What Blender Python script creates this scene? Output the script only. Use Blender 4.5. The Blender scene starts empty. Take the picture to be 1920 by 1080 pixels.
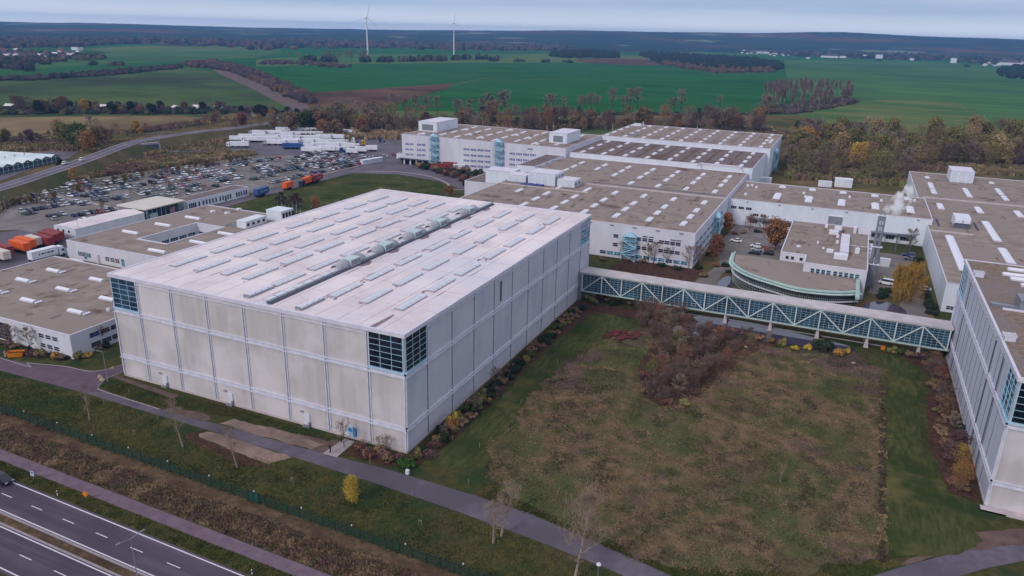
import bpy, math, random
from mathutils import Vector, Matrix
rnd = random.Random(7)
C = bpy.context.scene.collection
SC = bpy.context.scene

# ---------------------------------------------------------------- camera
# solved from the warehouse corners (front 77 m, side 108 m, height 25 m)
_F, _YAW, _P, _RO, _X, _Y, _Z = (1394.98100, -0.41459, 0.33283, 0.02428, 69.09044, -108.03122, 78.56201)
FPX, YAW, PITCH, ROLL = _F, _YAW, _P, _RO
CAM = Vector((_X, _Y, _Z))
fw = Vector((math.sin(YAW)*math.cos(PITCH), math.cos(YAW)*math.cos(PITCH), -math.sin(PITCH)))
r0 = Vector((math.cos(YAW), -math.sin(YAW), 0)); u0 = r0.cross(fw)
rt = math.cos(ROLL)*r0 + math.sin(ROLL)*u0
up = -math.sin(ROLL)*r0 + math.cos(ROLL)*u0
cd = bpy.data.cameras.new('camera'); cam = bpy.data.objects.new('camera', cd); C.objects.link(cam)
cam.matrix_world = Matrix(((rt.x, up.x, -fw.x, CAM.x), (rt.y, up.y, -fw.y, CAM.y), (rt.z, up.z, -fw.z, CAM.z), (0, 0, 0, 1)))
cd.sensor_width = 36; cd.lens = FPX/1920*36; cd.clip_start = .5; cd.clip_end = 60000
SC.camera = cam

# ---------------------------------------------------------------- world and sun
SUN_EL, SUN_AZ = math.radians(34), math.radians(198)      # azimuth clockwise from +Y: behind the camera
W = bpy.data.worlds.new('World'); SC.world = W; W.use_nodes = True
nt = W.node_tree; nt.nodes.clear()
N = nt.nodes.new; L = nt.links.new
sky = N('ShaderNodeTexSky'); sky.sky_type = 'NISHITA'; sky.sun_disc = False
sky.sun_elevation = SUN_EL; sky.sun_rotation = SUN_AZ; sky.air_density = 1.2; sky.dust_density = 2.0
tc = N('ShaderNodeTexCoord'); mp = N('ShaderNodeMapping'); mp.inputs['Scale'].default_value = (1.6, 1.6, 26)
mp.inputs['Location'].default_value = (.4, .1, .3)
n1 = N('ShaderNodeTexNoise'); n1.inputs['Scale'].default_value = 1.6; n1.inputs['Detail'].default_value = 5; n1.inputs['Roughness'].default_value = .52
cr = N('ShaderNodeValToRGB'); cr.color_ramp.elements[0].position = .36; cr.color_ramp.elements[1].position = .66
cr.color_ramp.elements[0].color = (4.1, 5.4, 7.7, 1); cr.color_ramp.elements[1].color = (5.3, 6.5, 8.6, 1)
# a pale band low over the horizon
sp = N('ShaderNodeSeparateXYZ'); mr = N('ShaderNodeMapRange'); mr.inputs['From Min'].default_value = -.005; mr.inputs['From Max'].default_value = .03
mr.inputs['To Min'].default_value = 1; mr.inputs['To Max'].default_value = 0
hz = N('ShaderNodeMixRGB'); hz.inputs['Color2'].default_value = (11.5, 11.8, 12.2, 1)
mx = N('ShaderNodeMixRGB'); mx.inputs['Fac'].default_value = .9
bg = N('ShaderNodeBackground'); bg.inputs['Strength'].default_value = .088
wo = N('ShaderNodeOutputWorld')
L(tc.outputs['Generated'], mp.inputs['Vector']); L(mp.outputs[0], n1.inputs['Vector']); L(n1.outputs['Fac'], cr.inputs['Fac'])
L(tc.outputs['Generated'], sp.inputs[0]); L(sp.outputs['Z'], mr.inputs['Value']); L(mr.outputs[0], hz.inputs['Fac'])
L(cr.outputs[0], hz.inputs['Color1']); L(sky.outputs[0], mx.inputs['Color1']); L(hz.outputs[0], mx.inputs['Color2'])
# overhead the cloud sheet is whiter and brighter than low down
m2 = N('ShaderNodeMapRange'); m2.inputs['From Min'].default_value = .06; m2.inputs['From Max'].default_value = .6; L(sp.outputs['Z'], m2.inputs['Value'])
zn = N('ShaderNodeMixRGB'); zn.inputs['Color2'].default_value = (7.3, 7.3, 8.3, 1); L(m2.outputs[0], zn.inputs['Fac']); L(mx.outputs[0], zn.inputs['Color1'])
L(zn.outputs[0], bg.inputs['Color']); L(bg.outputs[0], wo.inputs['Surface'])
sd = bpy.data.lights.new('sun', 'SUN'); sd.energy = 1.4; sd.angle = math.radians(14); sd.color = (1, .92, .86)
so = bpy.data.objects.new('sun', sd); C.objects.link(so)
sdir = Vector((math.sin(SUN_AZ)*math.cos(SUN_EL), math.cos(SUN_AZ)*math.cos(SUN_EL), math.sin(SUN_EL)))
so.rotation_euler = sdir.to_track_quat('Z', 'Y').to_euler(); so.location = (0, -200, 300)
SC.view_settings.view_transform = 'Standard'; SC.view_settings.look = 'None'
SC.view_settings.exposure = .15; SC.view_settings.gamma = 1; SC.view_settings.use_curve_mapping = False
SC.cycles.use_denoising = True
SC.cycles.max_bounces = 10; SC.cycles.volume_bounces = 9; SC.cycles.diffuse_bounces = 3; SC.cycles.transparent_max_bounces = 12
SC.cycles.volume_step_rate = 2

# ---------------------------------------------------------------- helpers
def ray(px, py):
    return fw + (px-960)/FPX*rt - (py-540)/FPX*up
def at(px, py, z=0.0):
    """world point on the level plane z under a sight line"""
    d = ray(px, py); t = (z-CAM.z)/d.z
    return (CAM.x+t*d.x, CAM.y+t*d.y)
def on_y(px, py, Y):
    d = ray(px, py); t = (Y-CAM.y)/d.y
    return CAM.x+t*d.x, CAM.z+t*d.z
def on_x(px, py, X):
    d = ray(px, py); t = (X-CAM.x)/d.x
    return CAM.y+t*d.y, CAM.z+t*d.z
def tall(px, py, ty):
    """height of something standing at (px,py) whose top is seen at row ty"""
    x, y = at(px, py); lo, hi = 0, 200
    for _ in range(30):
        m = (lo+hi)/2; d = Vector((x, y, m))-CAM; q = 540-FPX*d.dot(up)/d.dot(fw)
        if q > ty: lo = m
        else: hi = m
    return lo
def S(r, g, b):
    f = lambda c: (c/255/12.92) if c <= 10 else ((c/255+.055)/1.055)**2.4
    return (f(r), f(g), f(b), 1)
ORD = ['first','second','third','fourth','fifth','sixth','seventh','eighth','ninth','tenth','eleventh','twelfth','thirteenth','fourteenth','fifteenth','sixteenth','seventeenth','eighteenth','nineteenth']
def od(n):
    if n >= 99: return 'hundredth' if n == 99 else 'hundred-and-'+od(n-100)
    if n < 19: return ORD[n]
    t = ['twent','thirt','fort','fift','sixt','sevent','eight','ninet'][(n+1)//10-2]
    k = (n+1) % 10
    return t+'ieth' if k == 0 else t+'y-'+ORD[k-1]

def mat(name, c1, c2=None, scale=1., detail=4, rough=.9, stretch=(1, 1, 1), c3=None, s3=.1, lo=.38, hi=.64, bump=0, bscale=None, spec=.25, metal=0, f3=(.42, .62), rand=0, trans=0, c4=None, s4=1, f4=(.5, .7)):
    m = bpy.data.materials.new(name); m.use_nodes = True; t = m.node_tree; b = t.nodes['Principled BSDF']
    N = t.nodes.new; L = t.links.new
    b.inputs['Roughness'].default_value = rough; b.inputs['Metallic'].default_value = metal
    b.inputs['Specular IOR Level'].default_value = 0 if rough >= .85 else spec
    b.inputs['Base Color'].default_value = c1
    co = N('ShaderNodeTexCoord').outputs['Object']
    out = None
    def noise(scl, det, st=stretch, d=0.):
        mpn = N('ShaderNodeMapping'); mpn.inputs['Scale'].default_value = st; L(co, mpn.inputs['Vector'])
        mpn.inputs['Location'].default_value = (d, d*.7, d*.3)
        n = N('ShaderNodeTexNoise'); n.inputs['Scale'].default_value = scl; n.inputs['Detail'].default_value = det; n.inputs['Roughness'].default_value = .6
        L(mpn.outputs[0], n.inputs['Vector']); return n.outputs['Fac']
    def rng(o, a, z_):
        r = N('ShaderNodeMapRange'); r.inputs['From Min'].default_value = a; r.inputs['From Max'].default_value = z_; L(o, r.inputs['Value']); return r.outputs[0]
    def mix(f, a, b_):
        x = N('ShaderNodeMixRGB'); L(f, x.inputs['Fac'])
        for k, v in (('Color1', a), ('Color2', b_)):
            if isinstance(v, tuple): x.inputs[k].default_value = v
            else: L(v, x.inputs[k])
        return x.outputs[0]
    if c2:
        out = mix(rng(noise(scale, detail), lo, hi), c1, c2)
    if c3:
        out = mix(rng(noise(s3, 3, (1, 1, 1), 5.), f3[0], f3[1]), out or c1, c3)
    if c4:
        out = mix(rng(noise(s4, 3, (1, 1, 1), 9.), f4[0], f4[1]), out or c1, c4)
    if rand:
        oi = N('ShaderNodeObjectInfo'); h = N('ShaderNodeHueSaturation')
        r = N('ShaderNodeMapRange'); r.inputs['To Min'].default_value = 1-rand; r.inputs['To Max'].default_value = 1+rand
        L(oi.outputs['Random'], r.inputs['Value']); L(r.outputs[0], h.inputs['Value'])
        r2 = N('ShaderNodeMapRange'); r2.inputs['To Min'].default_value = .5-rand*.06; r2.inputs['To Max'].default_value = .5+rand*.06
        ml = N('ShaderNodeMath'); ml.operation = 'FRACT'; m2 = N('ShaderNodeMath'); m2.operation = 'MULTIPLY'; m2.inputs[1].default_value = 7.3
        L(oi.outputs['Random'], m2.inputs[0]); L(m2.outputs[0], ml.inputs[0]); L(ml.outputs[0], r2.inputs['Value']); L(r2.outputs[0], h.inputs['Hue'])
        if out: L(out, h.inputs['Color'])
        else: h.inputs['Color'].default_value = c1
        out = h.outputs[0]
    if out: L(out, b.inputs['Base Color'])
    if bump:
        bp = N('ShaderNodeBump'); bp.inputs['Strength'].default_value = bump; bp.inputs['Distance'].default_value = .3
        L(noise(bscale or scale*3, 3), bp.inputs['Height']); L(bp.outputs[0], b.inputs['Normal'])
    if trans: b.inputs['Transmission Weight'].default_value = trans
    m.diffuse_color = c1
    return m

class MB:
    def __init__(s): s.v = []; s.f = []; s.m = []
    def quad(s, *p, m=0):
        i = len(s.v); s.v += [tuple(q) for q in p]; s.f.append(tuple(range(i, i+len(p)))); s.m.append(m)
    def box(s, x0, x1, y0, y1, z0, z1, m=0, top=None, bottom=True):
        s.ob((0, 0), (1, 0), (0, 1), x0, x1, y0, y1, z0, z1, m, top, bottom)
    def ob(s, o, u, n, a0, a1, d0, d1, z0, z1, m=0, top=None, bottom=True):
        i = len(s.v)
        P = lambda a, d, z: (o[0]+u[0]*a+n[0]*d, o[1]+u[1]*a+n[1]*d, z)
        s.v += [P(a0, d0, z0), P(a1, d0, z0), P(a1, d1, z0), P(a0, d1, z0), P(a0, d0, z1), P(a1, d0, z1), P(a1, d1, z1), P(a0, d1, z1)]
        fs = [(0, 1, 5, 4), (1, 2, 6, 5), (2, 3, 7, 6), (3, 0, 4, 7), (4, 5, 6, 7)]
        if bottom: fs.append((3, 2, 1, 0))
        for k, f in enumerate(fs):
            s.f.append(tuple(i+q for q in f)); s.m.append(top if (k == 4 and top is not None) else m)
    def prism(s, poly, z0, z1, m=0, top=None, cap=True):
        n = len(poly); i = len(s.v)
        s.v += [(p[0], p[1], z0) for p in poly]+[(p[0], p[1], z1) for p in poly]
        for k in range(n):
            j = (k+1) % n; s.f.append((i+k, i+j, i+n+j, i+n+k)); s.m.append(m)
        if cap: s.f.append(tuple(i+n+k for k in range(n))); s.m.append(m if top is None else top)
    def tube(s, a, b, r1, r2, n=6, m=0, cap=False):
        a = Vector(a); b = Vector(b); d = (b-a)
        if d.length < 1e-6: return
        d.normalize(); e = d.cross(Vector((0, 0, 1)) if abs(d.z) < .9 else Vector((1, 0, 0))).normalized(); g = d.cross(e)
        i = len(s.v)
        for c, r in ((a, r1), (b, r2)):
            for k in range(n):
                t = 2*math.pi*k/n; s.v.append(tuple(c+e*(r*math.cos(t))+g*(r*math.sin(t))))
        for k in range(n):
            j = (k+1) % n; s.f.append((i+k, i+j, i+n+j, i+n+k)); s.m.append(m)
        if cap:
            s.f.append(tuple(i+n+k for k in range(n))); s.m.append(m); s.f.append(tuple(i+n-1-k for k in range(n))); s.m.append(m)
    def bar(s, a, b, w, m=0):
        s.tube(a, b, w*.7071, w*.7071, 4, m, True)
    def mesh(s, name, mats, smooth=False):
        me = bpy.data.meshes.new(name); me.from_pydata(s.v, [], s.f)
        for x in (mats if isinstance(mats, (list, tuple)) else [mats]): me.materials.append(x)
        me.polygons.foreach_set('material_index', s.m)
        if smooth: me.polygons.foreach_set('use_smooth', [True]*len(s.f))
        me.update(); return me
    def build(s, name, mats, parent=None, loc=None, smooth=False):
        o = bpy.data.objects.new(name, s.mesh(name, mats, smooth)); C.objects.link(o)
        if parent: o.parent = parent
        if loc: o.location = loc
        return o
def tag(o, label=None, cat=None, group=None, kind=None):
    if label: o['label'] = label
    if cat: o['category'] = cat
    if group: o['group'] = group
    if kind: o['kind'] = kind
    return o
def empty(name, loc, rz=0, label=None, cat=None, group=None):
    o = bpy.data.objects.new(name, None); C.objects.link(o); o.location = loc; o.rotation_euler.z = rz; o.empty_display_size = 1
    return tag(o, label, cat, group)
def copy_tree(o, parent=None):
    c = o.copy(); C.objects.link(c); c.parent = parent
    for ch in [k for k in o.children]: copy_tree(ch, c)
    return c
def struct(name, mb, mats, **k): return tag(mb.build(name, mats, **k), kind='structure')
GZ = [0.0]
def sheet(name, pts, m, z=None, holes=None):
    """a level ground sheet from world points, each 4 mm above the one before"""
    if z is None: GZ[0] += .004; z = GZ[0]
    b = MB(); b.quad(*[(p[0], p[1], z) for p in pts]); 
    me = b.mesh(name, m)
    import bmesh
    bm = bmesh.new(); bm.from_mesh(me); bmesh.ops.triangulate(bm, faces=bm.faces[:])
    for f in bm.faces:
        if f.normal.z < 0: f.normal_flip()
    bm.to_mesh(me); bm.free()
    o = bpy.data.objects.new(name, me); C.objects.link(o); return tag(o, kind='structure')
def rag(pts, amp=.5, step=1.2, seed=0):
    """grass never meets a bed along a ruled line: break the edge up"""
    out = []; n = len(pts)
    for i in range(n):
        a, b = pts[i], pts[(i+1) % n]; l = math.hypot(b[0]-a[0], b[1]-a[1]); k = max(1, int(l/step)); nx, ny = -(b[1]-a[1])/l, (b[0]-a[0])/l
        for j in range(k):
            t = j/k; x, y = a[0]+(b[0]-a[0])*t, a[1]+(b[1]-a[1])*t; w = amp*(noise_(x*.25+seed, y*.25)*1.6+noise_(x*.9, y*.9+seed))
            out.append((x+nx*w, y+ny*w))
    return out
def noise_(x, y):
    from mathutils import noise
    return noise.noise(Vector((x, y, 3.3)))
def smoothpoly(pts, n=4):
    """closed Catmull-Rom through the points"""
    out = []; k = len(pts)
    for i in range(k):
        p0, p1, p2, p3 = pts[i-1], pts[i], pts[(i+1) % k], pts[(i+2) % k]
        for j in range(n):
            t = j/n
            out.append(tuple(.5*((2*p1[a])+(-p0[a]+p2[a])*t+(2*p0[a]-5*p1[a]+4*p2[a]-p3[a])*t*t+(-p0[a]+3*p1[a]-3*p2[a]+p3[a])*t**3) for a in (0, 1)))
    return out
def curve(pts, n=6):
    out = []
    for i in range(len(pts)-1):
        p0, p1, p2, p3 = pts[max(i-1, 0)], pts[i], pts[i+1], pts[min(i+2, len(pts)-1)]
        for j in range(n):
            t = j/n
            out.append(tuple(.5*((2*p1[a])+(-p0[a]+p2[a])*t+(2*p0[a]-5*p1[a]+4*p2[a]-p3[a])*t*t+(-p0[a]+3*p1[a]-3*p2[a]+p3[a])*t**3) for a in range(len(p1))))
    return out+[tuple(pts[-1])]
def ribbon(pts, w):
    """polygon of a road of width w along a line"""
    Lp, Rp = [], []
    for i, p in enumerate(pts):
        a = pts[max(i-1, 0)]; b = pts[min(i+1, len(pts)-1)]
        dx, dy = b[0]-a[0], b[1]-a[1]; l = math.hypot(dx, dy) or 1
        Lp.append((p[0]-dy/l*w/2, p[1]+dx/l*w/2)); Rp.append((p[0]+dy/l*w/2, p[1]-dx/l*w/2))
    return Lp+Rp[::-1]
# ---------------------------------------------------------------- materials
M = {}
M['grass'] = mat('grass', S(62, 66, 40), S(84, 82, 50), .6, 8, c3=S(78, 70, 52), s3=.06, f3=(.5, .68), bump=.5, bscale=6, c4=S(52, 66, 42), s4=.13, f4=(.5, .62))
M['lawn'] = mat('mown_lawn', S(58, 66, 40), S(86, 86, 54), .5, 9, stretch=(2.2, .5, 1), c3=S(52, 64, 36), s3=.07, c4=S(94, 90, 58), s4=.09, f4=(.56, .7), bump=.3, bscale=6)
M['meadow'] = mat('rough_meadow', S(80, 74, 54), S(122, 102, 80), .35, 9, c3=S(78, 84, 54), s3=.045, f3=(.46, .6), bump=.9, bscale=2.4, c4=S(98, 78, 78), s4=.06, f4=(.54, .66))
M['brush'] = mat('brush', S(84, 74, 56), S(118, 96, 78), .9, 8, c3=S(78, 62, 54), s3=.2, bump=.9, bscale=4)
M['litter'] = mat('leaf_litter', S(66, 52, 48), S(90, 66, 56), .8, 6, bump=.4, bscale=5)
M['soil'] = mat('bare_soil', S(92, 78, 74), S(112, 92, 88), .4, 6)
M['gravel'] = mat('gravel', S(134, 116, 108), S(152, 132, 122), 1.5, 7, c3=S(118, 102, 96), s3=.15)
M['asphalt'] = mat('asphalt', S(92, 86, 98), S(106, 99, 112), .5, 6, rough=.8, c3=S(84, 78, 88), s3=.07)
M['asphalt_path'] = mat('footpath_asphalt', S(104, 88, 102), S(118, 102, 114), .5, 6)
M['asphalt_dark'] = mat('highway_asphalt', S(72, 64, 80), S(90, 80, 94), .9, 5, stretch=(.02, 1.1, 1), rough=.8, c3=S(66, 59, 74), s3=.05)
M['asphalt_warm'] = mat('old_asphalt', S(94, 80, 92), S(106, 92, 104), .3, 6)
M['parkpave'] = mat('car_park_paving', S(118, 113, 114), S(136, 130, 130), .15, 6, c3=S(106, 102, 100), s3=.03)
M['verge'] = mat('scrub_verge', S(82, 76, 56), S(104, 92, 70), .15, 7, c3=S(70, 76, 50), s3=.03, bump=.4)
M['concrete'] = mat('concrete', S(150, 142, 146), S(168, 160, 162), 1, 6)
M['curb'] = mat('curb_concrete', S(140, 132, 138), S(155, 147, 152), 1, 6)
M['paint_white'] = mat('road_marking_paint', S(212, 208, 220), S(196, 192, 206), 2, 5, rough=.6)
M['white'] = mat('white_painted_metal', S(214, 216, 224), S(200, 204, 214), .5, 5, rough=.5)
M['wall_cream'] = mat('sand_coated_wall_panel', S(194, 187, 189), S(181, 176, 178), .25, 7, rough=.85, stretch=(2, 2, .16), c3=S(208, 201, 206), s3=.09, bump=.12, bscale=14)
M['wall_grey'] = mat('grey_wall_panel', S(186, 190, 204), S(174, 178, 194), .25, 7, rough=.7, stretch=(2, 2, .18), c3=S(196, 194, 206), s3=.08)
M['wall_grey2'] = mat('pale_grey_wall_panel', S(196, 199, 214), S(182, 186, 203), .25, 7, rough=.7, stretch=(2, 2, .18))
M['wall_grey2'] = mat('pale_grey_wall_panel', S(196, 199, 214), S(182, 186, 203), .25, 7, rough=.7, stretch=(2, 2, .18))
M['wall_white'] = mat('white_render_wall', S(208, 208, 218), S(196, 196, 208), .2, 7, rough=.8, stretch=(1, 1, .3))
M['wall_pale'] = mat('pale_metal_wall', S(216, 222, 232), S(204, 211, 224), .3, 6, rough=.6, stretch=(1, 1, .3))
M['rail'] = mat('pale_blue_rail', S(208, 208, 220), S(192, 193, 208), .6, 6, rough=.5, spec=.4)
M['joint'] = mat('dark_joint_and_shadow', S(92, 96, 112)); M['joint_pale'] = mat('pale_joint', S(140, 142, 158)); M['joint_pale'] = mat('pale_joint', S(140, 142, 158))
M['frame_blue'] = mat('light_blue_frame', S(176, 206, 226), S(160, 194, 216), .6, 5, rough=.45, spec=.4)
M['steel_blue'] = mat('pale_blue_steel', S(150, 192, 212), S(132, 176, 200), .6, 5, rough=.5)
M['steel_green'] = mat('pale_green_steel', S(188, 208, 208), S(166, 190, 192), .6, 5, rough=.5)
M['truss'] = mat('truss_paint', S(206, 216, 220), S(184, 200, 204), .8, 6, rough=.5)
M['mullion'] = mat('glazing_bar_paint', S(152, 174, 184))
M['mullion'] = mat('glazing_bar_paint', S(152, 174, 184))
M['copper'] = mat('verdigris_copper', S(160, 186, 180), S(142, 168, 164), .4, 6, rough=.7)
M['glass'] = mat('dark_window_glass', S(20, 26, 44), S(42, 52, 76), .35, 2, rough=.12, spec=.6)
M['glass_blue'] = mat('blue_window_glass', S(34, 46, 112), S(62, 84, 150), .5, 2, rough=.15, spec=.6)
M['glass_teal'] = mat('teal_glass', S(26, 44, 66), S(54, 92, 116), .22, 3, rough=.1, spec=.7)
M['glass_corner'] = mat('corner_glass', S(10, 16, 30), S(26, 40, 56), .5, 3, rough=.08, spec=.6)
M['glass_sky'] = mat('painted_sky_reflection_glass', S(96, 150, 178), S(40, 66, 92), .8, 3, rough=.1, spec=.8, lo=.45, hi=.55)  # pale and dark patches paint a sky reflection into the glass colour
M['roof_white'] = mat('pale_roof_membrane', S(216, 206, 210), S(200, 190, 196), .22, 9, c3=S(226, 216, 219), s3=.05, c4=S(204, 202, 214), s4=.03, rough=.75)
M['roof_brown'] = mat('gravel_roof', S(152, 139, 133), S(128, 116, 111), .2, 9, c3=S(142, 131, 126), s3=.025, f3=(.4, .6), c4=S(98, 80, 76), s4=.11, f4=(.6, .74), bump=.2, bscale=6)
M['roof_dark'] = mat('dark_gravel_roof', S(124, 112, 112), S(110, 98, 100), .3, 8, c3=S(98, 82, 78), s3=.07, f3=(.55, .68))
M['roof_moss'] = mat('mossy_gravel_roof', S(140, 124, 114), S(108, 96, 84), .9, 9, c3=S(126, 116, 118), s3=.05)
M['dome'] = mat('rooflight_plastic', S(226, 226, 236), S(212, 214, 228), 1, 4, rough=.4, spec=.4)
M['dome_cool'] = mat('weathered_rooflight', S(208, 212, 222), S(194, 200, 212), .5, 5, rough=.5)
M['trim'] = mat('parapet_metal', S(214, 210, 224), S(198, 196, 212), .5, 5, rough=.45, spec=.4)
M['trim_pink'] = mat('parapet_flashing', S(196, 182, 186), S(180, 168, 174), .5, 5, rough=.6)
M['black'] = mat('black_rubber', S(30, 28, 34))
M['grey_metal'] = mat('grey_metal', S(140, 142, 152), S(122, 125, 136), .8, 5, rough=.45, metal=.3)
M['galv'] = mat('galvanised_steel', S(158, 162, 170), S(140, 144, 154), 2, 4, rough=.45, metal=.4)
M['pvblue'] = mat('blue_tarpaulin', S(74, 82, 136), S(92, 100, 150), 2, 5)
M['green_mesh'] = mat('green_fence_mesh', S(28, 58, 50), S(22, 48, 42), 2, 3, rough=.6)
M['water'] = mat('pond_water', S(58, 54, 74), S(74, 68, 92), .1, 3, rough=.05, spec=.7)
M['orange'] = mat('orange_paint', S(214, 128, 30), S(198, 112, 28), 1, 3, rough=.5)
M['yellow'] = mat('yellow_paint', S(206, 160, 44), S(186, 140, 40), 1, 3, rough=.5)
M['brick'] = mat('red_brick', S(132, 86, 84), S(112, 72, 74), 1.2, 6)
M['sign_blue'] = mat('sign_blue', S(58, 120, 186))
M['wood'] = mat('weathered_wood', S(150, 140, 130), S(120, 110, 104), 2, 5)
M['stone'] = mat('pale_stone', S(176, 160, 140), S(140, 126, 112), 1, 5, bump=.5)
M['bark'] = mat('bark', S(108, 98, 92), S(84, 76, 74), 1.2, 5, rand=.15)
M['bark_pale'] = mat('pale_bark', S(160, 146, 136), S(132, 118, 112), 1.2, 5)
M['bark_dark'] = mat('dark_bark', S(74, 66, 66), S(58, 52, 52), 1.2, 5)
M['twig'] = mat('grey_brown_twigs', S(152, 138, 124), S(130, 116, 106), .4, 4, rand=.12)
M['twig_pale'] = mat('pale_twigs', S(160, 140, 124), S(132, 114, 104), .4, 4)
M['twig_purple'] = mat('purplish_twigs', S(132, 112, 106), S(108, 90, 88), .3, 4, rand=.12)
M['twig_dark'] = mat('dark_twigs', S(104, 88, 84), S(84, 72, 70), .3, 4, rand=.12)
LEAF = {}
for nm, a, b in (('yellow', (168, 142, 66), (136, 114, 58)), ('gold', (156, 124, 66), (124, 98, 58)), ('orange', (138, 98, 66), (110, 80, 60)), ('brown', (124, 102, 80), (98, 82, 68)),
                 ('rust', (124, 84, 70), (98, 70, 62)), ('olive', (118, 110, 70), (90, 86, 58)), ('green', (74, 88, 46), (52, 64, 38)), ('dark_green', (48, 60, 44), (34, 44, 36)), ('bright_green', (58, 86, 42), (44, 66, 36)),
                 ('plum', (104, 80, 82), (82, 64, 68)), ('tan', (148, 128, 94), (118, 102, 78)), ('crimson', (110, 58, 58), (88, 50, 52))):
    LEAF[nm] = mat(nm+'_leaves', S(*[min(255, q*1.14) for q in a]), S(*[q*1.16 for q in b]), .45, 5, rand=.16, rough=.86)
PAINT = {}
for nm, a in (('white', (226, 228, 236)), ('silver', (166, 170, 180)), ('grey', (104, 106, 116)), ('black', (34, 34, 42)), ('blue', (46, 66, 120)), ('red', (150, 48, 52)), ('navy', (36, 42, 68)), ('beige', (158, 150, 140)), ('green', (52, 84, 72)), ('orange', (222, 110, 46))):
    PAINT[nm] = mat(nm+'_vehicle_paint', S(*a), rough=.28, spec=.5)
M['tyre'] = M['black']; M['cglass'] = mat('car_glass', S(28, 32, 42), rough=.1, spec=.7)
M['cont_red'] = mat('red_container_steel', S(140, 56, 58), S(122, 48, 52), .6, 5, rough=.6)
M['cont_orange'] = mat('orange_container_steel', S(226, 104, 44), S(208, 92, 40), .6, 5, rough=.6)
M['cont_blue'] = mat('blue_container_steel', S(54, 88, 146), S(44, 76, 130), .6, 5, rough=.6)
M['cont_cream'] = mat('cream_container_steel', S(212, 200, 192), S(196, 186, 180), .6, 5, rough=.6)
M['tarp'] = mat('white_trailer_side', S(224, 226, 236), S(208, 211, 224), .4, 5, rough=.5)

# field colours
M['f_green'] = mat('winter_wheat', S(34, 86, 46), S(46, 98, 56), .012, 7, c3=S(48, 90, 56), s3=.0022, stretch=(.3, 1.3, 1), c4=S(32, 76, 42), s4=.005)
M['f_green2'] = mat('young_crop', S(62, 100, 62), S(80, 112, 68), .012, 7, c3=S(60, 90, 60), s3=.003, stretch=(.3, 1.3, 1))
M['f_dark'] = mat('dark_crop_field', S(64, 86, 56), S(84, 102, 62), .009, 8, stretch=(.5, 1, 1), c3=S(58, 68, 52), s3=.005, c4=S(84, 98, 60), s4=.004, f4=(.55, .65))
M['f_pale'] = mat('pale_grass_field', S(92, 108, 66), S(80, 100, 62), .006, 6)
M['f_patch'] = mat('patchy_pasture', S(70, 98, 58), S(104, 112, 72), .012, 7, stretch=(.35, 1.6, 1), lo=.45, hi=.62)
M['f_tan'] = mat('stubble_field', S(134, 118, 88), S(118, 102, 80), .02, 7, c3=S(104, 92, 70), s3=.01)
M['f_brown'] = mat('ploughed_field', S(104, 82, 70), S(86, 70, 62), .01, 6, stretch=(1, .3, 1), c3=S(72, 58, 56), s3=.01)
M['rough'] = mat('rough_ground', S(88, 82, 56), S(122, 100, 74), .07, 9, c3=S(70, 74, 48), s3=.014, bump=.3)
M['rail_bed'] = mat('ballast', S(112, 98, 98), S(96, 84, 86), .3, 6)

# ---------------------------------------------------------------- terrain
b = MB(); b.quad((-9000, -3000, -.3), (9000, -3000, -.3), (9000, 12000, -.3), (-9000, 12000, -.3)); struct('terrain', b, M['f_green'])
FZ = [-.28]
def field(name, px, m, smooth=False):
    pts = [at(*p) for p in px]; FZ[0] += .012
    return sheet(name, smoothpoly(pts) if smooth else pts, m, z=FZ[0])
field('field', [(-200, 152), (0, 152), (200, 143), (345, 127), (400, 133), (560, 205), (300, 222), (-200, 226)], M['f_dark'])
field('field', [(-200, 130), (0, 132), (200, 120), (480, 108), (530, 98), (520, 90), (230, 96), (60, 112), (-200, 120)], M['f_green2'])
field('field', [(150, 92), (240, 86), (480, 84), (520, 90), (420, 94), (200, 97)], M['f_pale'])
field('field', [(480, 112), (760, 103), (1060, 100), (1240, 106), (1300, 112), (1240, 118), (1000, 117), (700, 119), (480, 124)], M['f_pale'])
field('field', [(480, 110), (700, 101), (1000, 103), (900, 112), (560, 118)], M['f_green2'])
field('field', [(1075, 113), (1090, 109), (1220, 111), (1260, 121), (1200, 123), (1100, 118)], M['f_brown'])
field('field', [(1220, 92), (1420, 92), (1480, 98), (1440, 104), (1300, 103)], M['f_green2'])
field('field', [(1470, 113), (1600, 111), (1780, 118), (1930, 128), (2100, 140), (2100, 240), (1930, 232), (1560, 210), (1600, 190), (1480, 170)], M['f_green2'])
field('ploughed_field', [(560, 174), (640, 170), (850, 156), (842, 165), (760, 188), (715, 206), (640, 212), (560, 200)], M['f_brown'])
field('field', [(660, 207), (760, 208), (1430, 213), (1400, 262), (900, 250), (640, 246)], M['f_pale'])
field('pasture', [(1430, 222), (1600, 195), (1640, 188), (1780, 190), (1860, 228), (1925, 270), (2000, 300), (1900, 300), (1500, 245)], M['f_patch'], True)
field('field', [(1200, 213), (1500, 216), (1600, 260), (2000, 300), (2000, 420), (1400, 420), (1250, 300)], M['rough'])
field('dry_grassland', [(-200, 219), (0, 219), (330, 216), (440, 222), (620, 260), (700, 330), (-200, 480)], M['rough'])
field('stubble_field', [(-200, 221), (0, 220), (330, 218), (400, 232), (330, 246), (200, 262), (60, 262), (-200, 270)], M['f_tan'], True)
field('track_bed', [(395, 127), (430, 128), (500, 158), (560, 190), (600, 205), (590, 222), (560, 212), (470, 165), (410, 138)], M['rail_bed'])
M['f_track'] = mat('field_track', S(96, 112, 74), S(84, 104, 70), .05, 4)
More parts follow.
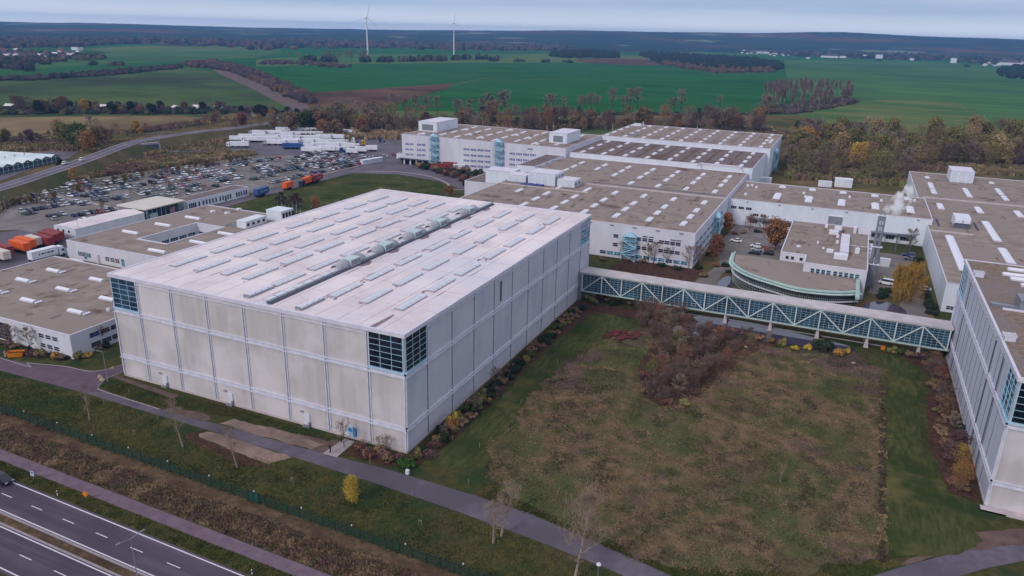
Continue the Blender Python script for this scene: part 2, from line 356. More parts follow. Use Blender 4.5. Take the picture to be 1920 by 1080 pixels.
for pl, w in (([(955, 152), (1100, 144), (1240, 139)], 3), ([(850, 160), (905, 147), (960, 145)], 3), ([(1780, 191), (1850, 224), (1925, 268)], 2.2), ([(1600, 180), (1760, 178), (1920, 176)], 2.5), ([(1580, 152), (1750, 151), (1920, 158)], 3), ([(480, 150), (640, 142), (850, 136)], 2.5)):
    field('farm_track', [], M['f_track']) if False else sheet('farm_track', ribbon(curve([at(*p) for p in pl]), w), M['f_track'], z=-.05)
# wooded hills: one grid of bearings and distances, raised to its own skyline
b = MB(); tops = [(-700, 46), (-300, 44), (0, 42), (250, 46), (480, 53), (620, 55), (760, 57), (960, 58), (1080, 57.5), (1200, 60), (1440, 63), (1500, 61.5), (1580, 61.5), (1660, 65), (1750, 70), (1920, 75), (2300, 84), (2700, 92)]
def lerp(T, x):
    for (a, p), (c, q) in zip(T, T[1:]):
        if a <= x <= c: return p+(q-p)*(x-a)/(c-a)
    return T[0][1] if x < T[0][0] else T[-1][1]
def rowpt(px, dist):
    d = ray(px, 60); l = math.hypot(d.x, d.y); return CAM.x+d.x/l*dist, CAM.y+d.y/l*dist
from mathutils import noise as mn
NR, NA = 74, 260; start = [(-700, 2600), (400, 2900), (760, 3100), (1200, 3500), (1500, 4200), (1920, 4400), (2700, 4600)]
for i in range(NA):
    px = -700+3400*i/(NA-1); d = ray(px, 60); l = math.hypot(d.x, d.y)
    s0 = lerp(start, px); hor = 57.6+(px-960)*.02428
    zt = CAM.z-7200*(lerp(tops, px)-hor)/FPX*1/math.sqrt(1+((px-960)/FPX)**2)
    for j in range(NR):
        t = j/(NR-1); dist = s0+(9500-s0)*t**1.15
        k = min(1, max(0, (dist-s0)/(7200-s0))); h = (k*k*(3-2*k))*zt
        x, y = CAM.x+d.x/l*dist, CAM.y+d.y/l*dist
        h += (mn.noise(Vector((x/420, y/420, 1)))*7+mn.noise(Vector((x/60, y/60, 3)))*3.5)*min(1, k*6+.05)*(1 if k > .02 else 0)-.5+max(0, .6-k*30)*-6
        b.v.append((x, y, h))
for i in range(NA-1):
    for j in range(NR-1):
        a = i*NR+j; b.f.append((a, a+NR, a+NR+1, a+1)); b.m.append(0)
M['hills'] = mat('wooded_hillside', S(36, 54, 52), S(46, 62, 58), .004, 8, c3=S(92, 66, 62), s3=.0011, f3=(.52, .62), c4=S(110, 114, 92), s4=.0016, f4=(.6, .64), stretch=(1, 1, 1), bump=1, bscale=.03)
hl = struct('hills', b, M['hills'])
for f in hl.data.polygons:
    pass

# ---- site ground
sheet('grass_ground', [(-430, -140), (330, -140), (330, 300), (160, 460), (-430, 460)], M['rough'], z=0.0)
# ---------------------------------------------------------------- ground of the site
Lx = lambda x, y0: y0-.015*(x+60)       # the highway runs 0.9 degrees off the warehouse front
def strip(name, y0, y1, m, x0=-260, x1=240, z=None):
    return sheet(name, [(x0, Lx(x0, y0)), (x1, Lx(x1, y0)), (x1, Lx(x1, y1)), (x0, Lx(x0, y1))], m, z)
sheet('lawn', [(-260, -140), (260, -140), (260, 150), (-100, 150), (-100, 0), (-260, 20)], M['grass'])
strip('verge', -33.2, -24.2, M['brush'], x1=150)
strip('cycle_path', -35.9, -33.4, M['asphalt_path'])
strip('road', -46.2, -38.9, M['asphalt_dark'])
strip('road', -54.9, -47.6, M['asphalt_dark'])
strip('median', -47.5, -46.1, M['brush'])
for y in (-45.85, -47.65): 
    b = MB(); b.ob((-60, y), (1, -.015), (.015, 1), -200, 300, -.18, .18, -.05, .12); struct('curb', b, M['curb'])
for y in (-39.4, -45.35, -48.15, -54.3): strip('road_marking', y-.11, y+.11, M['paint_white'])
for k in range(-14, 30):
    for y, x0 in ((-42.35, -55), (-51.15, -36.7)):
        x = x0+8*k; sheet('road_marking', [(x-1.4, Lx(x-1.4, y-.08)), (x+1.4, Lx(x+1.4, y-.08)), (x+1.4, Lx(x+1.4, y+.08)), (x-1.4, Lx(x-1.4, y+.08))], M['paint_white'], z=GZ[0]+.002)
GZ[0] += .004
# service road past the warehouse front
up_e = [(-230, -1.5), (-111.6, -7), (-100, -5.3), (-93.7, -3.3), (-84, -1.5), (-81, 12), (-80, 60), (-78.6, 60), (-78.7, 2), (-79.3, -3.4), (-77, -7.2), (-73.6, -7.8), (-56.6, -8.3), (-39.6, -7.6), (-20, -7.4), (0, -6.4), (19, -6.6), (30, -7.2), (40, -9.1), (54.8, -11.9), (66, -12.5), (76, -5), (83.3, 1.9), (88, 6.8), (96, 14.3), (106, 21.6), (125, 28.6), (150, 29)]
lo_e = [(150, 24), (130, 23.4), (115, 20.4), (105.4, 16.4), (99.6, 11.7), (95.5, 7.7), (86, -3), (77, -13), (69, -17.6), (56, -16.6), (46, -14.8), (36, -13.6), (18, -12.1), (0, -11.2), (-37, -10.4), (-62, -10.4), (-79, -10.4), (-105, -11.3), (-230, -12)]
sheet('service_road', up_e+lo_e, M['asphalt'])
sheet('service_road', [(-230, -1.6), (-111.6, -7), (-100, -5.3), (-93.7, -3.3), (-84, -1.5), (-81, 12), (-80, 60), (-78.6, 60), (-78.7, 2), (-79.3, -3.4), (-77, -7.4), (-73.6, -8.2), (-78.6, -10.38), (-105, -11.25), (-230, -11.95)], M['asphalt_warm'])
sheet('gravel_patch', rag([(-41.1, -7.4), (-39.5, -4.6), (-30, -3.8), (-16, -4), (-17.5, -7.25)], .35), M['gravel'])
sheet('gravel_patch', rag([(-40.6, -10.5), (-19.3, -10.9), (-21.4, -14.6), (-24, -14.7), (-40.4, -13.2), (-41.5, -12.4)], .35), M['gravel'])
sheet('gravel_patch', rag([(-56, -8.2), (-54, -5.9), (-48, -5.6), (-44, -6.8), (-44.5, -8)], .35), M['soil'])
sheet('soil_patch', rag([(-16, -3.4), (-24, -3.2), (-24, -4.2), (-16, -4.2), (-17.6, -7.2), (-14.6, -7.3), (-12.4, -2), (-16, -2)], .35), M['soil'])
sheet('soil_patch', rag([(-43.6, -13.6), (-40.8, -10.6), (-41.6, -13.3), (-24, -15), (-20, -15.6), (-26, -17.6), (-42, -15)], .35), M['litter'])
sheet('footpath', [(-14.6, -7.3), (-11.3, -7.3), (-11.6, -.9), (-14.2, -.9)], M['concrete'])
sheet('footpath', [(-79.2, -2.2), (-78.8, -1), (-57.8, -2), (-58.4, -3.6)], M['soil'])
sheet('soil_patch', rag([(87, 6.2), (93, 14.5), (101, 23), (108, 26.6), (150, 29), (150, 28.8), (125, 28.4), (106, 21.4), (96, 14.1)], .4), M['soil'])
b = MB(); P2 = curve([(-79, 10, 0), (-78.9, 2, 0), (-79.3, -3.4, 0), (-77, -7.3, 0), (-73.6, -7.9, 0), (-56.6, -8.4, 0)], 8)
for p, q in zip(P2, P2[1:]): b.bar((p[0], p[1], .05), (q[0], q[1], .05), .16)
struct('curb', b, M['curb'])
b = MB(); P2 = curve([(-230, -1.3, 0), (-111.6, -6.8, 0), (-103, -5.6, 0), (-93.7, -3.1, 0), (-84.3, -1, 0), (-81.3, 12, 0)], 8)
for p, q in zip(P2, P2[1:]): b.bar((p[0], p[1], .05), (q[0], q[1], .05), .16)
struct('curb', b, M['curb'])
# meadow with its planting beds
mead = [(18, -2), (13.4, 9), (13.6, 19), (12, 35), (12.9, 50), (15.9, 70.7), (24, 90), (36, 95), (58, 89), (73, 94), (79, 95.5), (82, 92), (82.5, 88.5), (85.6, 86), (86, 80), (85.9, 75), (85.2, 40), (84.9, 6.7), (81, 4), (77.2, 1.6), (68.2, -5.4), (53.8, -10.6), (39.2, -7), (28, -5.2)]
sheet('meadow_ground', rag(mead, 1.1, 1.0), M['meadow'])
sheet('lawn', rag([(8.6, -2), (13.4, 1), (13.6, 19), (12, 35), (12.9, 50), (15.9, 70.7), (24, 88), (12, 92), (6.5, 88), (6, 60), (6.5, 20), (5, 0)], .5), M['lawn'])
sheet('lawn', rag([(86.1, 96.5), (82.4, 96.4), (82.6, 89), (85.8, 86.1), (86.2, 75), (85.4, 40), (85.1, 7), (96, 14), (100, 19), (93, 45), (93, 70), (95, 90), (90, 101)], .5), M['lawn'])
sheet('planting_bed', rag([(-11, -6), (-11.2, -1), (1.2, -.9), (1.1, 96), (8, 92), (5.5, 60), (5.6, 10), (4.2, -3), (-1, -5.4), (-6, -5.6)], .35), M['litter'])
sheet('planting_bed', rag([(101.2, 31), (96, 33), (94, 50), (95, 70), (97, 88), (92, 96), (88, 101), (101.2, 101)], .35), M['litter'])
sheet('planting_bed', rag([(30, 60), (36, 44), (42, 41), (47, 50), (50, 66), (56, 84), (60, 91), (36, 95), (24, 90), (30, 78)], .35), M['litter'])
sheet('planting_bed', rag([(1, 92), (30, 92), (60, 96), (60, 99), (34, 99.4), (1, 98)], .35), M['litter'])
# court behind the bridge
sheet('courtyard_ground', [(1, 106), (101, 106), (101, 224.8), (26, 224.8), (26, 149), (1, 149)], M['rough'])
sheet('courtyard_ground', [(0, 108.5), (28, 108.5), (30, 149), (0, 149)], M['litter'])
sheet('courtyard_path', [(30, 224.5), (28.5, 185), (33.5, 160), (28.5, 126), (34, 119), (37.5, 130), (36, 148), (44, 168), (53, 170), (53, 224.5)], M['parkpave'])
sheet('red_paving', [(42.5, 185), (47.5, 184), (48.8, 193), (44.5, 194)], M['brick'])
sheet('service_yard', [(83, 150), (92, 150), (92, 138), (95, 118), (99, 118), (99.5, 165), (99, 206), (86, 206)], M['parkpave'])
def water(name, px):
    o = sheet(name, smoothpoly([at(*p) for p in px]), M['water']); return o
water('pond', [(1344, 536), (1352, 524), (1368, 518), (1376, 530), (1370, 545), (1350, 550)])
water('pond', [(1612, 578), (1640, 566), (1680, 572), (1700, 590), (1660, 610), (1600, 604)])
water('pond', [(1300, 594), (1360, 598), (1440, 612), (1520, 632), (1592, 650), (1590, 662), (1500, 648), (1430, 640), (1330, 612)])
b = MB(); b.bar((28, 103, .05), (86, 103, .05), .3); struct('curb', b, M['concrete'])
# lawn oval, gate lane and yards on the far side
far_lawn = [at(*p) for p in ((466, 372), (560, 352), (640, 330), (690, 325), (740, 324), (800, 333), (832, 347), (836, 356), (800, 400), (600, 440), (440, 440))]
sheet('lawn', smoothpoly(far_lawn), M['lawn'])
sheet('lane', [(-190.5, 120), (-181.5, 120), (-184, 160), (-184.5, 200), (-184.5, 262), (-180, 300), (-194, 300), (-193, 262), (-192.8, 170), (-190.5, 165)], M['asphalt'])
sheet('forecourt', [(-189, 262), (-185, 240), (-160, 249), (-130, 243), (-112, 232), (-75, 232), (-75, 281), (-230, 281), (-230, 262)], M['asphalt'])
sheet('footpath', ribbon(curve([at(*p) for p in ((688, 323), (740, 322), (800, 330), (838, 344), (842, 354), (870, 356))]), 1.2), M['concrete'])
sheet('container_yard', [(-230, 20), (-159.5, 20), (-159.5, 44), (-174, 44), (-174, 72), (-186, 72), (-222, 72), (-236, 44)], M['asphalt'])
park = [at(*p) for p in ((-60, 430), (0, 385), (55, 360), (107, 346), (190, 333), (300, 318), (400, 304), (480, 292))]+[(-215, 300), (-206, 262), (-194, 262), (-193.5, 170), (-201, 165), (-203, 128), (-209, 126), (-209, 104), (-203, 102), (-203, 72), (-222, 72), (-240, 60)]
sheet('car_park', park, M['parkpave'])
sheet('lorry_park', [at(*p) for p in ((425, 278), (430, 258), (470, 244), (560, 236), (680, 240), (760, 262), (762, 300), (690, 312), (560, 292), (480, 292), (425, 288))], M['asphalt'])
sheet('footpath', ribbon([at(82, 364), at(150, 377), at(222, 392)], 2.2), M['concrete'])
sheet('road', ribbon(curve([at(*p) for p in ((170, 318), (250, 292), (290, 286), (350, 284), (430, 284), (480, 290))]), 6), M['asphalt'])
sheet('road', ribbon(curve([at(*p) for p in ((275, 251), (320, 249), (352, 252), (372, 258))]), 5), M['asphalt'])
sheet('glasshouse_yard', [at(*p) for p in ((-80, 352), (0, 340), (60, 318), (130, 297), (150, 285), (100, 284), (-80, 300))], M['asphalt'])
# raised main road with its bridge
emb = [(-80, 372, 4.6), (0, 352, 4.8), (60, 333, 5), (150, 303, 5.2), (240, 270, 5.4), (290, 259, 5.4), (370, 247, 5), (440, 240, 4), (520, 228, 2)]
pts = []
for px, py, z in emb:
    x, y = at(px, py, z); pts.append((x, y, z))
pts = curve(pts, 5)
b = MB(); w, wb = 5.2, 13
prof = []
for i, p in enumerate(pts):
    a = pts[max(i-1, 0)]; c = pts[min(i+1, len(pts)-1)]; dx, dy = c[0]-a[0], c[1]-a[1]; l = math.hypot(dx, dy); nx, ny = -dy/l, dx/l
    prof.append([(p[0]+nx*k, p[1]+ny*k, z) for k, z in ((-wb, -.1), (-w-.6, p[2]-.05), (w+.6, p[2]-.05), (wb, -.1))])
for A, B in zip(prof, prof[1:]):
    for k in range(3): b.quad(A[k], A[k+1], B[k+1], B[k])
struct('embankment', b, M['verge'])
b = MB()
for i in range(len(pts)-1):
    A, B = prof[i], prof[i+1]
    L_ = lambda P, t: tuple(P[1][q]+(P[2][q]-P[1][q])*t for q in (0, 1))+(P[1][2]+.06,)
    b.quad(L_(A, .06), L_(B, .06), L_(B, .94), L_(A, .94)); 
    for t in (.1, .49, .88): 
        h = lambda P, t: L_(P, t)[:2]+(P[1][2]+.09,)
        b.quad(h(A, t), h(B, t), h(B, t+.02), h(A, t+.02), m=1)
struct('elevated_road', b, [M['asphalt'], M['paint_white']])
ux, uy = at(275, 283); 
br = empty('road_bridge', (0, 0, 0), 0, 'low concrete road bridge opening through the embankment beyond the car park', 'bridge')
b = MB(); o_, u_, n_ = at(275, 284), Vector((at(290, 281)[0]-at(255, 285)[0], at(290, 281)[1]-at(255, 285)[1])).normalized(), None
n_ = (u_.y, -u_.x)
b.ob(o_, u_, n_, -9, 9, -2, .6, 4.0, 5.2); b.build('deck', M['concrete'], br)
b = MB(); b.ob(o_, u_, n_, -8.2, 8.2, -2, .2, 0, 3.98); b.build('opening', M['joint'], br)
for s in (-9, 8.2):
    b = MB(); b.ob(o_, u_, n_, s, s+.8, -2, 1.6, 0, 3.99); b.build('abutment', M['concrete'], br)
b = MB()
for s in range(-9, 10, 2): b.ob(o_, u_, n_, s, s+.1, .35, .45, 5.2, 6.2)
b.ob(o_, u_, n_, -9, 9.1, .34, .46, 6.2, 6.3); b.build('railing', M['galv'], br)

# ---------------------------------------------------------------- building parts
def skylight_mesh(lx, ly, h, m=None, curb=None):
    b = MB(); b.box(-lx/2, lx/2, -ly/2, ly/2, 0, h*.5, 1)
    a, c = lx/2-.12, ly/2-.12; z0, z1 = h*.5, h; t = .45
    # low pitched or barrel plastic light on its kerb
    if lx < ly:
        n = 5; pr = [(-a+2*a*k/n, z0+.02+(z1-z0)*math.sin(math.pi*k/n)) for k in range(n+1)]
        for (x, z), (x2, z2) in zip(pr, pr[1:]): b.quad((x, -c, z), (x2, -c, z2), (x2, c, z2), (x, c, z))
        b.quad(*[(x, -c, z) for x, z in pr][::-1]); b.quad(*[(x, c, z) for x, z in pr])
        k = -c
        while k < c+.01: b.box(-a*.99, a*.99, k-.03, k+.03, z0, z1*.8, 1); k += 1.9
    else:
        n = 5; pr = [(-c+2*c*k/n, z0+.02+(z1-z0)*math.sin(math.pi*k/n)) for k in range(n+1)]
        for (x, z), (x2, z2) in zip(pr, pr[1:]): b.quad((-a, x, z), (a, x, z), (a, x2, z2), (-a, x2, z2))
        b.quad(*[(-a, x, z) for x, z in pr]); b.quad(*[(a, x, z) for x, z in pr][::-1])
    return b.mesh('skylight', [m or M['dome'], curb or M['trim']])
def put(me, name, parent, loc, rz=0):
    o = bpy.data.objects.new(name, me); C.objects.link(o); o.parent = parent; o.location = loc; o.rotation_euler.z = rz; return o
def shell(b, poly, z, m, roof, ph=.35, pw=.3, pm=None):
    """walls, roof sheet and a raised rim: three part meshes"""
def block(parent, x0, x1, y0, y1, z, wall, roof, rim, ph=.3, pw=.28, z0=0, plinth=None):
    b = MB(); b.box(x0, x1, y0, y1, z0, z); b.build('wall', wall, parent)
    b = MB(); b.box(x0+pw, x1-pw, y0+pw, y1-pw, z+.002, z+.06); b.build('roof', roof, parent)
    b = MB(); e = .04
    b.box(x0-e, x1+e, y0-e, y0+pw, z+.001, z+ph); b.box(x0-e, x1+e, y1-pw, y1+e, z+.001, z+ph)
    b.box(x0-e, x0+pw, y0+pw, y1-pw, z+.001, z+ph); b.box(x1-pw, x1+e, y0+pw, y1-pw, z+.001, z+ph)
    b.build('parapet', rim, parent)
def window(parent, plane, c, s, z, w, h, cols=2, rows=1, fm=None, gm=None, name='window', out=1, fw_=.09):
    """plane 'x' or 'y' at coordinate c; out=+1/-1 is the facing side; centre (s, z)"""
    if plane == 'y': o, u, n = (s-w/2, c), (1, 0), (0, out)
    else: o, u, n = (c, s-w/2), (0, 1), (out, 0)
    b = MB(); b.ob(o, u, n, 0, w, -.01, .03, z-h/2, z+h/2, 1)
    for k in range(cols+1):
        a = w*k/cols; b.ob(o, u, n, a-fw_/2, a+fw_/2, .0, .075, z-h/2-fw_/2, z+h/2+fw_/2)
    for k in range(rows+1):
        a = z-h/2+h*k/rows; b.ob(o, u, n, -fw_/2, w+fw_/2, .0, .07, a-fw_/2, a+fw_/2)
    return b.build(name, [fm or M['white'], gm or M['glass']], parent)

def dirt(parent, x0, x1, y0, y1, z, n, seed, skip=None):
    """dark streaks and ponding marks on a gravel roof, laid along its falls"""
    r = random.Random(seed); b = MB()
    for _ in range(n):
        x, y = r.uniform(x0, x1), r.uniform(y0, y1); a, c = (r.uniform(.3, .9), r.uniform(1.5, 5)) if r.random() < .75 else (r.uniform(1, 3), r.uniform(.4, 1.2))
        if skip and skip(x, y): continue
        b.quad(*[(x+a*math.cos(t)*r.uniform(.5, 1.2), y+c*math.sin(t)*r.uniform(.5, 1.2), z) for t in [k*math.pi/4 for k in range(8)]], m=r.randrange(2))
    b.build('roof_stain', [bpy.data.materials.get('ponding_mark') or mat('ponding_mark', S(124, 106, 102), S(110, 94, 92), .8, 6), bpy.data.materials.get('moss_mark') or mat('moss_mark', S(132, 120, 108), S(112, 102, 98), .8, 6)], parent)['kind'] = 'stuff'
# ---------------------------------------------------------------- the two high-bay warehouses
H = 25.0
def warehouse(root, x0, x1, y0, y1, H, front, side, roofm, rim, glass_corners, nb):
    W_, L_ = x1-x0, y1-y0; z1, z2 = 5.3, 16.6
    b = MB(); b.box(x0, x1, y0, y1, .5, H, 0)
    # front and back faces wear the sand coloured panels, the long sides the grey ones
    b.m = [0, 1, 0, 1, 0, 0]
    b.build('wall', [front, side], root)
    b = MB(); b.box(x0-.12, x1+.12, y0-.12, y1+.12, 0, .5); b.build('plinth', M['trim_pink'], root)
    b = MB(); b.box(x0+.2, x1-.2, y0+.2, y1-.2, H+.001, H+.12); b.build('roof', roofm, root)
    b = MB(); e = .3
    for (a, c, d, f) in ((x0-e, x1+e, y0-e, y0+.2), (x0-e, x1+e, y1-.2, y1+e), (x0-e, x0+.2, y0+.2, y1-.2), (x1-.2, x1+e, y0+.2, y1-.2)):
        b.box(a, c, d, f, H-.55, H+.28)
    b.build('parapet', rim, root)
    cw = 8.2
    # vertical rails: pairs of thin posts at each bay with a dark joint between
    def rails(o, u, n, Ln, nbay, tag_):
        xs = [cw+(Ln-2*cw)*k/nbay for k in range(nbay+1)]; wr = .22 if n[1] else .16; wr = .22 if n[1] else .16
        for s in xs:
            b = MB()
            for dz in ((-.34, .2) if n[1] else ((.06,) if n[0] > 0 else ())): b.ob(o, u, n, s+dz, s+dz+wr, -.01, .17, .5, H-.58, 0)
            b.ob(o, u, n, s-(.16 if n[1] else .09), s+(.19 if n[1] else .05), -.01, .05, .5, H-.58, 1)
            b.build('column_rail', [M['rail'], M['joint_pale'] if n[1] else M['joint']], root)
        for s0, s1 in ((0, .3), (Ln-.3, Ln)):
            b = MB(); b.ob(o, u, n, s0, s1, -.01, .25, .5, z2-.5, 0); b.build('corner_post', M['rail'], root)
        for z in (z1, z2):
            b = MB()
            b.ob(o, u, n, -.3, Ln+.3, -.01, .34, z-.55, z-.35, 0); b.ob(o, u, n, -.3, Ln+.3, -.01, .3, z+.2, z+.38, 0)
            b.ob(o, u, n, 0, Ln, -.01, .03, z-.35, z+.2, 1)
            b.build('ledge', [M['rail'], M['rail']], root)
        b = MB(); b.ob(o, u, n, cw, Ln-cw, -.01, .22, H-1.25, H-1.05, 0); b.build('eaves_rail', M['rail'], root)
    rails((x0, y0), (1, 0), (0, -1), W_, nb[0], 'f'); rails((x1, y0), (0, 1), (1, 0), L_, nb[1], 's'); rails((x0, y0), (0, 1), (-1, 0), L_, nb[1], 's')
    # glazed corners
    def corner(o, u, n, s0, s1, first, gm=None):
        w = s1-s0; za, zb = z2+.45, H-.6
        b = MB(); b.ob(o, u, n, s0+.2, s1-.2, -.01, .06, za, zb, 1)
        for k in range(4):
            a = s0+.3+(w-.6)*k/3; t = .2 if k in (0, 3) else .09
            b.ob(o, u, n, a-t/2, a+t/2, .05, .14, za, zb)
        for k in range(7):
            m = 6; a = za+(zb-za)*k/m; b.ob(o, u, n, s0+.16, s1-.16, .05, .11, a-.04, a+.04)
        b.ob(o, u, n, s0, s1, -.01, .4, z2+.39, z2+.75)
        b.build('corner_window', [M['frame_blue'], gm or M['glass_corner']], root)
    for o, u, n, s0, s1, fst, gm in glass_corners: corner(o, u, n, s0, s1, fst, gm)
wh = empty('warehouse', (0, 0, 0), 0, 'tall warehouse with sand coloured front, pale roof and dark glass corners', 'warehouse')
x0, x1, y0, y1 = -77.15, 0, 0, 108.2
warehouse(wh, x0, x1, y0, y1, H, M['wall_cream'], M['wall_grey'], M['roof_white'], M['trim'],
          [((x0, y0), (1, 0), (0, -1), 0, 8.2, True, M['glass_teal']), ((x0, y0), (1, 0), (0, -1), 77.15-8.2, 77.15, True, None), ((x1, y0), (0, 1), (1, 0), 0, 8.2, True, None), ((x1, y0), (0, 1), (1, 0), 100, 108.2, True, M['glass_sky'])], (6, 9))
# front doors on their small steps
for x in (-64, -44.7, -24):
    b = MB(); b.box(x-.75, x+.75, -.2, -.05, .5, 2.9); d = b.build('door', M['white'], wh)
    b = MB(); b.box(x-.85, x+.85, -.75, -.13, .0, .3); b.build('step', M['grey_metal'], wh)
    b = MB(); b.box(x+.8, x+.85, -.7, -.13, .31, 1.3); b.build('railing', M['galv'], wh); b = MB(); b.box(x-1.4, x-.9, -.5, -.1, 3.2, 3.4); b.build('door_lamp', M['galv'], wh)
b = MB(); b.box(.02, .08, 42, 42.9, 18, 23); b.build('vent_stack', M['joint'], wh)
# roof lights, 8 m long, in files
ms = skylight_mesh(2.1, 9.8, .5, M['dome_cool'], mat('rooflight_kerb', S(168, 164, 174))); ms2 = skylight_mesh(1.7, 7.4, .9, M['dome'], M['galv'])
zr = H+.12
ys = [15, 27.6, 40.2, 55, 67.4, 82, 94.5]
for x in (-7.7, -16.2, -24, -39.4, -47.8, -54.1, -61.6, -69):
    for y in ys:
        yy = y+(0 if x not in (-47.8, -54.1) else .6); put(ms, 'skylight', wh, (x, yy, zr))
put(ms2, 'skylight', wh, (-25.2, 4.8, zr)); put(ms2, 'skylight', wh, (-39.2, 5.6, zr))
# roof joints: thin welded laps and dirt along them
b = MB()
for k in range(1, 15):
    x = x0+77.15*k/15
    b.box(x-.05, x+.05, .4, 107.8, zr, zr+.03)
for k in range(1, 9):
    y = 108.2*k/9+.6; b.box(x0+.4, -.4, y-.05, y+.05, zr, zr+.028)
b.build('roof_seam', mat('roof_seam', S(196, 184, 190), S(174, 160, 168), .3, 6), wh)
st = mat('wet_roof_stain', S(122, 104, 112), S(150, 134, 142), .8, 6)
stb = MB()
def stain(poly): stb.quad(*[(x, y, zr+.035) for x, y in poly])
stain([(-7.9, .5), (-6.7, .5), (-6.6, 4), (-6.9, 7.6), (-7.4, 7.9), (-7.6, 4.2)])
for y in (33.5, 45.8, 61, 73.5, 86, 99):
    stain([(-32.0, y-2.6), (-30.8, y-2.2), (-30.2, y-.5), (-30.5, y+.4), (-31.1, y+1.9), (-32.0, y+2.2)])
rr = random.Random(3)
for k in range(60):
    x = rr.choice([-7.7, -16.2, -24, -47.8, -61.6, -69])+rr.uniform(-1.4, 1.4); y = rr.choice(ys)-rr.uniform(4.4, 6.4); r = rr.uniform(.12, .42)
    stain([(x+r*math.cos(a)*rr.uniform(.5, 1.5), y+r*1.8*math.sin(a)*rr.uniform(.5, 1.3)) for a in [j*math.pi/3 for j in range(6)]])
for k in range(34):
    x = x0+77.15*rr.randint(1, 14)/15; y = rr.uniform(4, 100); ln = rr.uniform(1.5, 6)
    stain([(x-.06, y), (x+.14, y), (x+.2, y+ln*.5), (x+.08, y+ln), (x-.05, y+ln*.6)])
stb.build('roof_stain', st, wh)['kind'] = 'stuff'
# main duct along the ridge with fan housings
dl = M['dome_cool']
b = MB(); b.box(-34.0, -32.9, .8, 106, zr, zr+.75, 0); b.box(-32.85, -32.55, 1, 106, zr+.2, zr+.6, 1); b.box(-32.45, -32.0, 1, 106, zr+.05, zr+.3, 2)  # the low dark strip beside the duct paints its shadow line
for k in range(36): b.box(-34.05, -32.5, 1+3*k, 1.15+3*k, zr, zr+.8, 1)
b.build('roof_duct', [M['dome_cool'], M['galv'], M['joint']], wh)
fan_grey = mat('ribbed_duct_metal', S(150, 152, 160), S(176, 178, 186), 6, 2, rough=.45, stretch=(.1, 3, .1))
cool = mat('fan_unit_paint', S(188, 206, 210), S(172, 190, 196), .6, 5)
def cowl(y, flip):
    b = MB(); n, r = 9, 1.75
    for i in range(n):
        a0, a1 = math.pi*i/n, math.pi*(i+1)/n
        for j in range(4):
            t0, t1 = j/4, (j+1)/4
            def P(a, t):
                q = r*(1-.5*t*t); return (-33.6-.6*t+math.cos(a)*1.15, y+flip*(t*3.0-1.2), zr+.5+math.sin(a)*q)
            b.quad(P(a0, t0), P(a1, t0), P(a1, t1), P(a0, t1))
        b.quad((-33.6+math.cos(a0)*1.15, y-flip*1.2, zr+.5+math.sin(a0)*r), (-33.6+math.cos(a1)*1.15, y-flip*1.2, zr+.5+math.sin(a1)*r), (-33.6, y-flip*1.2, zr))
    b.build('fan_cowl', fan_grey, wh)
for y in (30.5, 45, 59.2, 73, 91):
    b = MB(); b.box(-35.0, -32.3, y-1.9, y+1.9, zr+.3, zr+2.0); b.box(-34.8, -32.5, y-1.7, y+1.7, zr, zr+.3, 1)
    for k in range(3): b.box(-32.29, -32.24, y-1.7+k*1.2, y-.7+k*1.2, zr+.6, zr+1.7, 1)
    b.build('fan_unit', [cool, M['grey_metal']], wh)
    cowl(y-3.8, -1); cowl(y+3.6, 1)
# second warehouse
w2 = empty('warehouse', (0, 0, 0), 0, 'tall grey panelled warehouse with mossy gravel roof at the far end of the footbridge', 'warehouse')
X0, Y0, Y1, H2 = 101.58, 30.44, 107.74, 25.35
warehouse(w2, X0, X0+100, Y0, Y1, H2, M['wall_cream'], M['wall_grey2'], M['roof_moss'], M['rail'],
          [((X0, Y0), (0, 1), (-1, 0), 0, 8.2, True, M['glass_sky']), ((X0, Y0), (1, 0), (0, -1), 0, 8.2, True, None), ((X0, Y0), (0, 1), (-1, 0), Y1-Y0-8.2, Y1-Y0, True, M['glass_sky'])], (8, 13))
b = MB(); b.box(X0-.9, X0+3, Y0-1.6, Y0-.12, 0, .35); b.box(X0-.9, X0+100, Y0-1.6, Y0-.13, -.1, .3); b.build('plinth', M['trim_pink'], w2)
ms3 = skylight_mesh(8.5, 1.9, .7, M['dome'], M['trim'])
for px, py in ((1899, 508), (1905, 526), (1925, 538), (1890, 517)):
    x, y = at(px, py, H2); put(ms3, 'skylight', w2, (x+3, y, H2+.1))
b = MB(); x, y = at(1856, 572, H2); b.box(x, x+40, y-1.1, y+.1, H2+.12, H2+.75, 0); b.box(x+2, x+40, y-2.6, y-1.7, H2+.12, H2+.4, 1)
b.build('roof_duct', [M['grey_metal'], M['trim']], w2)
b = MB(); x, y = at(1905, 575, H2); b.box(x, x+8, y-3, y+2.5, H2+.12, H2+2.4); b.build('fan_unit', M['grey_metal'], w2)
for px, py in ((1832, 518), (1888, 637)):
    x, y = at(px, py, H2); b = MB()
    for k in range(4): b.box(x-.8, x+1.3, y-1.2+k*.8, y-1.05+k*.8, H2+.12, H2+1.1)
    b.box(x-.85, x-.7, y-1.2, y+1.4, H2+.12, H2+1.2); b.box(x+1.2, x+1.35, y-1.2, y+1.4, H2+.12, H2+1.2); b.build('ladder_guard', M['rail'], w2)
for k in range(3):
    b = MB(); yy = Y0+[13.5, 22.5, 62][k]; b.box(X0-.16, X0-.02, yy, yy+.34, .6, H2-.5); b.build('cable_duct', M['joint'], w2)
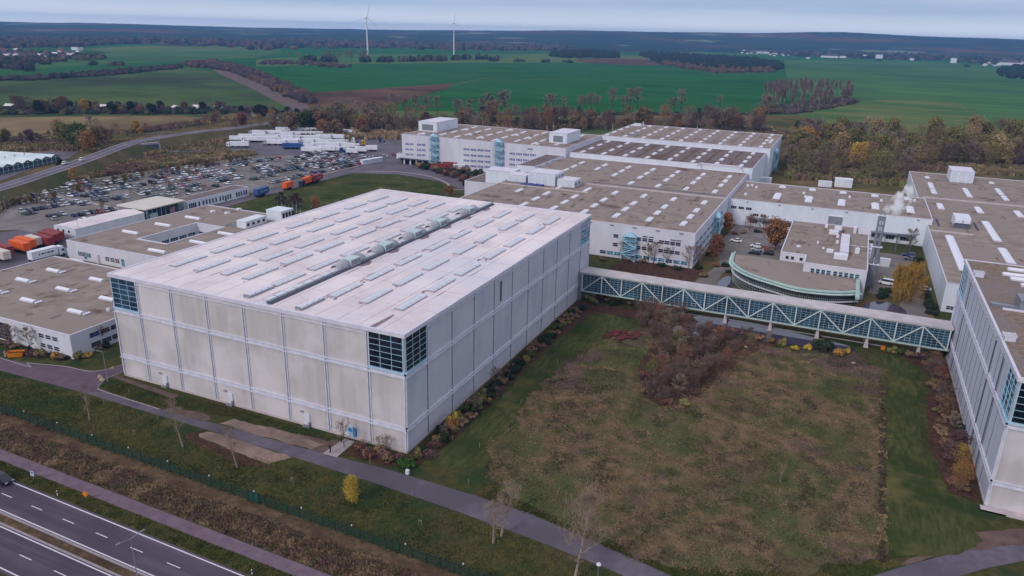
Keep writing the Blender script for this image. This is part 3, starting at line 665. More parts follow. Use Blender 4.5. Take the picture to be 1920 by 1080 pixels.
# ---------------------------------------------------------------- low office blocks beside the warehouse
lo1 = empty('office_building', (-127, 20, 0), 0, 'low two-storey pale office block with brown gravel roof beside the service road', 'building')
lo1.location = (0, 0, 0)
block(lo1, -159, -95.5, .6, 42.5, 6.1, M['wall_white'], M['roof_brown'], M['trim'])
b = MB(); b.box(-154, -148, 42.5, 44.5, 0, 5.9); b.build('stair_bay', M['wall_white'], lo1)
sk = skylight_mesh(5.4, 1.7, .75, M['dome'], M['trim']); flap = MB(); flap.box(-.5, .5, -1, 1, .1, .35); flap.box(-.5, .5, -.95, -.9, 0, .12); flap = flap.mesh('vent_flap', M['trim'])
for px, py, fl in ((44, 525, 1), (101, 507, 1), (120, 542, 1), (182, 524, 0), (54, 563, 1), (143, 584, 1), (202, 560, 0), (-8, 545, 1), (-60, 590, 0), (-30, 510, 1)):
    x, y = at(px, py, 6.4); put(sk, 'skylight', lo1, (x, y, 6.16))
    if fl: put(flap, 'vent_flap', lo1, (x+3.6, y+.3, 6.18))
for px in (202, 205): x, y = at(px, 583, 6.2); b = MB(); b.tube((x, y, 6.1), (x, y, 7), .3, .3, 8, cap=True); b.build('roof_vent', M['dome'], lo1)
def wpy(parent, c, rects, cols, rows, fm=None, gm=None, out=-1, name='window'):
    for a, y, w, h in rects:
        s, z = on_y(a, y, c); s2, _ = on_y(a+w, y, c); _, z2 = on_y(a, y+h, c); window(parent, 'y', c, s, z, abs(s2-s), abs(z2-z), cols, rows, fm, gm, out=out, name=name)
def wpx(parent, c, rects, cols, rows, fm=None, gm=None, out=1, name='window'):
    for a, y, w, h in rects:
        s, z = on_x(a, y, c); window(parent, 'x', c, s, z, w, h, cols, rows, fm, gm, out=out, name=name)
for x in (-106.2, -103.7, -101.2):
    for z in (1.7, 4.3): window(lo1, 'y', .6, x, z, 1.9, 1.15, 1, 2, M['wall_white'], M['glass'], out=-1)
window(lo1, 'y', .6, -121.5, 2.7, 6.2, 4.6, 5, 5, M['wood'], M['glass'], out=-1)
window(lo1, 'y', .6, -139, 2.7, 6.2, 3.2, 5, 3, M['white'], M['glass'], out=-1)
for y in (7, 10, 13, 20, 23, 29, 32):
    for z in (1.7, 4.3): window(lo1, 'x', -95.5, y, z, 2.6, 1.15, 2, 2, M['grey_metal'], M['glass_blue'] if y == 7 and z > 3 else M['glass'], out=1)
dirt(lo1, -158, -97, 2, 41, 6.175, 40, 8)
lo2 = empty('office_building', (0, 0, 0), 0, 'low office block with a sunken light court in its gravel roof', 'building')
zc = 6.0
cx0, cx1, cy0, cy1 = -153.4, -140, 70, 96
def ring(x0, x1, y0, y1, z0, z1, m, nm):
    b = MB()
    for a, c, d, e in ((x0, x1, y0, cy0), (x0, x1, cy1, y1), (x0, cx0, cy0, cy1), (cx1, x1, cy0, cy1)): b.box(a, c, d, e, z0, z1)
    b.build(nm, m, lo2)
ring(-173.3, -120, 57, 121, 0, zc, M['wall_white'], 'wall'); ring(-173, -120.3, 57.3, 120.7, zc+.002, zc+.06, M['roof_brown'], 'roof')
b = MB()
for a, c, d, e in ((-173.35, -119.95, 56.95, 57.25), (-173.35, -119.95, 120.75, 121.05), (-173.35, -173.05, 57.25, 120.75), (-120.25, -119.95, 57.25, 120.75)): b.box(a, c, d, e, zc+.001, zc+.3)
for a, c, d, e in ((cx0-.5, cx1+.5, cy0-.5, cy0+.01), (cx0-.5, cx1+.5, cy1-.01, cy1+.5), (cx0-.5, cx0+.01, cy0, cy1), (cx1-.01, cx1+.5, cy0, cy1)): b.box(a, c, d, e, zc+.061, zc+.35)
b.build('parapet', M['trim'], lo2)
for y in range(6): window(lo2, 'x', cx0, cy0+2.6+y*4.1, 2.3, 3.4, 1.6, 3, 2, M['frame_blue'], M['glass'], out=1)
for x in range(3): window(lo2, 'y', cy1, cx0+2.6+x*4.1, 2.3, 3.4, 1.6, 3, 2, M['frame_blue'], M['glass'], out=-1)
sk2 = skylight_mesh(7.6, 1.5, .8, M['dome'], M['dome'])
for px, py in ((245, 435), (306, 421), (362, 408), (295, 470), (372, 454), (425, 438), (424, 478)):
    x, y = at(px, py, 6.4); put(sk2, 'skylight', lo2, (x, y, zc+.06))
for px, py in ((398, 396), (425, 399), (447, 392)):
    x, y = at(px, py, 6.4); b = MB(); b.box(x-.7, x+.7, y-.7, y+.7, zc, zc+.7); b.tube((x+1.4, y, zc), (x+1.4, y, zc+1), .25, .25, 7, cap=True); b.build('roof_vent', M['dome'], lo2)
for x, y, x1, y1, h in ((-136, 99, -131.5, 110, 2.6), (-134.5, 113.5, -127, 120.5, 4.0)):
    b = MB(); b.box(x, x1, y, y1, zc+.061, zc+h); b.box(x-.1, x1+.1, y-.1, y1+.1, zc+h+.001, zc+h+.2)
    for k in range(4): b.box(x1+.001, x1+.06, y+.6+k*(y1-y)/4, y+.6+k*(y1-y)/4+1.2, zc+.9, zc+h-.7, 1)
    b.build('plant_room', [M['wall_pale'], M['glass']], lo2)
b = MB(); x, y = -141, 98.5
for k in range(5): b.box(x, x+5, y+k*.7, y+k*.7+.1, zc+.6, zc+.75)
b.box(x, x+.1, y, y+3, zc+.06, zc+.7); b.build('cable_tray', M['galv'], lo2)
for c, n in ((-166.3, 2), (-162.8, 1), (-153.8, 1), (-151.3, 1), (-149, 1)):
    window(lo2, 'y', 57, c, 2.2, 1.9*n, 1.5, 2*n, 3, M['wall_white'], M['glass'], out=-1)
for c in (-164.6, -146.4): window(lo2, 'y', 57, c, 1.9, 1.4, 2.6, 2, 1, M['frame_blue'], M['glass_sky'], out=-1)
b = MB(); b.box(-174.6, -173.36, 57.4, 60, 0, 3); b.build('porch', M['frame_blue'], lo2)
b = MB(); b.tube((-158, 56.5, 0), (-158, 56.5, 3.2), .25, .25, 8, cap=True); b.build('flue', M['dome'], lo2)

# white hall, entrance canopy and gatehouse
hall = empty('tent_hall', (0, 0, 0), 0, 'long white low hall with three dark round windows beside the car park', 'hall')
b = MB(); b.box(-202.5, -190.6, 73, 104, 0, 4.3); b.build('wall', M['wall_pale'], hall)
b = MB(); zr_ = 4.3
b.quad((-202.7, 72.8, zr_), (-190.4, 72.8, zr_), (-196.5, 72.8, zr_+.8), m=1); b.quad((-202.7, 104.2, zr_), (-196.5, 104.2, zr_+.8), (-190.4, 104.2, zr_), m=1)
b.quad((-202.7, 72.8, zr_), (-196.5, 72.8, zr_+.8), (-196.5, 104.2, zr_+.8), (-202.7, 104.2, zr_)); b.quad((-190.4, 72.8, zr_), (-190.4, 104.2, zr_), (-196.5, 104.2, zr_+.8), (-196.5, 72.8, zr_+.8))
b.build('roof', [M['roof_white'], M['wall_pale']], hall)
for x in (-200.3, -197.3, -194.3):
    b = MB(); b.tube((x, 72.99, 2.9), (x, 72.9, 2.9), .55, .55, 14, cap=True); b.build('window', M['glass'], hall)
can = empty('entrance_pavilion', (0, 0, 0), 0, 'glass entrance pavilion under a big flat cream roof by the car park', 'building')
b = MB(); b.box(-207.5, -190.3, 104.6, 125.6, 5.0, 5.45); b.build('roof', mat('cream_roof', S(206, 202, 194), S(194, 190, 184), .2, 6), can)
b = MB(); b.box(-203, -192.6, 107, 123.5, .05, 4.99, 0); b.build('glazing', M['glass_teal'], can)
for k in range(8): b = MB(); b.box(-192.5, -192.3, 107+k*2.3, 107.16+k*2.3, 0, 4.98); b.build('post', M['steel_green'], can)
b = MB(); b.box(-192.58, -192.35, 108, 112, .1, 2.6); b.build('door', M['steel_green'], can)
b = MB(); b.box(-192.3, -192.1, 118.6, 120.4, .3, 3.4); b.build('poster', mat('red_poster', S(176, 52, 66), S(196, 150, 156), 1.2, 3), can)
for x, y in ((-207, 105.2), (-190.8, 105.2), (-207, 125), (-190.8, 125)):
    b = MB(); b.tube((x, y, 0), (x, y, 5), .14, .14, 8); b.build('column', M['truss'], can)
gate = empty('gatehouse', (0, 0, 0), 0, 'long white gatehouse wing with narrow dark windows beside the entrance pavilion', 'building')
block(gate, -200.3, -191.6, 127.4, 165, 4.2, M['wall_pale'], M['roof_dark'], M['trim'], ph=.2)
for y in [128.6, 129.7, 130.8, 131.9, 134, 136.4, 138.3, 140.2, 142.1, 144, 146.5, 148.3, 151.4, 153, 157, 158.5, 160, 161.8, 163.4]:
    window(gate, 'x', -191.6, y, 2.0, .75, 2.1, 1, 1, M['joint'], M['glass'])
window(gate, 'x', -191.6, 149.9, 1.6, 1.1, 2.6, 1, 1, M['steel_green'], M['glass_teal'], name='door')

# ---------------------------------------------------------------- production halls
ha = empty('production_hall', (0, 0, 0), 0, 'three-storey production hall with rows of rooflights facing the lawn court by the footbridge', 'factory hall')
block(ha, -73, 25.6, 149.4, 284.8, 12.7, M['wall_white'], M['roof_brown'], M['trim'])
sa = skylight_mesh(2.1, 6.0, .6); sa2 = skylight_mesh(1.9, 8.5, .6)
for k in range(7):
    x = 18.8-12.8*k
    for j, y in enumerate((161.6, 173.8, 186.0, 202.3, 228, 244.3, 256.5, 269)):
        if k == 6 and j < 2: continue
        if k >= 4 and j in (4, ): continue
        if k == 5 and j in (5,): continue
        put(sa2 if (j == 3 and k > 3) else sa, 'skylight', ha, (x, y, 12.76))
b = MB(); b.box(-38, 25.2, 214.6, 215.1, 12.77, 13.3); b.build('fire_wall', M['trim_pink'], ha)
b = MB(); b.box(-72.5, -30, 196.4, 196.9, 12.77, 13.2); b.build('fire_wall', M['trim_pink'], ha)
b = MB(); b.box(-36, 25, 221.2, 221.5, 12.77, 12.95); b.build('roof_conduit', M['joint'], ha)
dirt(ha, -70, 24, 151, 213, 12.775, 70, 1); dirt(ha, -70, 24, 223, 283, 12.775, 60, 2)
def wgrid(parent, c, pts, cols, rows, w, h, fm=None, gm=None, out=-1):
    for a, y in pts: s, z = on_y(a, y, c); window(parent, 'y', c, s, z, w, h, cols, rows, fm, gm, out=out)
Yh = 149.4
zoom = lambda l: [(960+a/4, 400+q/4) for a, q in l]
wgrid(ha, Yh, zoom([(865, 159), (910, 163), (998, 175), (1043, 180), (1208, 201), (1251, 206)]), 1, 1, 1.9, .5, M['wall_white'])
for z_, lst in ((9.1, 0), (5.9, 0)):
    pass
for z in (8.25, 5.0):
    for a in (778,): s, _ = on_y(960+a/4, 447, Yh); window(ha, 'y', Yh, s, z, 1.9, 1.35, 1, 2, M['wall_white'], out=-1)
    for a in (863, 906, 949, 994, 1039, 1120, 1162, 1205, 1247):
        s, _ = on_y(960+a/4, 455, Yh); window(ha, 'y', Yh, s, z, 1.85, 1.35, 1, 2, M['wall_white'], out=-1)
for a in range(12):
    x = -7.6+a*2.75
    window(ha, 'y', Yh, x, 1.6, 2.3, 1.3, 2, 2, M['frame_blue'], M['glass_sky'] if a % 3 else M['glass'], out=-1)
for k in range(8):
    for z in (2.0, 5.2, 8.4): window(ha, 'x', 25.6, 154+k*7.6, z, 5.6, 1.2, 4, 1, M['frame_blue'], M['glass_blue'], out=1)
for k in range(5):
    b = MB(); b.box(-14+k*8.5, -12.6+k*8.5, 149.2, 149.38, 12.0, 12.3); b.build('gully', M['joint'], ha)
hc = empty('production_hall', (0, 0, 0), 0, 'middle production hall, one step higher, with dark streaked roof between two pale roof walls', 'factory hall')
block(hc, -71.6, 27.6, 284.9, 344.8, 15.3, M['wall_pale'], M['roof_dark'], M['trim'])
for k in range(8):
    for j, y in enumerate((290.5, 305.3, 321.3, 337.4)):
        put(sa, 'skylight', hc, (21.1-12.3*k, y, 15.36))
for k in range(7):
    b = MB(); x = 14.8-12.3*k
    b.quad((x-.5, 288, 15.38), (x+.4, 287, 15.38), (x+.9, 300, 15.38), (x+.35, 318, 15.38), (x+.5, 342, 15.38), (x-.4, 342, 15.38), (x-.7, 322, 15.38), (x-.2, 303, 15.38)); b.build('roof_stain', mat('gutter_dirt', S(84, 68, 66), S(104, 90, 88), .4, 6) if k == 0 else bpy.data.materials['gutter_dirt'], hc)
x, y = at(1312, 308, 15.3); x2, y2 = at(1388, 318, 15.3); b = MB()
b.box(x, x2, y, y+.3, 15.36, 16.2); b.box(x, x+.3, y-9, y, 15.36, 16.2); b.box(x2-.3, x2, y-9, y, 15.36, 16.2); b.build('roof_rail', M['trim'], hc)
hd = empty('production_hall', (0, 0, 0), 0, 'rearmost and highest production hall with ten files of small rooflights', 'factory hall')
block(hd, -71.6, 29.6, 344.9, 417, 17.8, M['wall_pale'], M['roof_brown'], M['trim'])
sd_ = skylight_mesh(2.2, 5.0, .6)
for k in range(9):
    for y in (350.5, 365.5, 381, 396, 411): put(sd_, 'skylight', hd, (23.7-11.65*k, y, 17.86))
for y in (370, 376, 383): b = MB(); b.box(25.8, 27.2, y, y+2, 17.86, 18.7); b.build('roof_vent', M['dome'], hd)
x, y = at(1195, 236, 17.8); b = MB(); b.box(x-2, x+3, y-2, y, 17.86, 19.6); b.tube((x+4, y, 17.8), (x+4, y, 21), .3, .3, 6); b.build('plant_room', M['wall_pale'], hd)
x, y = at(1187, 254, 17.8); b = MB(); b.box(x-3, x+3, y-1, y+1, 17.86, 18.9, 0); b.build('plant_room', M['grey_metal'], hd)
for k in range(8):
    b = MB(); x = 17.8-11.65*k; b.box(x-.16, x+.16, 346, 416, 17.861, 17.89); b.build('roof_seam', bpy.data.materials['gutter_dirt'], hd)
dirt(hd, -70, 28, 347, 415, 17.875, 60, 3); dirt(hc, -70, 26, 287, 343, 15.39, 50, 4)
def stair_tower(name, x, y, z, outx, outy, label, m, n=5, w=3.2, floors=None):
    """open zigzag steel escape stair standing against a wall"""
    t = empty(name, (x, y, 0), math.atan2(outx, -outy), label, 'escape stair')
    fl = floors or n
    for k in range(fl):
        za = z*(k+1)/fl
        b = MB(); b.box(-w, w, -2.4, -.05, za-.2, za); b.build('landing', m, t)
        b = MB(); s = 1 if k % 2 else -1
        zb = z*k/fl
        b.quad((-w*s, -2.3, zb), (w*s, -2.3, za), (w*s, -1.2, za), (-w*s, -1.2, zb)); b.quad((-w*s, -2.3, zb-.25), (-w*s, -1.2, zb-.25), (w*s, -1.2, za-.25), (w*s, -2.3, za-.25))
        for d in (-2.35, -1.15):
            b.bar((-w*s, d, zb+1), (w*s, d, za+1), .12); b.bar((-w*s, d, zb+.1), (w*s, d, za+.1), .34)
        b.build('flight', m, t)
        b = MB(); b.box(-w, w, -2.42, -2.36, za+.85, za+1.05)
        for q in range(6): b.box(-w+q*w/2.5, -w+q*w/2.5+.1, -2.42, -2.36, za, za+1)
        b.build('railing', m, t)
    for a in (-w, w-.2):
        for d in (-2.4, -.3): b = MB(); b.box(a, a+.2, d, d+.2, 0, z+1.4); b.build('post', m, t)
    b = MB(); b.quad((-w, -2.4, z+1.5), (w, -2.4, z+1.5), (0, -1.2, z+3.4)); b.quad((w, -2.4, z+1.5), (w, 0, z+1.5), (0, -1.2, z+3.4)); b.quad((-w, 0, z+1.5), (-w, -2.4, z+1.5), (0, -1.2, z+3.4)); b.quad((w, 0, z+1.5), (-w, 0, z+1.5), (0, -1.2, z+3.4)); b.build('roof', m, t)
    return t
stair_tower('escape_stair', 2.6, 149.3, 7.6, 0, -1, 'pale green outdoor escape stair on the hall wall beside the tall warehouse corner', M['steel_blue'], floors=3, w=2.6)
x = 25.7
stair_tower('escape_stair', 25.7, 190, 9.2, 1, 0, 'outdoor escape stair with curved landings between the hall side wall and the small court', M['steel_blue'], floors=3, w=2.4)
stair_tower('escape_stair', 29.7, 372, 12, 1, 0, 'blue escape stair on the side of the rearmost hall in front of trees', M['steel_blue'], floors=3, w=3)

# far office and dispatch building
of = empty('office_building', (0, 0, 0), 0, 'big pale four-storey dispatch building with blue window bands and two roof boxes', 'building')
block(of, -177.5, -71.8, 281, 345, 17.8, M['wall_white'], M['roof_brown'], M['trim'], z0=0)
z64 = lambda a, q: (740+a/6.4, 210+q/6.4)
def band(a0, a1, qy, q_dy, segs, npan, gm):
    for s in range(segs):
        a = a0+(a1-a0)*(s+.5)/segs; q = qy+q_dy*(s+.5)/segs
        x, z = on_y(*z64(a, q), 281); xa, _ = on_y(*z64(a0+(a1-a0)*s/segs, q), 281); xb, _ = on_y(*z64(a0+(a1-a0)*(s+1)/segs, q), 281)
        window(of, 'y', 281, x, z, (xb-xa)*.86, 1.5, npan, 1, M['wall_white'], gm, out=-1, fw_=.3)
for q in (383, 447, 508):
    band(125, 230, q, 4, 2, 3, M['glass_blue']); band(265, 375, q+8, 4, 2, 3, M['glass_blue'])
for q in (445, 515, 580, 643): band(820, 1155, q, 22, 4, 4, M['glass_blue'])
for q in (496, 566, 628): band(1370, 1700, q, 24, 4, 4, M['glass_blue'])
b = MB(); b.box(-177.3, -152, 280.4, 280.98, .1, 3.2); b.build('loading_bay', M['black'], of)
for k in range(6):
    b = MB(); x = -176+k*4.3; b.box(x, x+.9, 279.9, 280.39, 0, 3.3); b.build('bay_pillar', M['wall_white'], of)
b = MB(); b.box(-179, -150.5, 278.6, 280.98, 3.5, 3.8); b.build('canopy', M['joint'], of)
b = MB(); x, z = on_y(*z64(1625, 445), 281); b.box(x-1.6, x+1.6, 280.9, 280.97, z-.45, z+.45); b.build('company_plate', M['galv'], of)
for (x0_, x1_, y0_, y1_, zt) in ((-180+2.7, -164.3, 300.5, 328, 23.6), (-88.4, -77.5, 298, 321, 23.4)):
    b = MB(); b.box(x0_, x1_, y0_, y1_, 17.87, zt); b.box(x0_-.15, x1_+.15, y0_-.15, y1_+.15, zt+.001, zt+.3, 1)
    b.box(x0_+2.5, x1_-2.5, y0_-.06, y0_-.001, 18.6, zt-1.3, 2); b.build('roof_house', [M['wall_pale'], M['trim'], M['grey_metal']], of)
so_ = skylight_mesh(1.9, 6.4, .7); sv = MB(); sv.box(-1.2, 1.2, -.9, .9, 0, .8); sv = sv.mesh('roof_vent', M['trim'])
for k in range(8):
    for j in range(4):
        x = -168+12.4*k; y = 288+14*j+(5 if k % 2 else 0)
        if (-178 < x < -163 and 297 < y < 331) or (-90 < x < -76 and 295 < y < 324) or y > 340: continue
        put(so_, 'skylight', of, (x, y, 17.86))
        if (k+j) % 3 == 0: put(sv, 'roof_vent', of, (x+2.4, y-1, 17.86))
stair_tower('escape_stair', -154.6, 280.9, 17, 0, -1, 'light blue zigzag stair tower nearer the loading bays of the dispatch building', M['steel_blue'], floors=5, w=2.6)
stair_tower('escape_stair', -112, 280.9, 17, 0, -1, 'light blue zigzag stair tower between the two blue window bands', M['steel_blue'], floors=5, w=2.6)
dirt(of, -176, -73, 283, 343, 17.875, 60, 9)
wing = empty('link_building', (0, 0, 0), 0, 'narrow lower link building between the dispatch building and the production halls', 'building')
block(wing, -83, -73.1, 240, 280.9, 13.6, M['wall_pale'], M['roof_dark'], M['trim'])
for y in (246, 256, 266): window(wing, 'x', -73.1, y, 13.1, 5, .5, 3, 1, M['wall_pale'], M['glass_blue'])
ann = empty('annex_building', (0, 0, 0), 0, 'small flat annex with pale walls beside the autumn shrubs and the hall roof edge', 'building')
block(ann, -99.5, -73.2, 214, 238, 8.2, M['wall_white'], M['roof_dark'], M['trim'])
b = MB(); b.box(-89, -75, 216, 226, 8.28, 14.5); b.box(-89.2, -74.8, 215.8, 226.2, 14.51, 14.7, 1); b.build('stair_head', [M['wall_pale'], M['trim']], ann)
b = MB(); b.box(-99.5, -73.2, 238.1, 240, 0, 7.9); b.build('loading_ramp', M['wall_white'], ann)
# plant rooms on the hall roof
def plant(x0, x1, y0, y1, z0, z1, label, nm='roof_plant_room', door=True):
    r = empty(nm, (x0, y0, z0), 0, label, 'plant room'); w, l, h = x1-x0, y1-y0, z1-z0
    b = MB(); b.box(0, w, 0, l, .3, h); b.box(.3, w-.3, .3, l-.3, 0, .29); b.build('casing', M['wall_pale'], r)
    b = MB(); b.box(-.15, w+.15, -.15, l+.15, h+.001, h+.22); b.build('roof', M['trim'], r)
    b = MB(); n = max(2, int(w/3))
    for k in range(n): b.box(w*(k+.15)/n, w*(k+.85)/n, -.06, -.001, .7, h-.7)
    b.build('louvre', M['dome_cool'], r)
    b = MB(); n = max(2, int(l/3))
    for k in range(n): b.box(w+.001, w+.06, l*(k+.15)/n, l*(k+.85)/n, .7, h-.9)
    b.build('louvre', M['grey_metal'], r)
    return r
plant(-60.5, -47.5, 201.5, 213, 12.77, 18.2, 'largest white plant room standing on the hall roof, with a blue tarpaulin beside it')
plant(-71.4, -62.3, 203, 210, 12.77, 16.0, 'small white plant room on the hall roof nearest the annex')
plant(-47.2, -38.8, 203.2, 212, 12.77, 15.9, 'low white plant room on the roof between the largest one and the fire wall')
b = MB()
for k in range(8): b.box(-62.5+k*1.3, -61.4+k*1.3, 197.6, 200.8, 12.78, 13.5+.1*(k % 2))
tag(b.build('tarpaulin_cover', M['pvblue']), 'blue tarpaulin cover lying before the largest roof plant room', 'tarpaulin')
# hall behind the boiler house
hr = empty('workshop_hall', (0, 0, 0), 0, 'long workshop hall with five wide rooflights behind the boiler house', 'factory hall')
block(hr, 25.7, 105, 225, 271.5, 11, M['wall_pale'], M['roof_brown'], M['trim'])
sl = skylight_mesh(3.0, 13, .5, M['dome'], M['trim']); ss = skylight_mesh(3, 4.6, .5, M['dome'], M['trim'])
for k in range(5): put(sl, 'skylight', hr, (44.2+13.35*k, 241.3, 11.06)); put(ss, 'skylight', hr, (44.3+13.35*k, 265.5, 11.06))
for px, py in ((1402, 350), (1410, 349), (1378, 357), (1398, 366), (1418, 353), (1507, 364), (1510, 371), (1593, 371), (1652, 378), (1714, 378)):
    x, y = at(px, py, 11); b = MB(); b.box(x-.5, x+.5, y-.5, y+.5, 11.06, 12); b.build('roof_vent', M['dome'], hr)
for k in range(6):
    b = MB(); b.box(33+k*13.3, 34+k*13.3, 224.8, 224.98, 10.3, 10.6); b.build('gully', M['joint'], hr)
b = MB(); b.box(34, 100, 222.4, 224.9, 3.9, 4.2)
for k in range(14): b.box(34+k*5, 34.2+k*5, 222.4, 222.6, 0, 3.9)
b.build('canopy', M['grey_metal'], hr)
for k in range(12): window(hr, 'y', 225, 37+k*5.4, 2.2, 3.2, 1.6, 3, 1, M['white'], M['glass'], out=-1)
for k in range(5): window(hr, 'y', 225, 28+k*3.2, 7.6 if k < 3 else 5.2, 2.4, 1.2, 3, 1, M['white'], M['glass'], out=-1)
dirt(hr, 27, 104, 227, 270, 11.075, 45, 5)
fr = empty('production_hall', (0, 0, 0), 0, 'wide hall with long strip rooflights between the workshop hall and the grey warehouse', 'factory hall')
block(fr, 103.2, 235, 142.2, 363, 9, M['wall_pale'], M['roof_brown'], M['rail'])
b = MB(); b.box(105.2, 234.6, 284.5, 285.1, 9.07, 9.7); b.build('fire_wall', M['trim_pink'], fr)
b = MB(); x, y = at(1744, 433, 9); x2, y2 = at(1822, 438, 9); b.box(x, x2, y-.2, y+.3, 9.07, 9.6); b.build('fire_wall', M['trim_pink'], fr)
f1 = skylight_mesh(2.6, 12.5, .5, M['dome'], M['trim']); f2 = skylight_mesh(2.6, 34, .5, M['dome'], M['trim']); f3 = skylight_mesh(2.4, 4.4, .6)
for k in range(8):
    x = 111.2+14.9*k
    put(f1, 'skylight', fr, (x, 266.5, 9.06))
    for y in ([346, 326, 320, 314, 306, 300] if k % 2 == 0 else [318, 312, 306, 300]): put(f3, 'skylight', fr, (x, y, 9.06))
for px0, py0, px1, py1 in ((1783, 443, 1803, 508), (1845, 416, 1873, 453), (1875, 466, 1900, 495), (1960, 480, 1990, 520)):
    x, ya = at(px0, py0, 9.1); _, yb = at(px1, py1, 9.1)
    ln = abs(ya-yb); me = skylight_mesh(2.8, ln, .5, M['dome'], M['trim']); put(me, 'skylight', fr, ((x+at(px1, py1, 9.1)[0])/2, (ya+yb)/2, 9.06))
plant(121, 131.5, 338, 355, 9.07, 15, 'white plant room alone on the roof of the wide hall near the tree belt')
dirt(fr, 105, 200, 145, 283, 9.075, 90, 6); dirt(fr, 105, 200, 287, 361, 9.075, 50, 7)
cu = empty('chiller_unit', (0, 0, 0), 0, 'twin-hood white chiller unit in a dark roof enclosure of the wide hall', 'chiller')
x, y = at(1800, 425, 9); b = MB(); b.box(x-2.6, x+3, y-2, y+7, 9.5, 13); b.build('casing', M['wall_pale'], cu)
for s in (-2.4, .4): b = MB(); b.box(x+s, x+s+2.4, y-3.2, y-2.01, 11, 12.4); b.build('hood', M['dome'], cu)
b = MB(); b.box(x-8, x-7.4, y-4, y+9, 9.07, 9.5); b.box(x+5.5, x+6.1, y-4.5, y+9, 9.07, 9.5); b.box(x-2.6, x+3, y-3.4, y-2.01, 9.07, 10.6); b.build('frame', M['joint'], cu)
window(fr, 'y', 142.2, 107.8, 6.0, 2.0, 1.3, 2, 2, M['joint'], M['glass'], out=-1)
for x in (105.6, 108.2, 110.8): window(fr, 'y', 142.2, x, 1.5, 2.2, 1.2, 2, 2, M['white'], M['glass'], out=-1)
# boiler house with the curved canteen in front
bh = empty('boiler_house', (0, 0, 0), 0, 'white boiler house with gravel roof crowded with flues, joined to the curved canteen', 'building')
poly = [(54.2, 151.8), (62.3, 151.8), (62.3, 142), (81.2, 142), (81.9, 203), (54.2, 203)]
b = MB(); b.prism(poly, 0, 9.4); b.build('wall', M['wall_white'], bh)
b = MB(); b.prism([(54.5, 152.1), (62.6, 152.1), (62.6, 142.3), (80.9, 142.3), (81.6, 202.7), (54.5, 202.7)], 9.401, 9.46); b.build('roof', M['roof_brown'], bh)
b = MB()
for p, q in zip(poly, poly[1:]+poly[:1]):
    l = math.hypot(q[0]-p[0], q[1]-p[1]); u = ((q[0]-p[0])/l, (q[1]-p[1])/l); b.ob(p, u, (-u[1], u[0]), 0, l, -.05, .3, 9.402, 9.8)
b.build('parapet', M['trim'], bh)
for k in range(9): window(bh, 'y', 142, 65.2+k*1.62+(.35 if k > 3 else 0), 7.4, 1.15, 1.5, 1, 2, M['steel_green'], M['glass_teal'], out=-1)
for x in (56.5, 58.2, 61): window(bh, 'y', 151.8, x, 8.0, 1.1, 1.2, 1, 1, M['white'], M['glass'], out=-1)
p54 = lambda a, q, z: at(1340+a/5.4, 400+q/5.4, z)
x, y = p54(1310, 400, 10.5); x2, y2 = p54(1320, 220, 10.5)
b = MB(); b.box(x-1.4, x+1.4, y, y2, 9.47, 11.0); b.build('ventilation_duct', M['trim'], bh)
x, y = p54(1280, 430, 10.5); b = MB(); b.box(x-2.2, x+2, y-1.2, y+1.6, 9.47, 11.1); b.build('fan_housing', M['dome'], bh)
x, y = p54(1215, 110, 9.6); b = MB(); b.box(x-2.6, x+2.6, y-1, y+1.6, 9.47, 12.8); b.box(x-2.7, x+2.7, y-1.1, y+1.7, 12.81, 13, 1); b.build('lift_head', [M['grey_metal'], M['trim']], bh)
for a, q, w, l, h in ((1250, 160, 1.3, 1, 1.1), (1205, 205, 1.6, 1.3, 1.3), (1165, 390, 1.1, .9, 1.0), (1440, 400, .7, .7, 1.8), (1245, 240, .5, .5, .9), (1240, 300, .5, .5, .9), (1045, 300, .35, .35, .6), (850, 335, .7, .5, .4), (1100, 355, .4, .4, .4), (1130, 140, .5, .5, 1.2)):
    x, y = p54(a, q, 9.6); b = MB(); b.box(x-w, x+w, y-l, y+l, 9.47, 9.46+h); b.tube((x, y, 9.46+h), (x, y, 9.8+h), .2, .2, 7, cap=True); b.build('roof_vent', M['dome'], bh)
b = MB(); x, y = p54(1420, 190, 9.6); b.box(x-.6, x+.4, y-2, y+2, 9.47, 11.6); x, y = p54(1515, 200, 9.6)
for t in (-1.7, 1.7): b.box(x-2.2, x+2.2, y+t, y+t+.25, 9.47, 11.6)
b.build('roof_screen', M['trim'], bh)
b = MB(); x, y = p54(1300, 325, 9.6); b.bar((x, y, 9.9), (81, y, 9.9), .3); b.build('roof_pipe', M['trim_pink'], bh)
for k in range(5):
    x, y = p54(1555, 290+45*k, 9.2); b = MB(); b.box(82.0, 83.6, y-.8, y+.8, 3, 8.6); b.build('wall_unit', M['trim'], bh)
dirt(bh, 56, 80, 153, 200, 9.47, 22, 10)
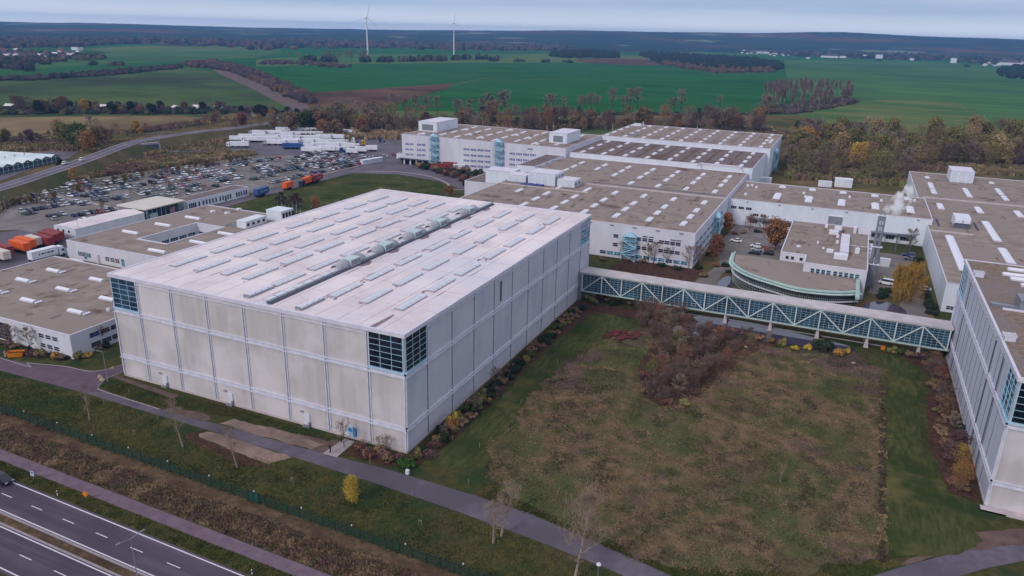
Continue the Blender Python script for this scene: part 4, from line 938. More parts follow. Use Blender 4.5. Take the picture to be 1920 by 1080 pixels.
# curved canteen
rc = empty('canteen', (0, 0, 0), 0, 'curved glass canteen with green copper eaves sweeping in front of the boiler house', 'building')
zt = 6.4
arc = curve([(38.6, 155)]+[at(a_, q_, zt) for a_, q_ in ((1371, 489), (1377, 499), (1395.5, 511), (1423, 522), (1451, 530.5), (1479, 539), (1507, 544.5), (1544, 548.5), (1580, 550), (1614, 548.5))], 3)
inner = lambda k: [((63+(x-63)*k), (150+(y-150)*k)) for x, y in arc]
wallp = inner(.955)
b = MB(); b.prism(wallp+[(78, 141.9), (62.2, 141.9), (62.2, 151.7), (41, 152)], 0, zt-.3); b.m = [1]*len(b.m); b.build('curved_glazing', [M['joint'], M['glass']], rc)
def arcstrip(k0, k1, z0, z1, m, nm, drop=0):
    b = MB(); A, B = inner(k0), inner(k1)
    for i in range(len(A)-1):
        b.quad((*A[i], z0), (*A[i+1], z0), (*B[i+1], z1), (*B[i], z1))
        if drop: b.quad((*A[i], z0-drop), (*A[i+1], z0-drop), (*A[i+1], z0), (*A[i], z0)); b.quad((*A[i+1], z0-drop), (*A[i], z0-drop), (*B[i], z0-drop), (*B[i+1], z0-drop))
    return b.build(nm, m, rc)
arcstrip(1.0, .972, zt+.3, zt+.5, M['copper'], 'copper_eaves', .35); arcstrip(1.03, 1.0, zt-.25, zt-.2, M['steel_green'], 'eaves_soffit', .25)
b = MB(); b.prism(inner(.955)+[(78.4, 141.9), (62.2, 141.9), (62.2, 151.7), (40, 152)], zt-.29, zt+.3); b.build('roof', M['roof_brown'], rc)
b = MB(); b.ob((78.9, 122), (0, 1), (1, 0), 0, 19.8, -.6, .5, zt-.3, zt+.5); b.build('side_eaves', M['copper'], rc)
b = MB(); A = curve(inner(.958), 1)
for z, w in ((.15, .1), (1.3, .07), (2.2, .07), (3.1, .16), (4.0, .07), (4.9, .07), (5.7, .07)):
    for i in range(len(A)-1): b.bar((*A[i], z), (*A[i+1], z), w)
b.build('glazing_transom', mat('bronze_green_frame', S(150, 160, 150), S(130, 140, 132), 1, 3), rc)
b = MB()
for i in range(len(A)-1):
    for t in (0, .33, .66):
        x = A[i][0]+(A[i+1][0]-A[i][0])*t; y = A[i][1]+(A[i+1][1]-A[i][1])*t; b.tube((x, y, 0), (x, y, zt-.3), .07, .07, 4)
b.build('glazing_mullion', bpy.data.materials['bronze_green_frame'], rc)
arcstrip(.985, .955, 3.35, 3.4, M['white'], 'sun_shade', .18)
b = MB(); b.box(78.1, 78.16, 124, 141, .5, 5.8); b.build('side_glazing', M['glass'], rc)
# chimney with its steam
ch = empty('chimney', (83.2, 157, 0), 0, 'slim grey twin-pipe chimney with white emblem marks, steaming beside the boiler house', 'chimney')
b = MB()
for d in (-.75, .75): b.tube((d, 0, 0), (d*.8, 0, 24.6), .62, .55, 12); b.tube((d*.8, 0, 24.6), (d*.8, 0, 26), .38, .34, 10, m=1)
b.build('flue', [M['grey_metal'], M['galv']], ch, smooth=False)
b = MB(); b.box(-.95, .95, -.85, -.6, 18.9, 24.0, 0); b.build('sign_panel', mat('chimney_panel', S(136, 140, 156), S(124, 128, 146), .8, 3), ch)
for k, z in enumerate((22.4, 20.3)):
    b = MB()
    n = 12; i = len(b.v); b.v += [(.62*math.cos(2*math.pi*q/n), -.93, z+.62*math.sin(2*math.pi*q/n)) for q in range(n)]; b.f.append(tuple(i+q for q in range(n))[::-1]); b.m.append(0)
    b.box(-.2, .2, -.96, -.94, z-.5, z+.45, 1); b.box(-.5, .5, -.965, -.945, z-.1, z+.15, 1)
    b.build('emblem', [M['white'], bpy.data.materials['chimney_panel']], ch)
for z in (8, 14, 24.5): b = MB(); b.box(-1.7, 1.7, -.7, .7, z, z+.3); b.build('brace', M['dome'], ch)
b = MB(); b.tube((0, 0, 0), (0, 0, 8), .35, .35, 8); b.build('condensate_pipe', M['galv'], ch)
sm = bpy.data.materials.new('steam'); sm.use_nodes = True; t = sm.node_tree; t.nodes.clear()
o = t.nodes.new('ShaderNodeOutputMaterial'); v = t.nodes.new('ShaderNodeVolumePrincipled'); c = t.nodes.new('ShaderNodeTexCoord'); n = t.nodes.new('ShaderNodeTexNoise'); r = t.nodes.new('ShaderNodeMapRange')
v.inputs['Color'].default_value = (1, 1, 1, 1); v.inputs['Anisotropy'].default_value = .2
n.inputs['Scale'].default_value = .42; n.inputs['Detail'].default_value = 5; r.inputs['From Min'].default_value = .46; r.inputs['From Max'].default_value = .64; r.inputs['To Max'].default_value = 1.5
t.links.new(c.outputs['Object'], n.inputs['Vector']); t.links.new(n.outputs['Fac'], r.inputs['Value']); t.links.new(r.outputs[0], v.inputs['Density']); t.links.new(v.outputs[0], o.inputs['Volume'])
b = MB(); rs = random.Random(5)
path = [((83.3, 157, 25.7), .8), ((84.6, 157.3, 26.6), 1.9), ((86.4, 158, 27.4), 2.5), ((88, 159.5, 28.6), 2.9), ((89.2, 162, 30.2), 2.8), ((90.2, 165, 31.8), 2.3), ((91, 168, 33), 1.4)]
rings = []
for (p, r_) in curve([(*q, w) for q, w in path], 4) if False else path:
    ring_ = []
    for k in range(12):
        a = 2*math.pi*k/12; q = r_*(1+rs.uniform(-.35, .35)); ring_.append((p[0]+.5*q*math.sin(a)*-1, p[1]+q*math.cos(a), p[2]+q*math.sin(a)))
    rings.append(ring_)
for A_, B_ in zip(rings, rings[1:]):
    for k in range(12): j = (k+1) % 12; b.quad(A_[k], A_[j], B_[j], B_[k])
b.quad(*rings[0][::-1]); b.quad(*rings[-1])
me = b.mesh('steam', sm)
import bmesh
bm = bmesh.new(); bm.from_mesh(me); bmesh.ops.remove_doubles(bm, verts=bm.verts[:], dist=.001); bmesh.ops.recalc_face_normals(bm, faces=bm.faces[:]); bm.to_mesh(me); bm.free()
o = bpy.data.objects.new('steam', me); C.objects.link(o); tag(o, 'white steam drifting off the twin-pipe chimney top', 'steam', kind='stuff')

# ---------------------------------------------------------------- footbridge
fb = empty('footbridge', (0, 0, 0), 0, 'long glazed footbridge on steel trusses linking the two tall warehouses', 'footbridge')
ya, yb, za, zb = 99.6, 105.3, 3.1, 8.9; px_ = 6.215; xs = [1.3+px_*k for k in range(17)]
b = MB(); b.box(.36, 101.3, ya-.35, yb+.35, zb, zb+.3); b.build('roof', mat('footbridge_roof', S(192, 186, 188), S(176, 170, 174), .25, 7, c3=S(166, 156, 156), s3=.3, f3=(.6, .7)), fb)
b = MB(); b.box(.36, 101.3, ya+.45, yb-.45, za-.1, za+.3); b.build('deck', M['concrete'], fb)
for y in (ya, yb):
    s = -1 if y == ya else 1
    for z in (za, zb-.12): b = MB(); b.box(.4, 101.2, y-.16, y+.16, z-.16, z+.1); b.build('chord', M['steel_green'], fb)
    for k, x in enumerate(xs):
        b = MB(); b.box(x-.15, x+.15, y-.15, y+.15, za+.1, zb-.28); b.build('vertical', M['truss'], fb)
    for k in range(16):
        x0_, x1_ = (xs[k], xs[k+1]); z0_, z1_ = (za+.1, zb-.3) if k % 2 == 0 else (zb-.3, za+.1)
        b = MB(); b.bar((x0_, y-.02, z0_), (x1_, y-.02, z1_), .26); b.build('diagonal', M['truss'], fb)
        yg = y-s*.42; b = MB(); g0, g1 = x0_+.02, x1_-.02
        b.box(g0, g1, yg-.03, yg+.03, za+.15, zb-.05, 1)
        for q in range(6): a = g0+(g1-g0)*q/5; b.box(a-.04, a+.04, *sorted((yg+s*.03, yg+s*.06)), za+.15, zb-.05)
        for q in range(9): z = za+.15+(zb-.2-za)*q/8; b.box(g0, g1, *sorted((yg+s*.03, yg+s*.055)), z-.036, z+.036)
        if k in (3, 5, 7, 8, 11, 14):
            a = g0+(g1-g0)*2/5; z = za+.15+(zb-.2-za)/8; dz = (zb-.2-za)/8
            for (a0, a1, c0, c1) in ((a-.1, a+1.35, z-.1, z+.08), (a-.1, a+1.35, z+dz-.08, z+dz+.1), (a-.1, a+.1, z, z+dz), (a+1.15, a+1.35, z, z+dz)): b.box(a0, a1, *sorted((yg+s*.06, yg+s*.08)), c0, c1)
        b.build('glazing_panel', [M['mullion'], M['glass_teal']], fb)
for k in (3, 5, 7, 9, 11, 13, 15):
    for y in (ya+.6, yb-.6):
        b = MB(); x = xs[k]; i = len(b.v)
        lo_, hi_ = .62, .22
        b.v += [(x-lo_, y-.35, 0), (x+lo_, y-.35, 0), (x+lo_, y+.35, 0), (x-lo_, y+.35, 0), (x-hi_, y-.25, za-.17), (x+hi_, y-.25, za-.17), (x+hi_, y+.25, za-.17), (x-hi_, y+.25, za-.17)]
        for f in ((0, 1, 5, 4), (1, 2, 6, 5), (2, 3, 7, 6), (3, 0, 4, 7)): b.f.append(tuple(i+q for q in f)); b.m.append(0)
        b.build('pier', M['trim_pink'], fb)
b = MB(); b.box(.3, 1.1, ya-.2, yb+.2, 0, zb-.2); b.build('end_frame', M['grey_metal'], fb)
# ---------------------------------------------------------------- vehicles
def car_mesh(kind):
    """side profile extruded and pinched: slot 0 paint, 1 glass, 2 tyre, 3 lamps"""
    b = MB()
    if kind == 'van': L_, h1, h2, cab = 4.9, 1.15, 1.95, [(-2.35, 1.1), (-2.3, 1.9), (1.1, 1.92), (1.75, 1.15)]
    elif kind == 'estate car': L_, h1, h2, cab = 4.6, .92, 1.48, [(-2.2, .9), (-1.95, 1.44), (.25, 1.46), (1.1, .92)]
    elif kind == 'saloon car': L_, h1, h2, cab = 4.6, .9, 1.42, [(-1.7, .92), (-1.0, 1.4), (.2, 1.42), (1.1, .92)]
    else: L_, h1, h2, cab = 4.1, .95, 1.5, [(-2.0, .95), (-1.65, 1.46), (.2, 1.5), (1.15, .95)]
    hw = .88; f = L_/2
    body = [(-f, .3), (-f, h1-.12), (-f+.15, h1), (cab[3][0], h1), (f-.35, h1-.18), (f-.02, h1-.35), (f, .3)]
    def ex(pr, w0, w1, m):
        n = len(pr); i = len(b.v); zs = [p[1] for p in pr]; za, zb_ = min(zs), max(zs)
        for s in (-1, 1):
            for x, z in pr: w = w0+(w1-w0)*(z-za)/max(.01, zb_-za); b.v.append((x, s*w, z))
        for k in range(n): j = (k+1) % n; b.f.append((i+k, i+j, i+n+j, i+n+k)); b.m.append(m[k] if isinstance(m, list) else m)
        b.f.append(tuple(i+n-1-k for k in range(n))); b.m.append(m[-1] if isinstance(m, list) else m); b.f.append(tuple(i+n+k for k in range(n))); b.m.append(m[-1] if isinstance(m, list) else m)
    ex(body, hw, hw-.06, 0)
    ex(cab, hw-.08, hw-.24, [1, 0, 1, 1])
    b.f[-1]; 
    r = [(cab[1][0]-.02, cab[1][1]+.02), (cab[2][0]+.02, cab[2][1]+.02)]
    b.box(r[0][0], r[1][0], -.66, .66, r[0][1]-.02, r[1][1]+.03, 0)
    for x in (-f+.85, f-.85):
        for s in (-1, 1): b.tube((x, s*.72, .32), (x, s*.9, .32), .33, .33, 10, 2, True)
    for s in (-.6, .6): b.box(f-.06, f+.01, s-.18, s+.18, h1-.42, h1-.26, 3); b.box(-f-.01, -f+.05, s-.16, s+.16, h1-.38, h1-.16, 4)
    return b
lamp_m = mat('headlamp_lens', S(214, 220, 230), rough=.2); tail_m = mat('tail_lamp_lens', S(130, 30, 36), rough=.3)
KINDS = ['hatchback', 'estate car', 'saloon car', 'van']
CM = {}
def car(kind, col):
    k = (kind, col)
    if k not in CM: CM[k] = car_mesh(kind).mesh('parked_car', [PAINT[col], M['cglass'], M['tyre'], lamp_m, tail_m])
    return CM[k]
rows = []      # rows in pairs across the car park, lengthwise towards the lorry park
def prow(xa, ya_, xb, yb_, nm): rows.append((xa, ya_, xb, yb_, nm))
prow(-214, 82, -206.5, 138, 'white hall row'); prow(-226, 88, -205, 168, 'pavilion row')
prow(-231.5, 90, -204, 290, 'third car park row'); prow(-243.5, 88, -209, 296, 'fourth car park row')
prow(-249, 90, -214, 296, 'fifth car park row'); prow(-258, 100, -224, 294, 'sixth car park row')
prow(-263.5, 100, -230, 292, 'seventh car park row'); prow(-272, 106, -240, 288, 'eighth car park row')
prow(-277.5, 112, -246, 284, 'ninth car park row'); prow(-286, 130, -260, 262, 'scrub bank row')
prow(-203.5, 172, -197, 290, 'gate lane row'); prow(-217, 240, -196, 310, 'far corner row')
cr_ = random.Random(11); slots = []
for xa, ya_, xb, yb_, nm in rows:
    l = math.hypot(xb-xa, yb_-ya_); n = int(l/2.55); ang = math.atan2(yb_-ya_, xb-xa); cnt = 0; gap = 0
    for k in range(n):
        t = (k+.5)/n; x, y = xa+(xb-xa)*t, ya_+(yb_-ya_)*t
        if gap > 0: gap -= 1; continue
        if cr_.random() < .075: gap = cr_.randint(2, 7)
        if cr_.random() < .24: continue
        if abs(y-118) < 2.6 or (-210 < x < -189 and 100 < y < 170): continue
        col = cr_.choices(['white', 'silver', 'grey', 'black', 'blue', 'red', 'navy', 'beige', 'green'], [18, 28, 13, 15, 8, 6, 8, 3, 1])[0]
        kd = cr_.choices(KINDS, [42, 28, 24, 4])[0]
        slots.append((x, y, ang+math.pi/2+(math.pi if cr_.random() < .5 else 0)+cr_.uniform(-.04, .04), col, kd, nm, cnt)); cnt += 1
slots.sort(key=lambda s: (s[0]-CAM.x)**2+(s[1]-CAM.y)**2)
for x, y, a, col, kd, nm, k in slots[:286]:
    o = bpy.data.objects.new('parked_car', car(kd, col)); C.objects.link(o)
    o.location = (x+cr_.uniform(-.3, .3), y, GZ[0]+.004); o.rotation_euler.z = a
    tag(o, f'{col} {kd}, {od(k)} from the containers, {nm}', 'car' if kd != 'van' else 'van', 'cars in the big car park')
rest = MB()
mlist = [PAINT[c] for c in ('white', 'silver', 'grey', 'black', 'blue', 'red', 'navy', 'beige', 'green')]+[M['cglass'], M['tyre'], lamp_m, tail_m]
ci = ['white', 'silver', 'grey', 'black', 'blue', 'red', 'navy', 'beige', 'green']
for x, y, a, col, kd, nm, k in slots[286:]:
    cb = car_mesh(kd); i = len(rest.v); ca, sa_ = math.cos(a), math.sin(a)
    rest.v += [(x+p[0]*ca-p[1]*sa_, y+p[0]*sa_+p[1]*ca, p[2]+GZ[0]+.004) for p in cb.v]
    rest.f += [tuple(i+q for q in f) for f in cb.f]; rest.m += [ci.index(col) if m == 0 else m+8 for m in cb.m]
if rest.f: tag(rest.build('distant_parked_cars', mlist), 'the farther parked cars of the big car park, seen as one mass', 'cars', kind='stuff')
def one_car(px, py, a, col, kd, lab, z=0, moving=False):
    x, y = at(px, py, z); r = empty('parked_car' if not moving else 'driving_car', (x, y, z+GZ[0]+.006), a, lab, 'car')
    cb = car_mesh(kd)
    for nm, sel, ms_ in (('body', (0,), [PAINT[col]]), ('windows', (1,), [M['cglass']]), ('wheel', (2,), [M['tyre']]), ('lamp', (3, 4), [lamp_m])):
        b = MB()
        for f, m in zip(cb.f, cb.m):
            if m in sel: b.quad(*[cb.v[q] for q in f])
        if nm == 'wheel':
            n4 = len(b.f)//4
            for w in range(4):
                c = MB()
                for f in b.f[w*n4:(w+1)*n4]: c.quad(*[b.v[q] for q in f])
                c.build('wheel', ms_, r)
        else: b.build({'windows': 'glazing', 'lamp': 'lamp_set'}.get(nm, nm), ms_, r)
    return r
one_car(1380, 454, 3.0, 'white', 'saloon car', 'white saloon car alone on the paving nearest the hall escape stair')
one_car(1417, 464, 3.1, 'white', 'hatchback', 'white hatchback next to the red paving, first of three cars abreast')
one_car(1420, 471, 3.1, 'silver', 'saloon car', 'silver saloon between the white hatchback and the dark car by the canteen')
one_car(1414, 477, 3.1, 'navy', 'estate car', 'dark blue estate car by the canteen end of the court')
one_car(1440, 478, 3.1, 'black', 'hatchback', 'black hatchback half hidden behind the boiler house corner')
one_car(1703, 481, 3.0, 'blue', 'estate car', 'blue estate car in the yard under the bare tree')
one_car(1706, 488, 3.0, 'grey', 'estate car', 'grey estate car parked before the blue one in the yard')
one_car(1661, 534, 2.9, 'white', 'van', 'small white van by the yellow-clad workers')
one_car(1731, 545, 3.0, 'silver', 'saloon car', 'silver saloon car on the path beside the weeping willow')
one_car(6, 905, math.radians(0), 'black', 'hatchback', 'dark car driving on the highway at the picture edge', moving=True)
one_car(122, 308, 2.1, 'white', 'hatchback', 'white car on the raised road beside the glasshouses', z=5.3, moving=True)
one_car(154, 301, 2.1, 'white', 'estate car', 'white car further along the raised road near the bridge', z=5.5, moving=True)
one_car(165, 302, .2, 'silver', 'hatchback', 'silver car on the verge below the raised road', z=0)
# lorries and trailers
def lorry(px, py, a, cabcol, boxm, lab, group=None, ln=13.2, cab=True, box=True, z0=1.15, hh=2.75, mark=None, xy=None):
    x, y = xy or at(px, py); r = empty('lorry' if cab else 'trailer', (x, y, GZ[0]+.006), a, lab, 'lorry' if cab else 'trailer', group)
    if box:
        b = MB(); b.box(-ln/2, ln/2, -1.25, 1.25, z0, z0+hh); b.box(-ln/2-.04, ln/2+.04, -1.28, 1.28, z0+hh-.12, z0+hh+.02)
        for k in range(9 if boxm.name.find('container') >= 0 else 0):
            xx = -ln/2+.6+(ln-1.2)*k/8; b.box(xx, xx+.5, -1.3, 1.3, z0+.1, z0+hh-.15)
        b.build('cargo_box', boxm, r)
        b = MB(); b.box(-ln/2+.2, ln/2-.4, -.5, .5, .75, z0-.01); b.box(-ln/2+.1, -ln/2+.2, -1.2, 1.2, .5, .9); b.box(.2, 1.4, -1.15, 1.15, .4, .95); b.build('chassis', M['black'], r)
        for xw in (-ln/2+1.6, -ln/2+2.9, -ln/2+4.2):
            for s in (-1, 1): b = MB(); b.tube((xw, s*.85, .5), (xw, s*1.22, .5), .5, .5, 10, 0, True); b.build('wheel', M['tyre'], r)
        if mark:
            b = MB()
            for s in (-1,):
                for k, (q, w) in enumerate(((-2.2, .5), (-1.3, .9), (-.1, .5), (.7, 1.1), (2.1, .9))): b.box(q, q+w, s*1.262-.01, s*1.262+.01, z0+hh*.42, z0+hh*.62)
            b.build('lettering', mark, r)
    if cab:
        f = (ln/2+.5) if box else -1.2; b = MB(); pr = [(0, .55), (0, 3.5), (1.5, 3.55), (2.1, 2.6), (2.2, .45)]
        i = len(b.v)
        for s in (-1.2, 1.2): b.v += [(f+x_, s, z) for x_, z in pr]
        for k in range(5): j = (k+1) % 5; b.f.append((i+k, i+j, i+5+j, i+5+k)); b.m.append(0)
        b.f += [tuple(i+4-k for k in range(5)), tuple(i+5+k for k in range(5))]; b.m += [0, 0]
        cb_ = b.build('cab', PAINT[cabcol], r)
        b = MB(); b.quad((f+1.56, -1.08, 3.42), (f+2.1, -1.08, 2.55), (f+2.1, 1.08, 2.55), (f+1.56, 1.08, 3.42)); b.quad((f+2.13, -1.1, 2.5), (f+2.17, -1.1, 1.75), (f+2.17, 1.1, 1.75), (f+2.13, 1.1, 2.5))
        for s in (-1.22, 1.22): b.quad((f+.9, s, 1.8), (f+1.9, s, 1.8), (f+1.6, s, 2.7), (f+.9, s, 2.7))
        b.build('windscreen', M['cglass'], cb_)
        for xw in (f+1.4, f-1.6):
            for s in (-1, 1): b = MB(); b.tube((xw, s*.85, .5), (xw, s*1.2, .5), .5, .5, 10, 0, True); b.build('wheel', M['tyre'], r)
    return r
g = 'lorries and trailers in the lorry park'
lr = random.Random(21); n_ = 0
def heading(px, py, qx, qy):
    a, c = at(px, py), at(qx, qy); return math.atan2(c[1]-a[1], c[0]-a[0])
hA = heading(560, 262, 600, 262.5); hB = heading(560, 262, 600, 252)
rowdefs = [(428, 476, 276, 277, 1, 0, 'edge row'), (572, 648, 286.5, 284, 3, 1, 'front row'), (560, 664, 280, 278, 4, 0, 'second row'), (430, 512, 265, 268, 3, 1, 'scrub end'), (505, 560, 272, 273, 2, 0, 'middle front'),
           (452, 600, 260, 266, 6, 1, 'third row'), (530, 650, 271, 272, 4, 0, 'middle row'), (472, 600, 253.5, 258, 5, 0, 'fourth row'), (520, 612, 248, 250, 3, 1, 'tree side row'), (600, 640, 262, 262, 2, 0, 'gap row')]
for x0_, x1_, y0_, y1_, n, fl, nm in rowdefs:
    for k in range(n):
        px, py = x0_+(x1_-x0_)*(k+.5)/n, y0_+(y1_-y0_)*(k+.5)/n
        px += lr.uniform(-3, 3); py += lr.uniform(-1, 1); cabs = (k+fl) % 3 != 1
        lorry(px, py, hA+(0 if (k+fl) % 2 else math.pi)+lr.uniform(-.16, .16), lr.choice(['white', 'white', 'silver', 'blue' if k == 3 else 'white']), M['tarp'],
              f'{"white lorry" if cabs else "white box trailer without cab"}, {od(k)} from the scrub end, {nm}, lorry park', g, cab=cabs, ln=lr.choice([13.2, 12, 11, 9.5]), hh=lr.uniform(2.4, 2.9))
lorry(549, 280, hA, 'navy', M['cont_blue'], 'blue curtain-side trailer in front of the white lorries', g, cab=False)
lorry(618, 249, heading(600, 247, 640, 252), 'white', M['tarp'], 'pale trailer parked at the tree edge, farther of two in line', g, cab=False)
lorry(650, 253, heading(600, 247, 640, 252), 'white', M['tarp'], 'white trailer parked at the tree edge, nearer of two in line', g, cab=False)
for px, py, lab, c in ((640, 287, 'white lorry cab unit parked nose out before the white row', 'blue'), (660, 290, 'white swap body standing on end bay by the blue cab', 'white'), (677, 287, 'second white swap body beside the yellow vehicle', 'white'), (697, 284, 'white swap body nearest the dispatch building', 'white'), (662, 268, 'lone white cab unit on open asphalt', 'white'), (713, 267, 'lone blue cab unit near the dispatch building', 'blue')):
    b_ = 'swap' in lab
    lorry(px, py, hB+1.9, c, M['tarp'], lab, g, ln=7.5, cab=not b_, box=b_)
o = lorry(681, 273, hB+2.2, 'beige', M['tarp'], 'yellow yard tractor between the white swap bodies', g, box=False)
o.children[0].data = o.children[0].data.copy(); o.children[0].data.materials[0] = M['yellow']
# lorries on the gate lane
hl_ = heading(490, 372, 600, 336)
def pile(px, py, a, m, lab, ln=12.2, cab=False, col='navy', group=None, mark=None, hh=2.75):
    return lorry(px, py, a, col, m, lab, group, ln=ln, cab=cab, mark=mark, hh=hh)
pile(491, 368, hl_, M['cont_blue'], 'blue container trailer with white emblem on the gate lane', mark=M['white'], ln=9)
pile(540, 356, hl_, M['cont_orange'], 'short orange container lorry following on the gate lane', ln=6.2)
pile(578, 346, hl_+math.pi, M['cont_orange'], 'blue-cabbed lorry with orange container on the gate lane', cab=True, ln=9)
pile(593, 342, hl_, M['cont_red'], 'red container trailer beside the blue-cabbed lorry', ln=9.5, mark=M['white'])
pile(756, 301, hB+1.8, M['tarp'], 'white trailer backed up to the dispatch bays at the building corner', ln=8, group='trailers at the dispatch bays'); pile(799, 307, hB+1.8, M['tarp'], 'white trailer backed up beside the first stair tower', ln=8, group='trailers at the dispatch bays')
pile(826, 320, hA, M['cont_red'], 'red container trailer among shrubs before the dispatch building', ln=12); pile(845, 317, hA, M['cont_red'], 'second red trailer behind the shrubs, farther one', ln=10); pile(861, 321, hA, M['tarp'], 'white lorry beside the red trailers', ln=7)
# container yard by the low offices
hc_ = heading(20, 455, 60, 466)
def cont(px, py, m, lab, ln=9.5):
    return lorry(px, py, hc_, 'white', m, lab, 'containers in the yard by the low offices', ln=ln, cab=False)
cont(8, 480, M['cont_red'], 'dark red container trailer behind the cream one at the yard edge'); cont(2, 489, M['cont_cream'], 'cream container trailer at the yard edge')
cont(40, 473, M['cont_orange'], 'bright orange container, nearer of two side by side'); cont(50, 467, M['cont_orange'], 'bright orange container, farther of two side by side')
cont(66, 463, M['cont_cream'], 'cream container between the orange and red ones', 7)
cont(84, 462, M['cont_red'], 'dark red container next to the cream one'); cont(94, 456, M['cont_red'], 'dark red container in the middle of three'); cont(103, 452, M['cont_red'], 'dark red container nearest the white hall')
lorry(83, 488, heading(60, 491, 110, 478), 'white', M['tarp'], 'white lorry with dark lettering beside the red containers', None, ln=9.2, mark=M['joint'])

# ---------------------------------------------------------------- people and small things
def person(x, y, rz, lab, coat, trousers, stride=.16, s=1.0):
    v = [(0, 0, .93), (0, 0, 1.12), (0, .01, 1.38), (0, .01, 1.5), (0, .03, 1.62), (0, .02, 1.7),
         (-.1, 0, .9), (-.11, stride, .5), (-.11, stride*.6, .08), (-.11, stride*.6+.16, .04),
         (.1, 0, .9), (.11, -stride*.4, .5), (.11, -stride*1.6, .1), (.11, -stride*1.6+.15, .04),
         (-.2, .01, 1.42), (-.27, -.06, 1.15), (-.26, .06, .92), (-.25, .09, .84),
         (.2, .01, 1.42), (.27, .05, 1.15), (.27, .16, .94), (.26, .2, .86)]
    e = [(0, 1), (1, 2), (2, 3), (3, 4), (4, 5), (0, 6), (6, 7), (7, 8), (8, 9), (0, 10), (10, 11), (11, 12), (12, 13), (2, 14), (14, 15), (15, 16), (16, 17), (2, 18), (18, 19), (19, 20), (20, 21)]
    r = [.15, .15, .17, .07, .105, .07, .1, .075, .05, .045, .1, .075, .05, .045, .075, .055, .038, .032, .075, .055, .038, .032]
    for hnd in (17, 21):
        px, py, pz = v[hnd]; sg = -1 if hnd == 17 else 1
        for k in range(5):
            i = len(v); dx = (-.018+.012*k); l = [.05, .075, .08, .075, .06][k]
            if k == 0: v += [(px-sg*.03, py+.03, pz-.02), (px-sg*.035, py+.05, pz-.05)]
            else: v += [(px, py+dx, pz-.05), (px-sg*.012, py+dx+.004, pz-.05-l*.6)]
            e += [(hnd, i), (i, i+1)]; r += [.012, .008]
    me = bpy.data.meshes.new('person'); me.from_pydata([(a*s, c*s, d*s) for a, c, d in v], e, []); o = bpy.data.objects.new('person', me); C.objects.link(o)
    md = o.modifiers.new('skin', 'SKIN'); sk_ = me.skin_vertices[0].data if me.skin_vertices else None
    if sk_ is None:
        import bmesh
        bm = bmesh.new(); bm.from_mesh(me); bm.verts.layers.skin.verify(); bm.to_mesh(me); bm.free(); sk_ = me.skin_vertices[0].data
    for k, q in enumerate(sk_): q.radius = (r[k]*s*(1.15 if k < 3 else 1), r[k]*s); q.use_root = (k == 0)
    md.use_smooth_shade = True; o.modifiers.new('sub', 'SUBSURF').levels = 1; o.modifiers['sub'].render_levels = 1
    me.materials.append(coat); o.location = (x, y, GZ[0]+.004); o.rotation_euler.z = rz; tag(o, lab, 'person')
    skin = bpy.data.materials.get('skin') or mat('skin', S(190, 146, 124), rough=.6); hair = bpy.data.materials.get('hair') or mat('dark_hair', S(40, 34, 34))
    b = MB(); n = 8
    for ring_ in range(3):
        for k in range(n):
            pass
    b.tube((0, .055*s, 1.56*s), (0, .05*s, 1.70*s), .085*s, .09*s, 10, 0, True); b.box(-.012, .012, .13*s, .165*s, 1.6*s, 1.64*s)
    for sx in (-.035, .035): b.box(sx-.012, sx+.012, .125*s, .148*s, 1.645*s, 1.662*s, 1)
    b.box(-.03, .03, .13*s, .146*s, 1.575*s, 1.585*s, 1); b.build('face', [skin, hair], o)
    b = MB(); b.tube((0, .0, 1.64*s), (0, .0, 1.79*s), .115*s, .07*s, 10, 0, True); b.build('hair', hair, o)
    b = MB()
    for (p, q, r1, r2) in (((-.1, 0, .92), (-.11, stride, .5), .115, .09), ((-.11, stride, .5), (-.11, stride*.6, .1), .09, .07), ((.1, 0, .92), (.11, -stride*.4, .5), .115, .09), ((.11, -stride*.4, .5), (.11, -stride*1.6, .12), .09, .07)):
        b.tube([c*s for c in p], [c*s for c in q], r1*s, r2*s, 9, 0, True)
    b.build('trousers', trousers, o)
    return o
navy_c = mat('dark_jacket', S(34, 32, 42)); tr = mat('dark_trousers', S(40, 40, 52)); hiv = mat('high_visibility_jacket', S(196, 214, 60)); grc = mat('grey_jacket', S(70, 66, 72))
person(-13.3, -6.6, -.4, 'person in dark clothes walking on the short path towards the road', navy_c, tr)
person(-13.6, -2.6, .5, 'person in dark clothes walking nearest the bare tree and blue door', grc, tr, stride=.12)
p1 = at(1649, 527); p2 = at(1656, 525)
person(p1[0], p1[1], .9, 'worker in yellow jacket standing closer to the chimney', hiv, tr, .05); person(p2[0], p2[1], -2.2, 'worker in yellow jacket standing closer to the small van', hiv, tr, .05)
# blue side door and cabinet by the bare tree
b = MB(); b.box(-13.9, -12.5, -.2, -.02, .5, 2.9, 0); b.box(-12.3, -11.7, -.18, -.02, .7, 2.6, 1); b.box(-13.6, -12.8, -.24, -.21, 1.6, 2.4, 1)
d = b.build('door', [M['frame_blue'], M['sign_blue']], wh)
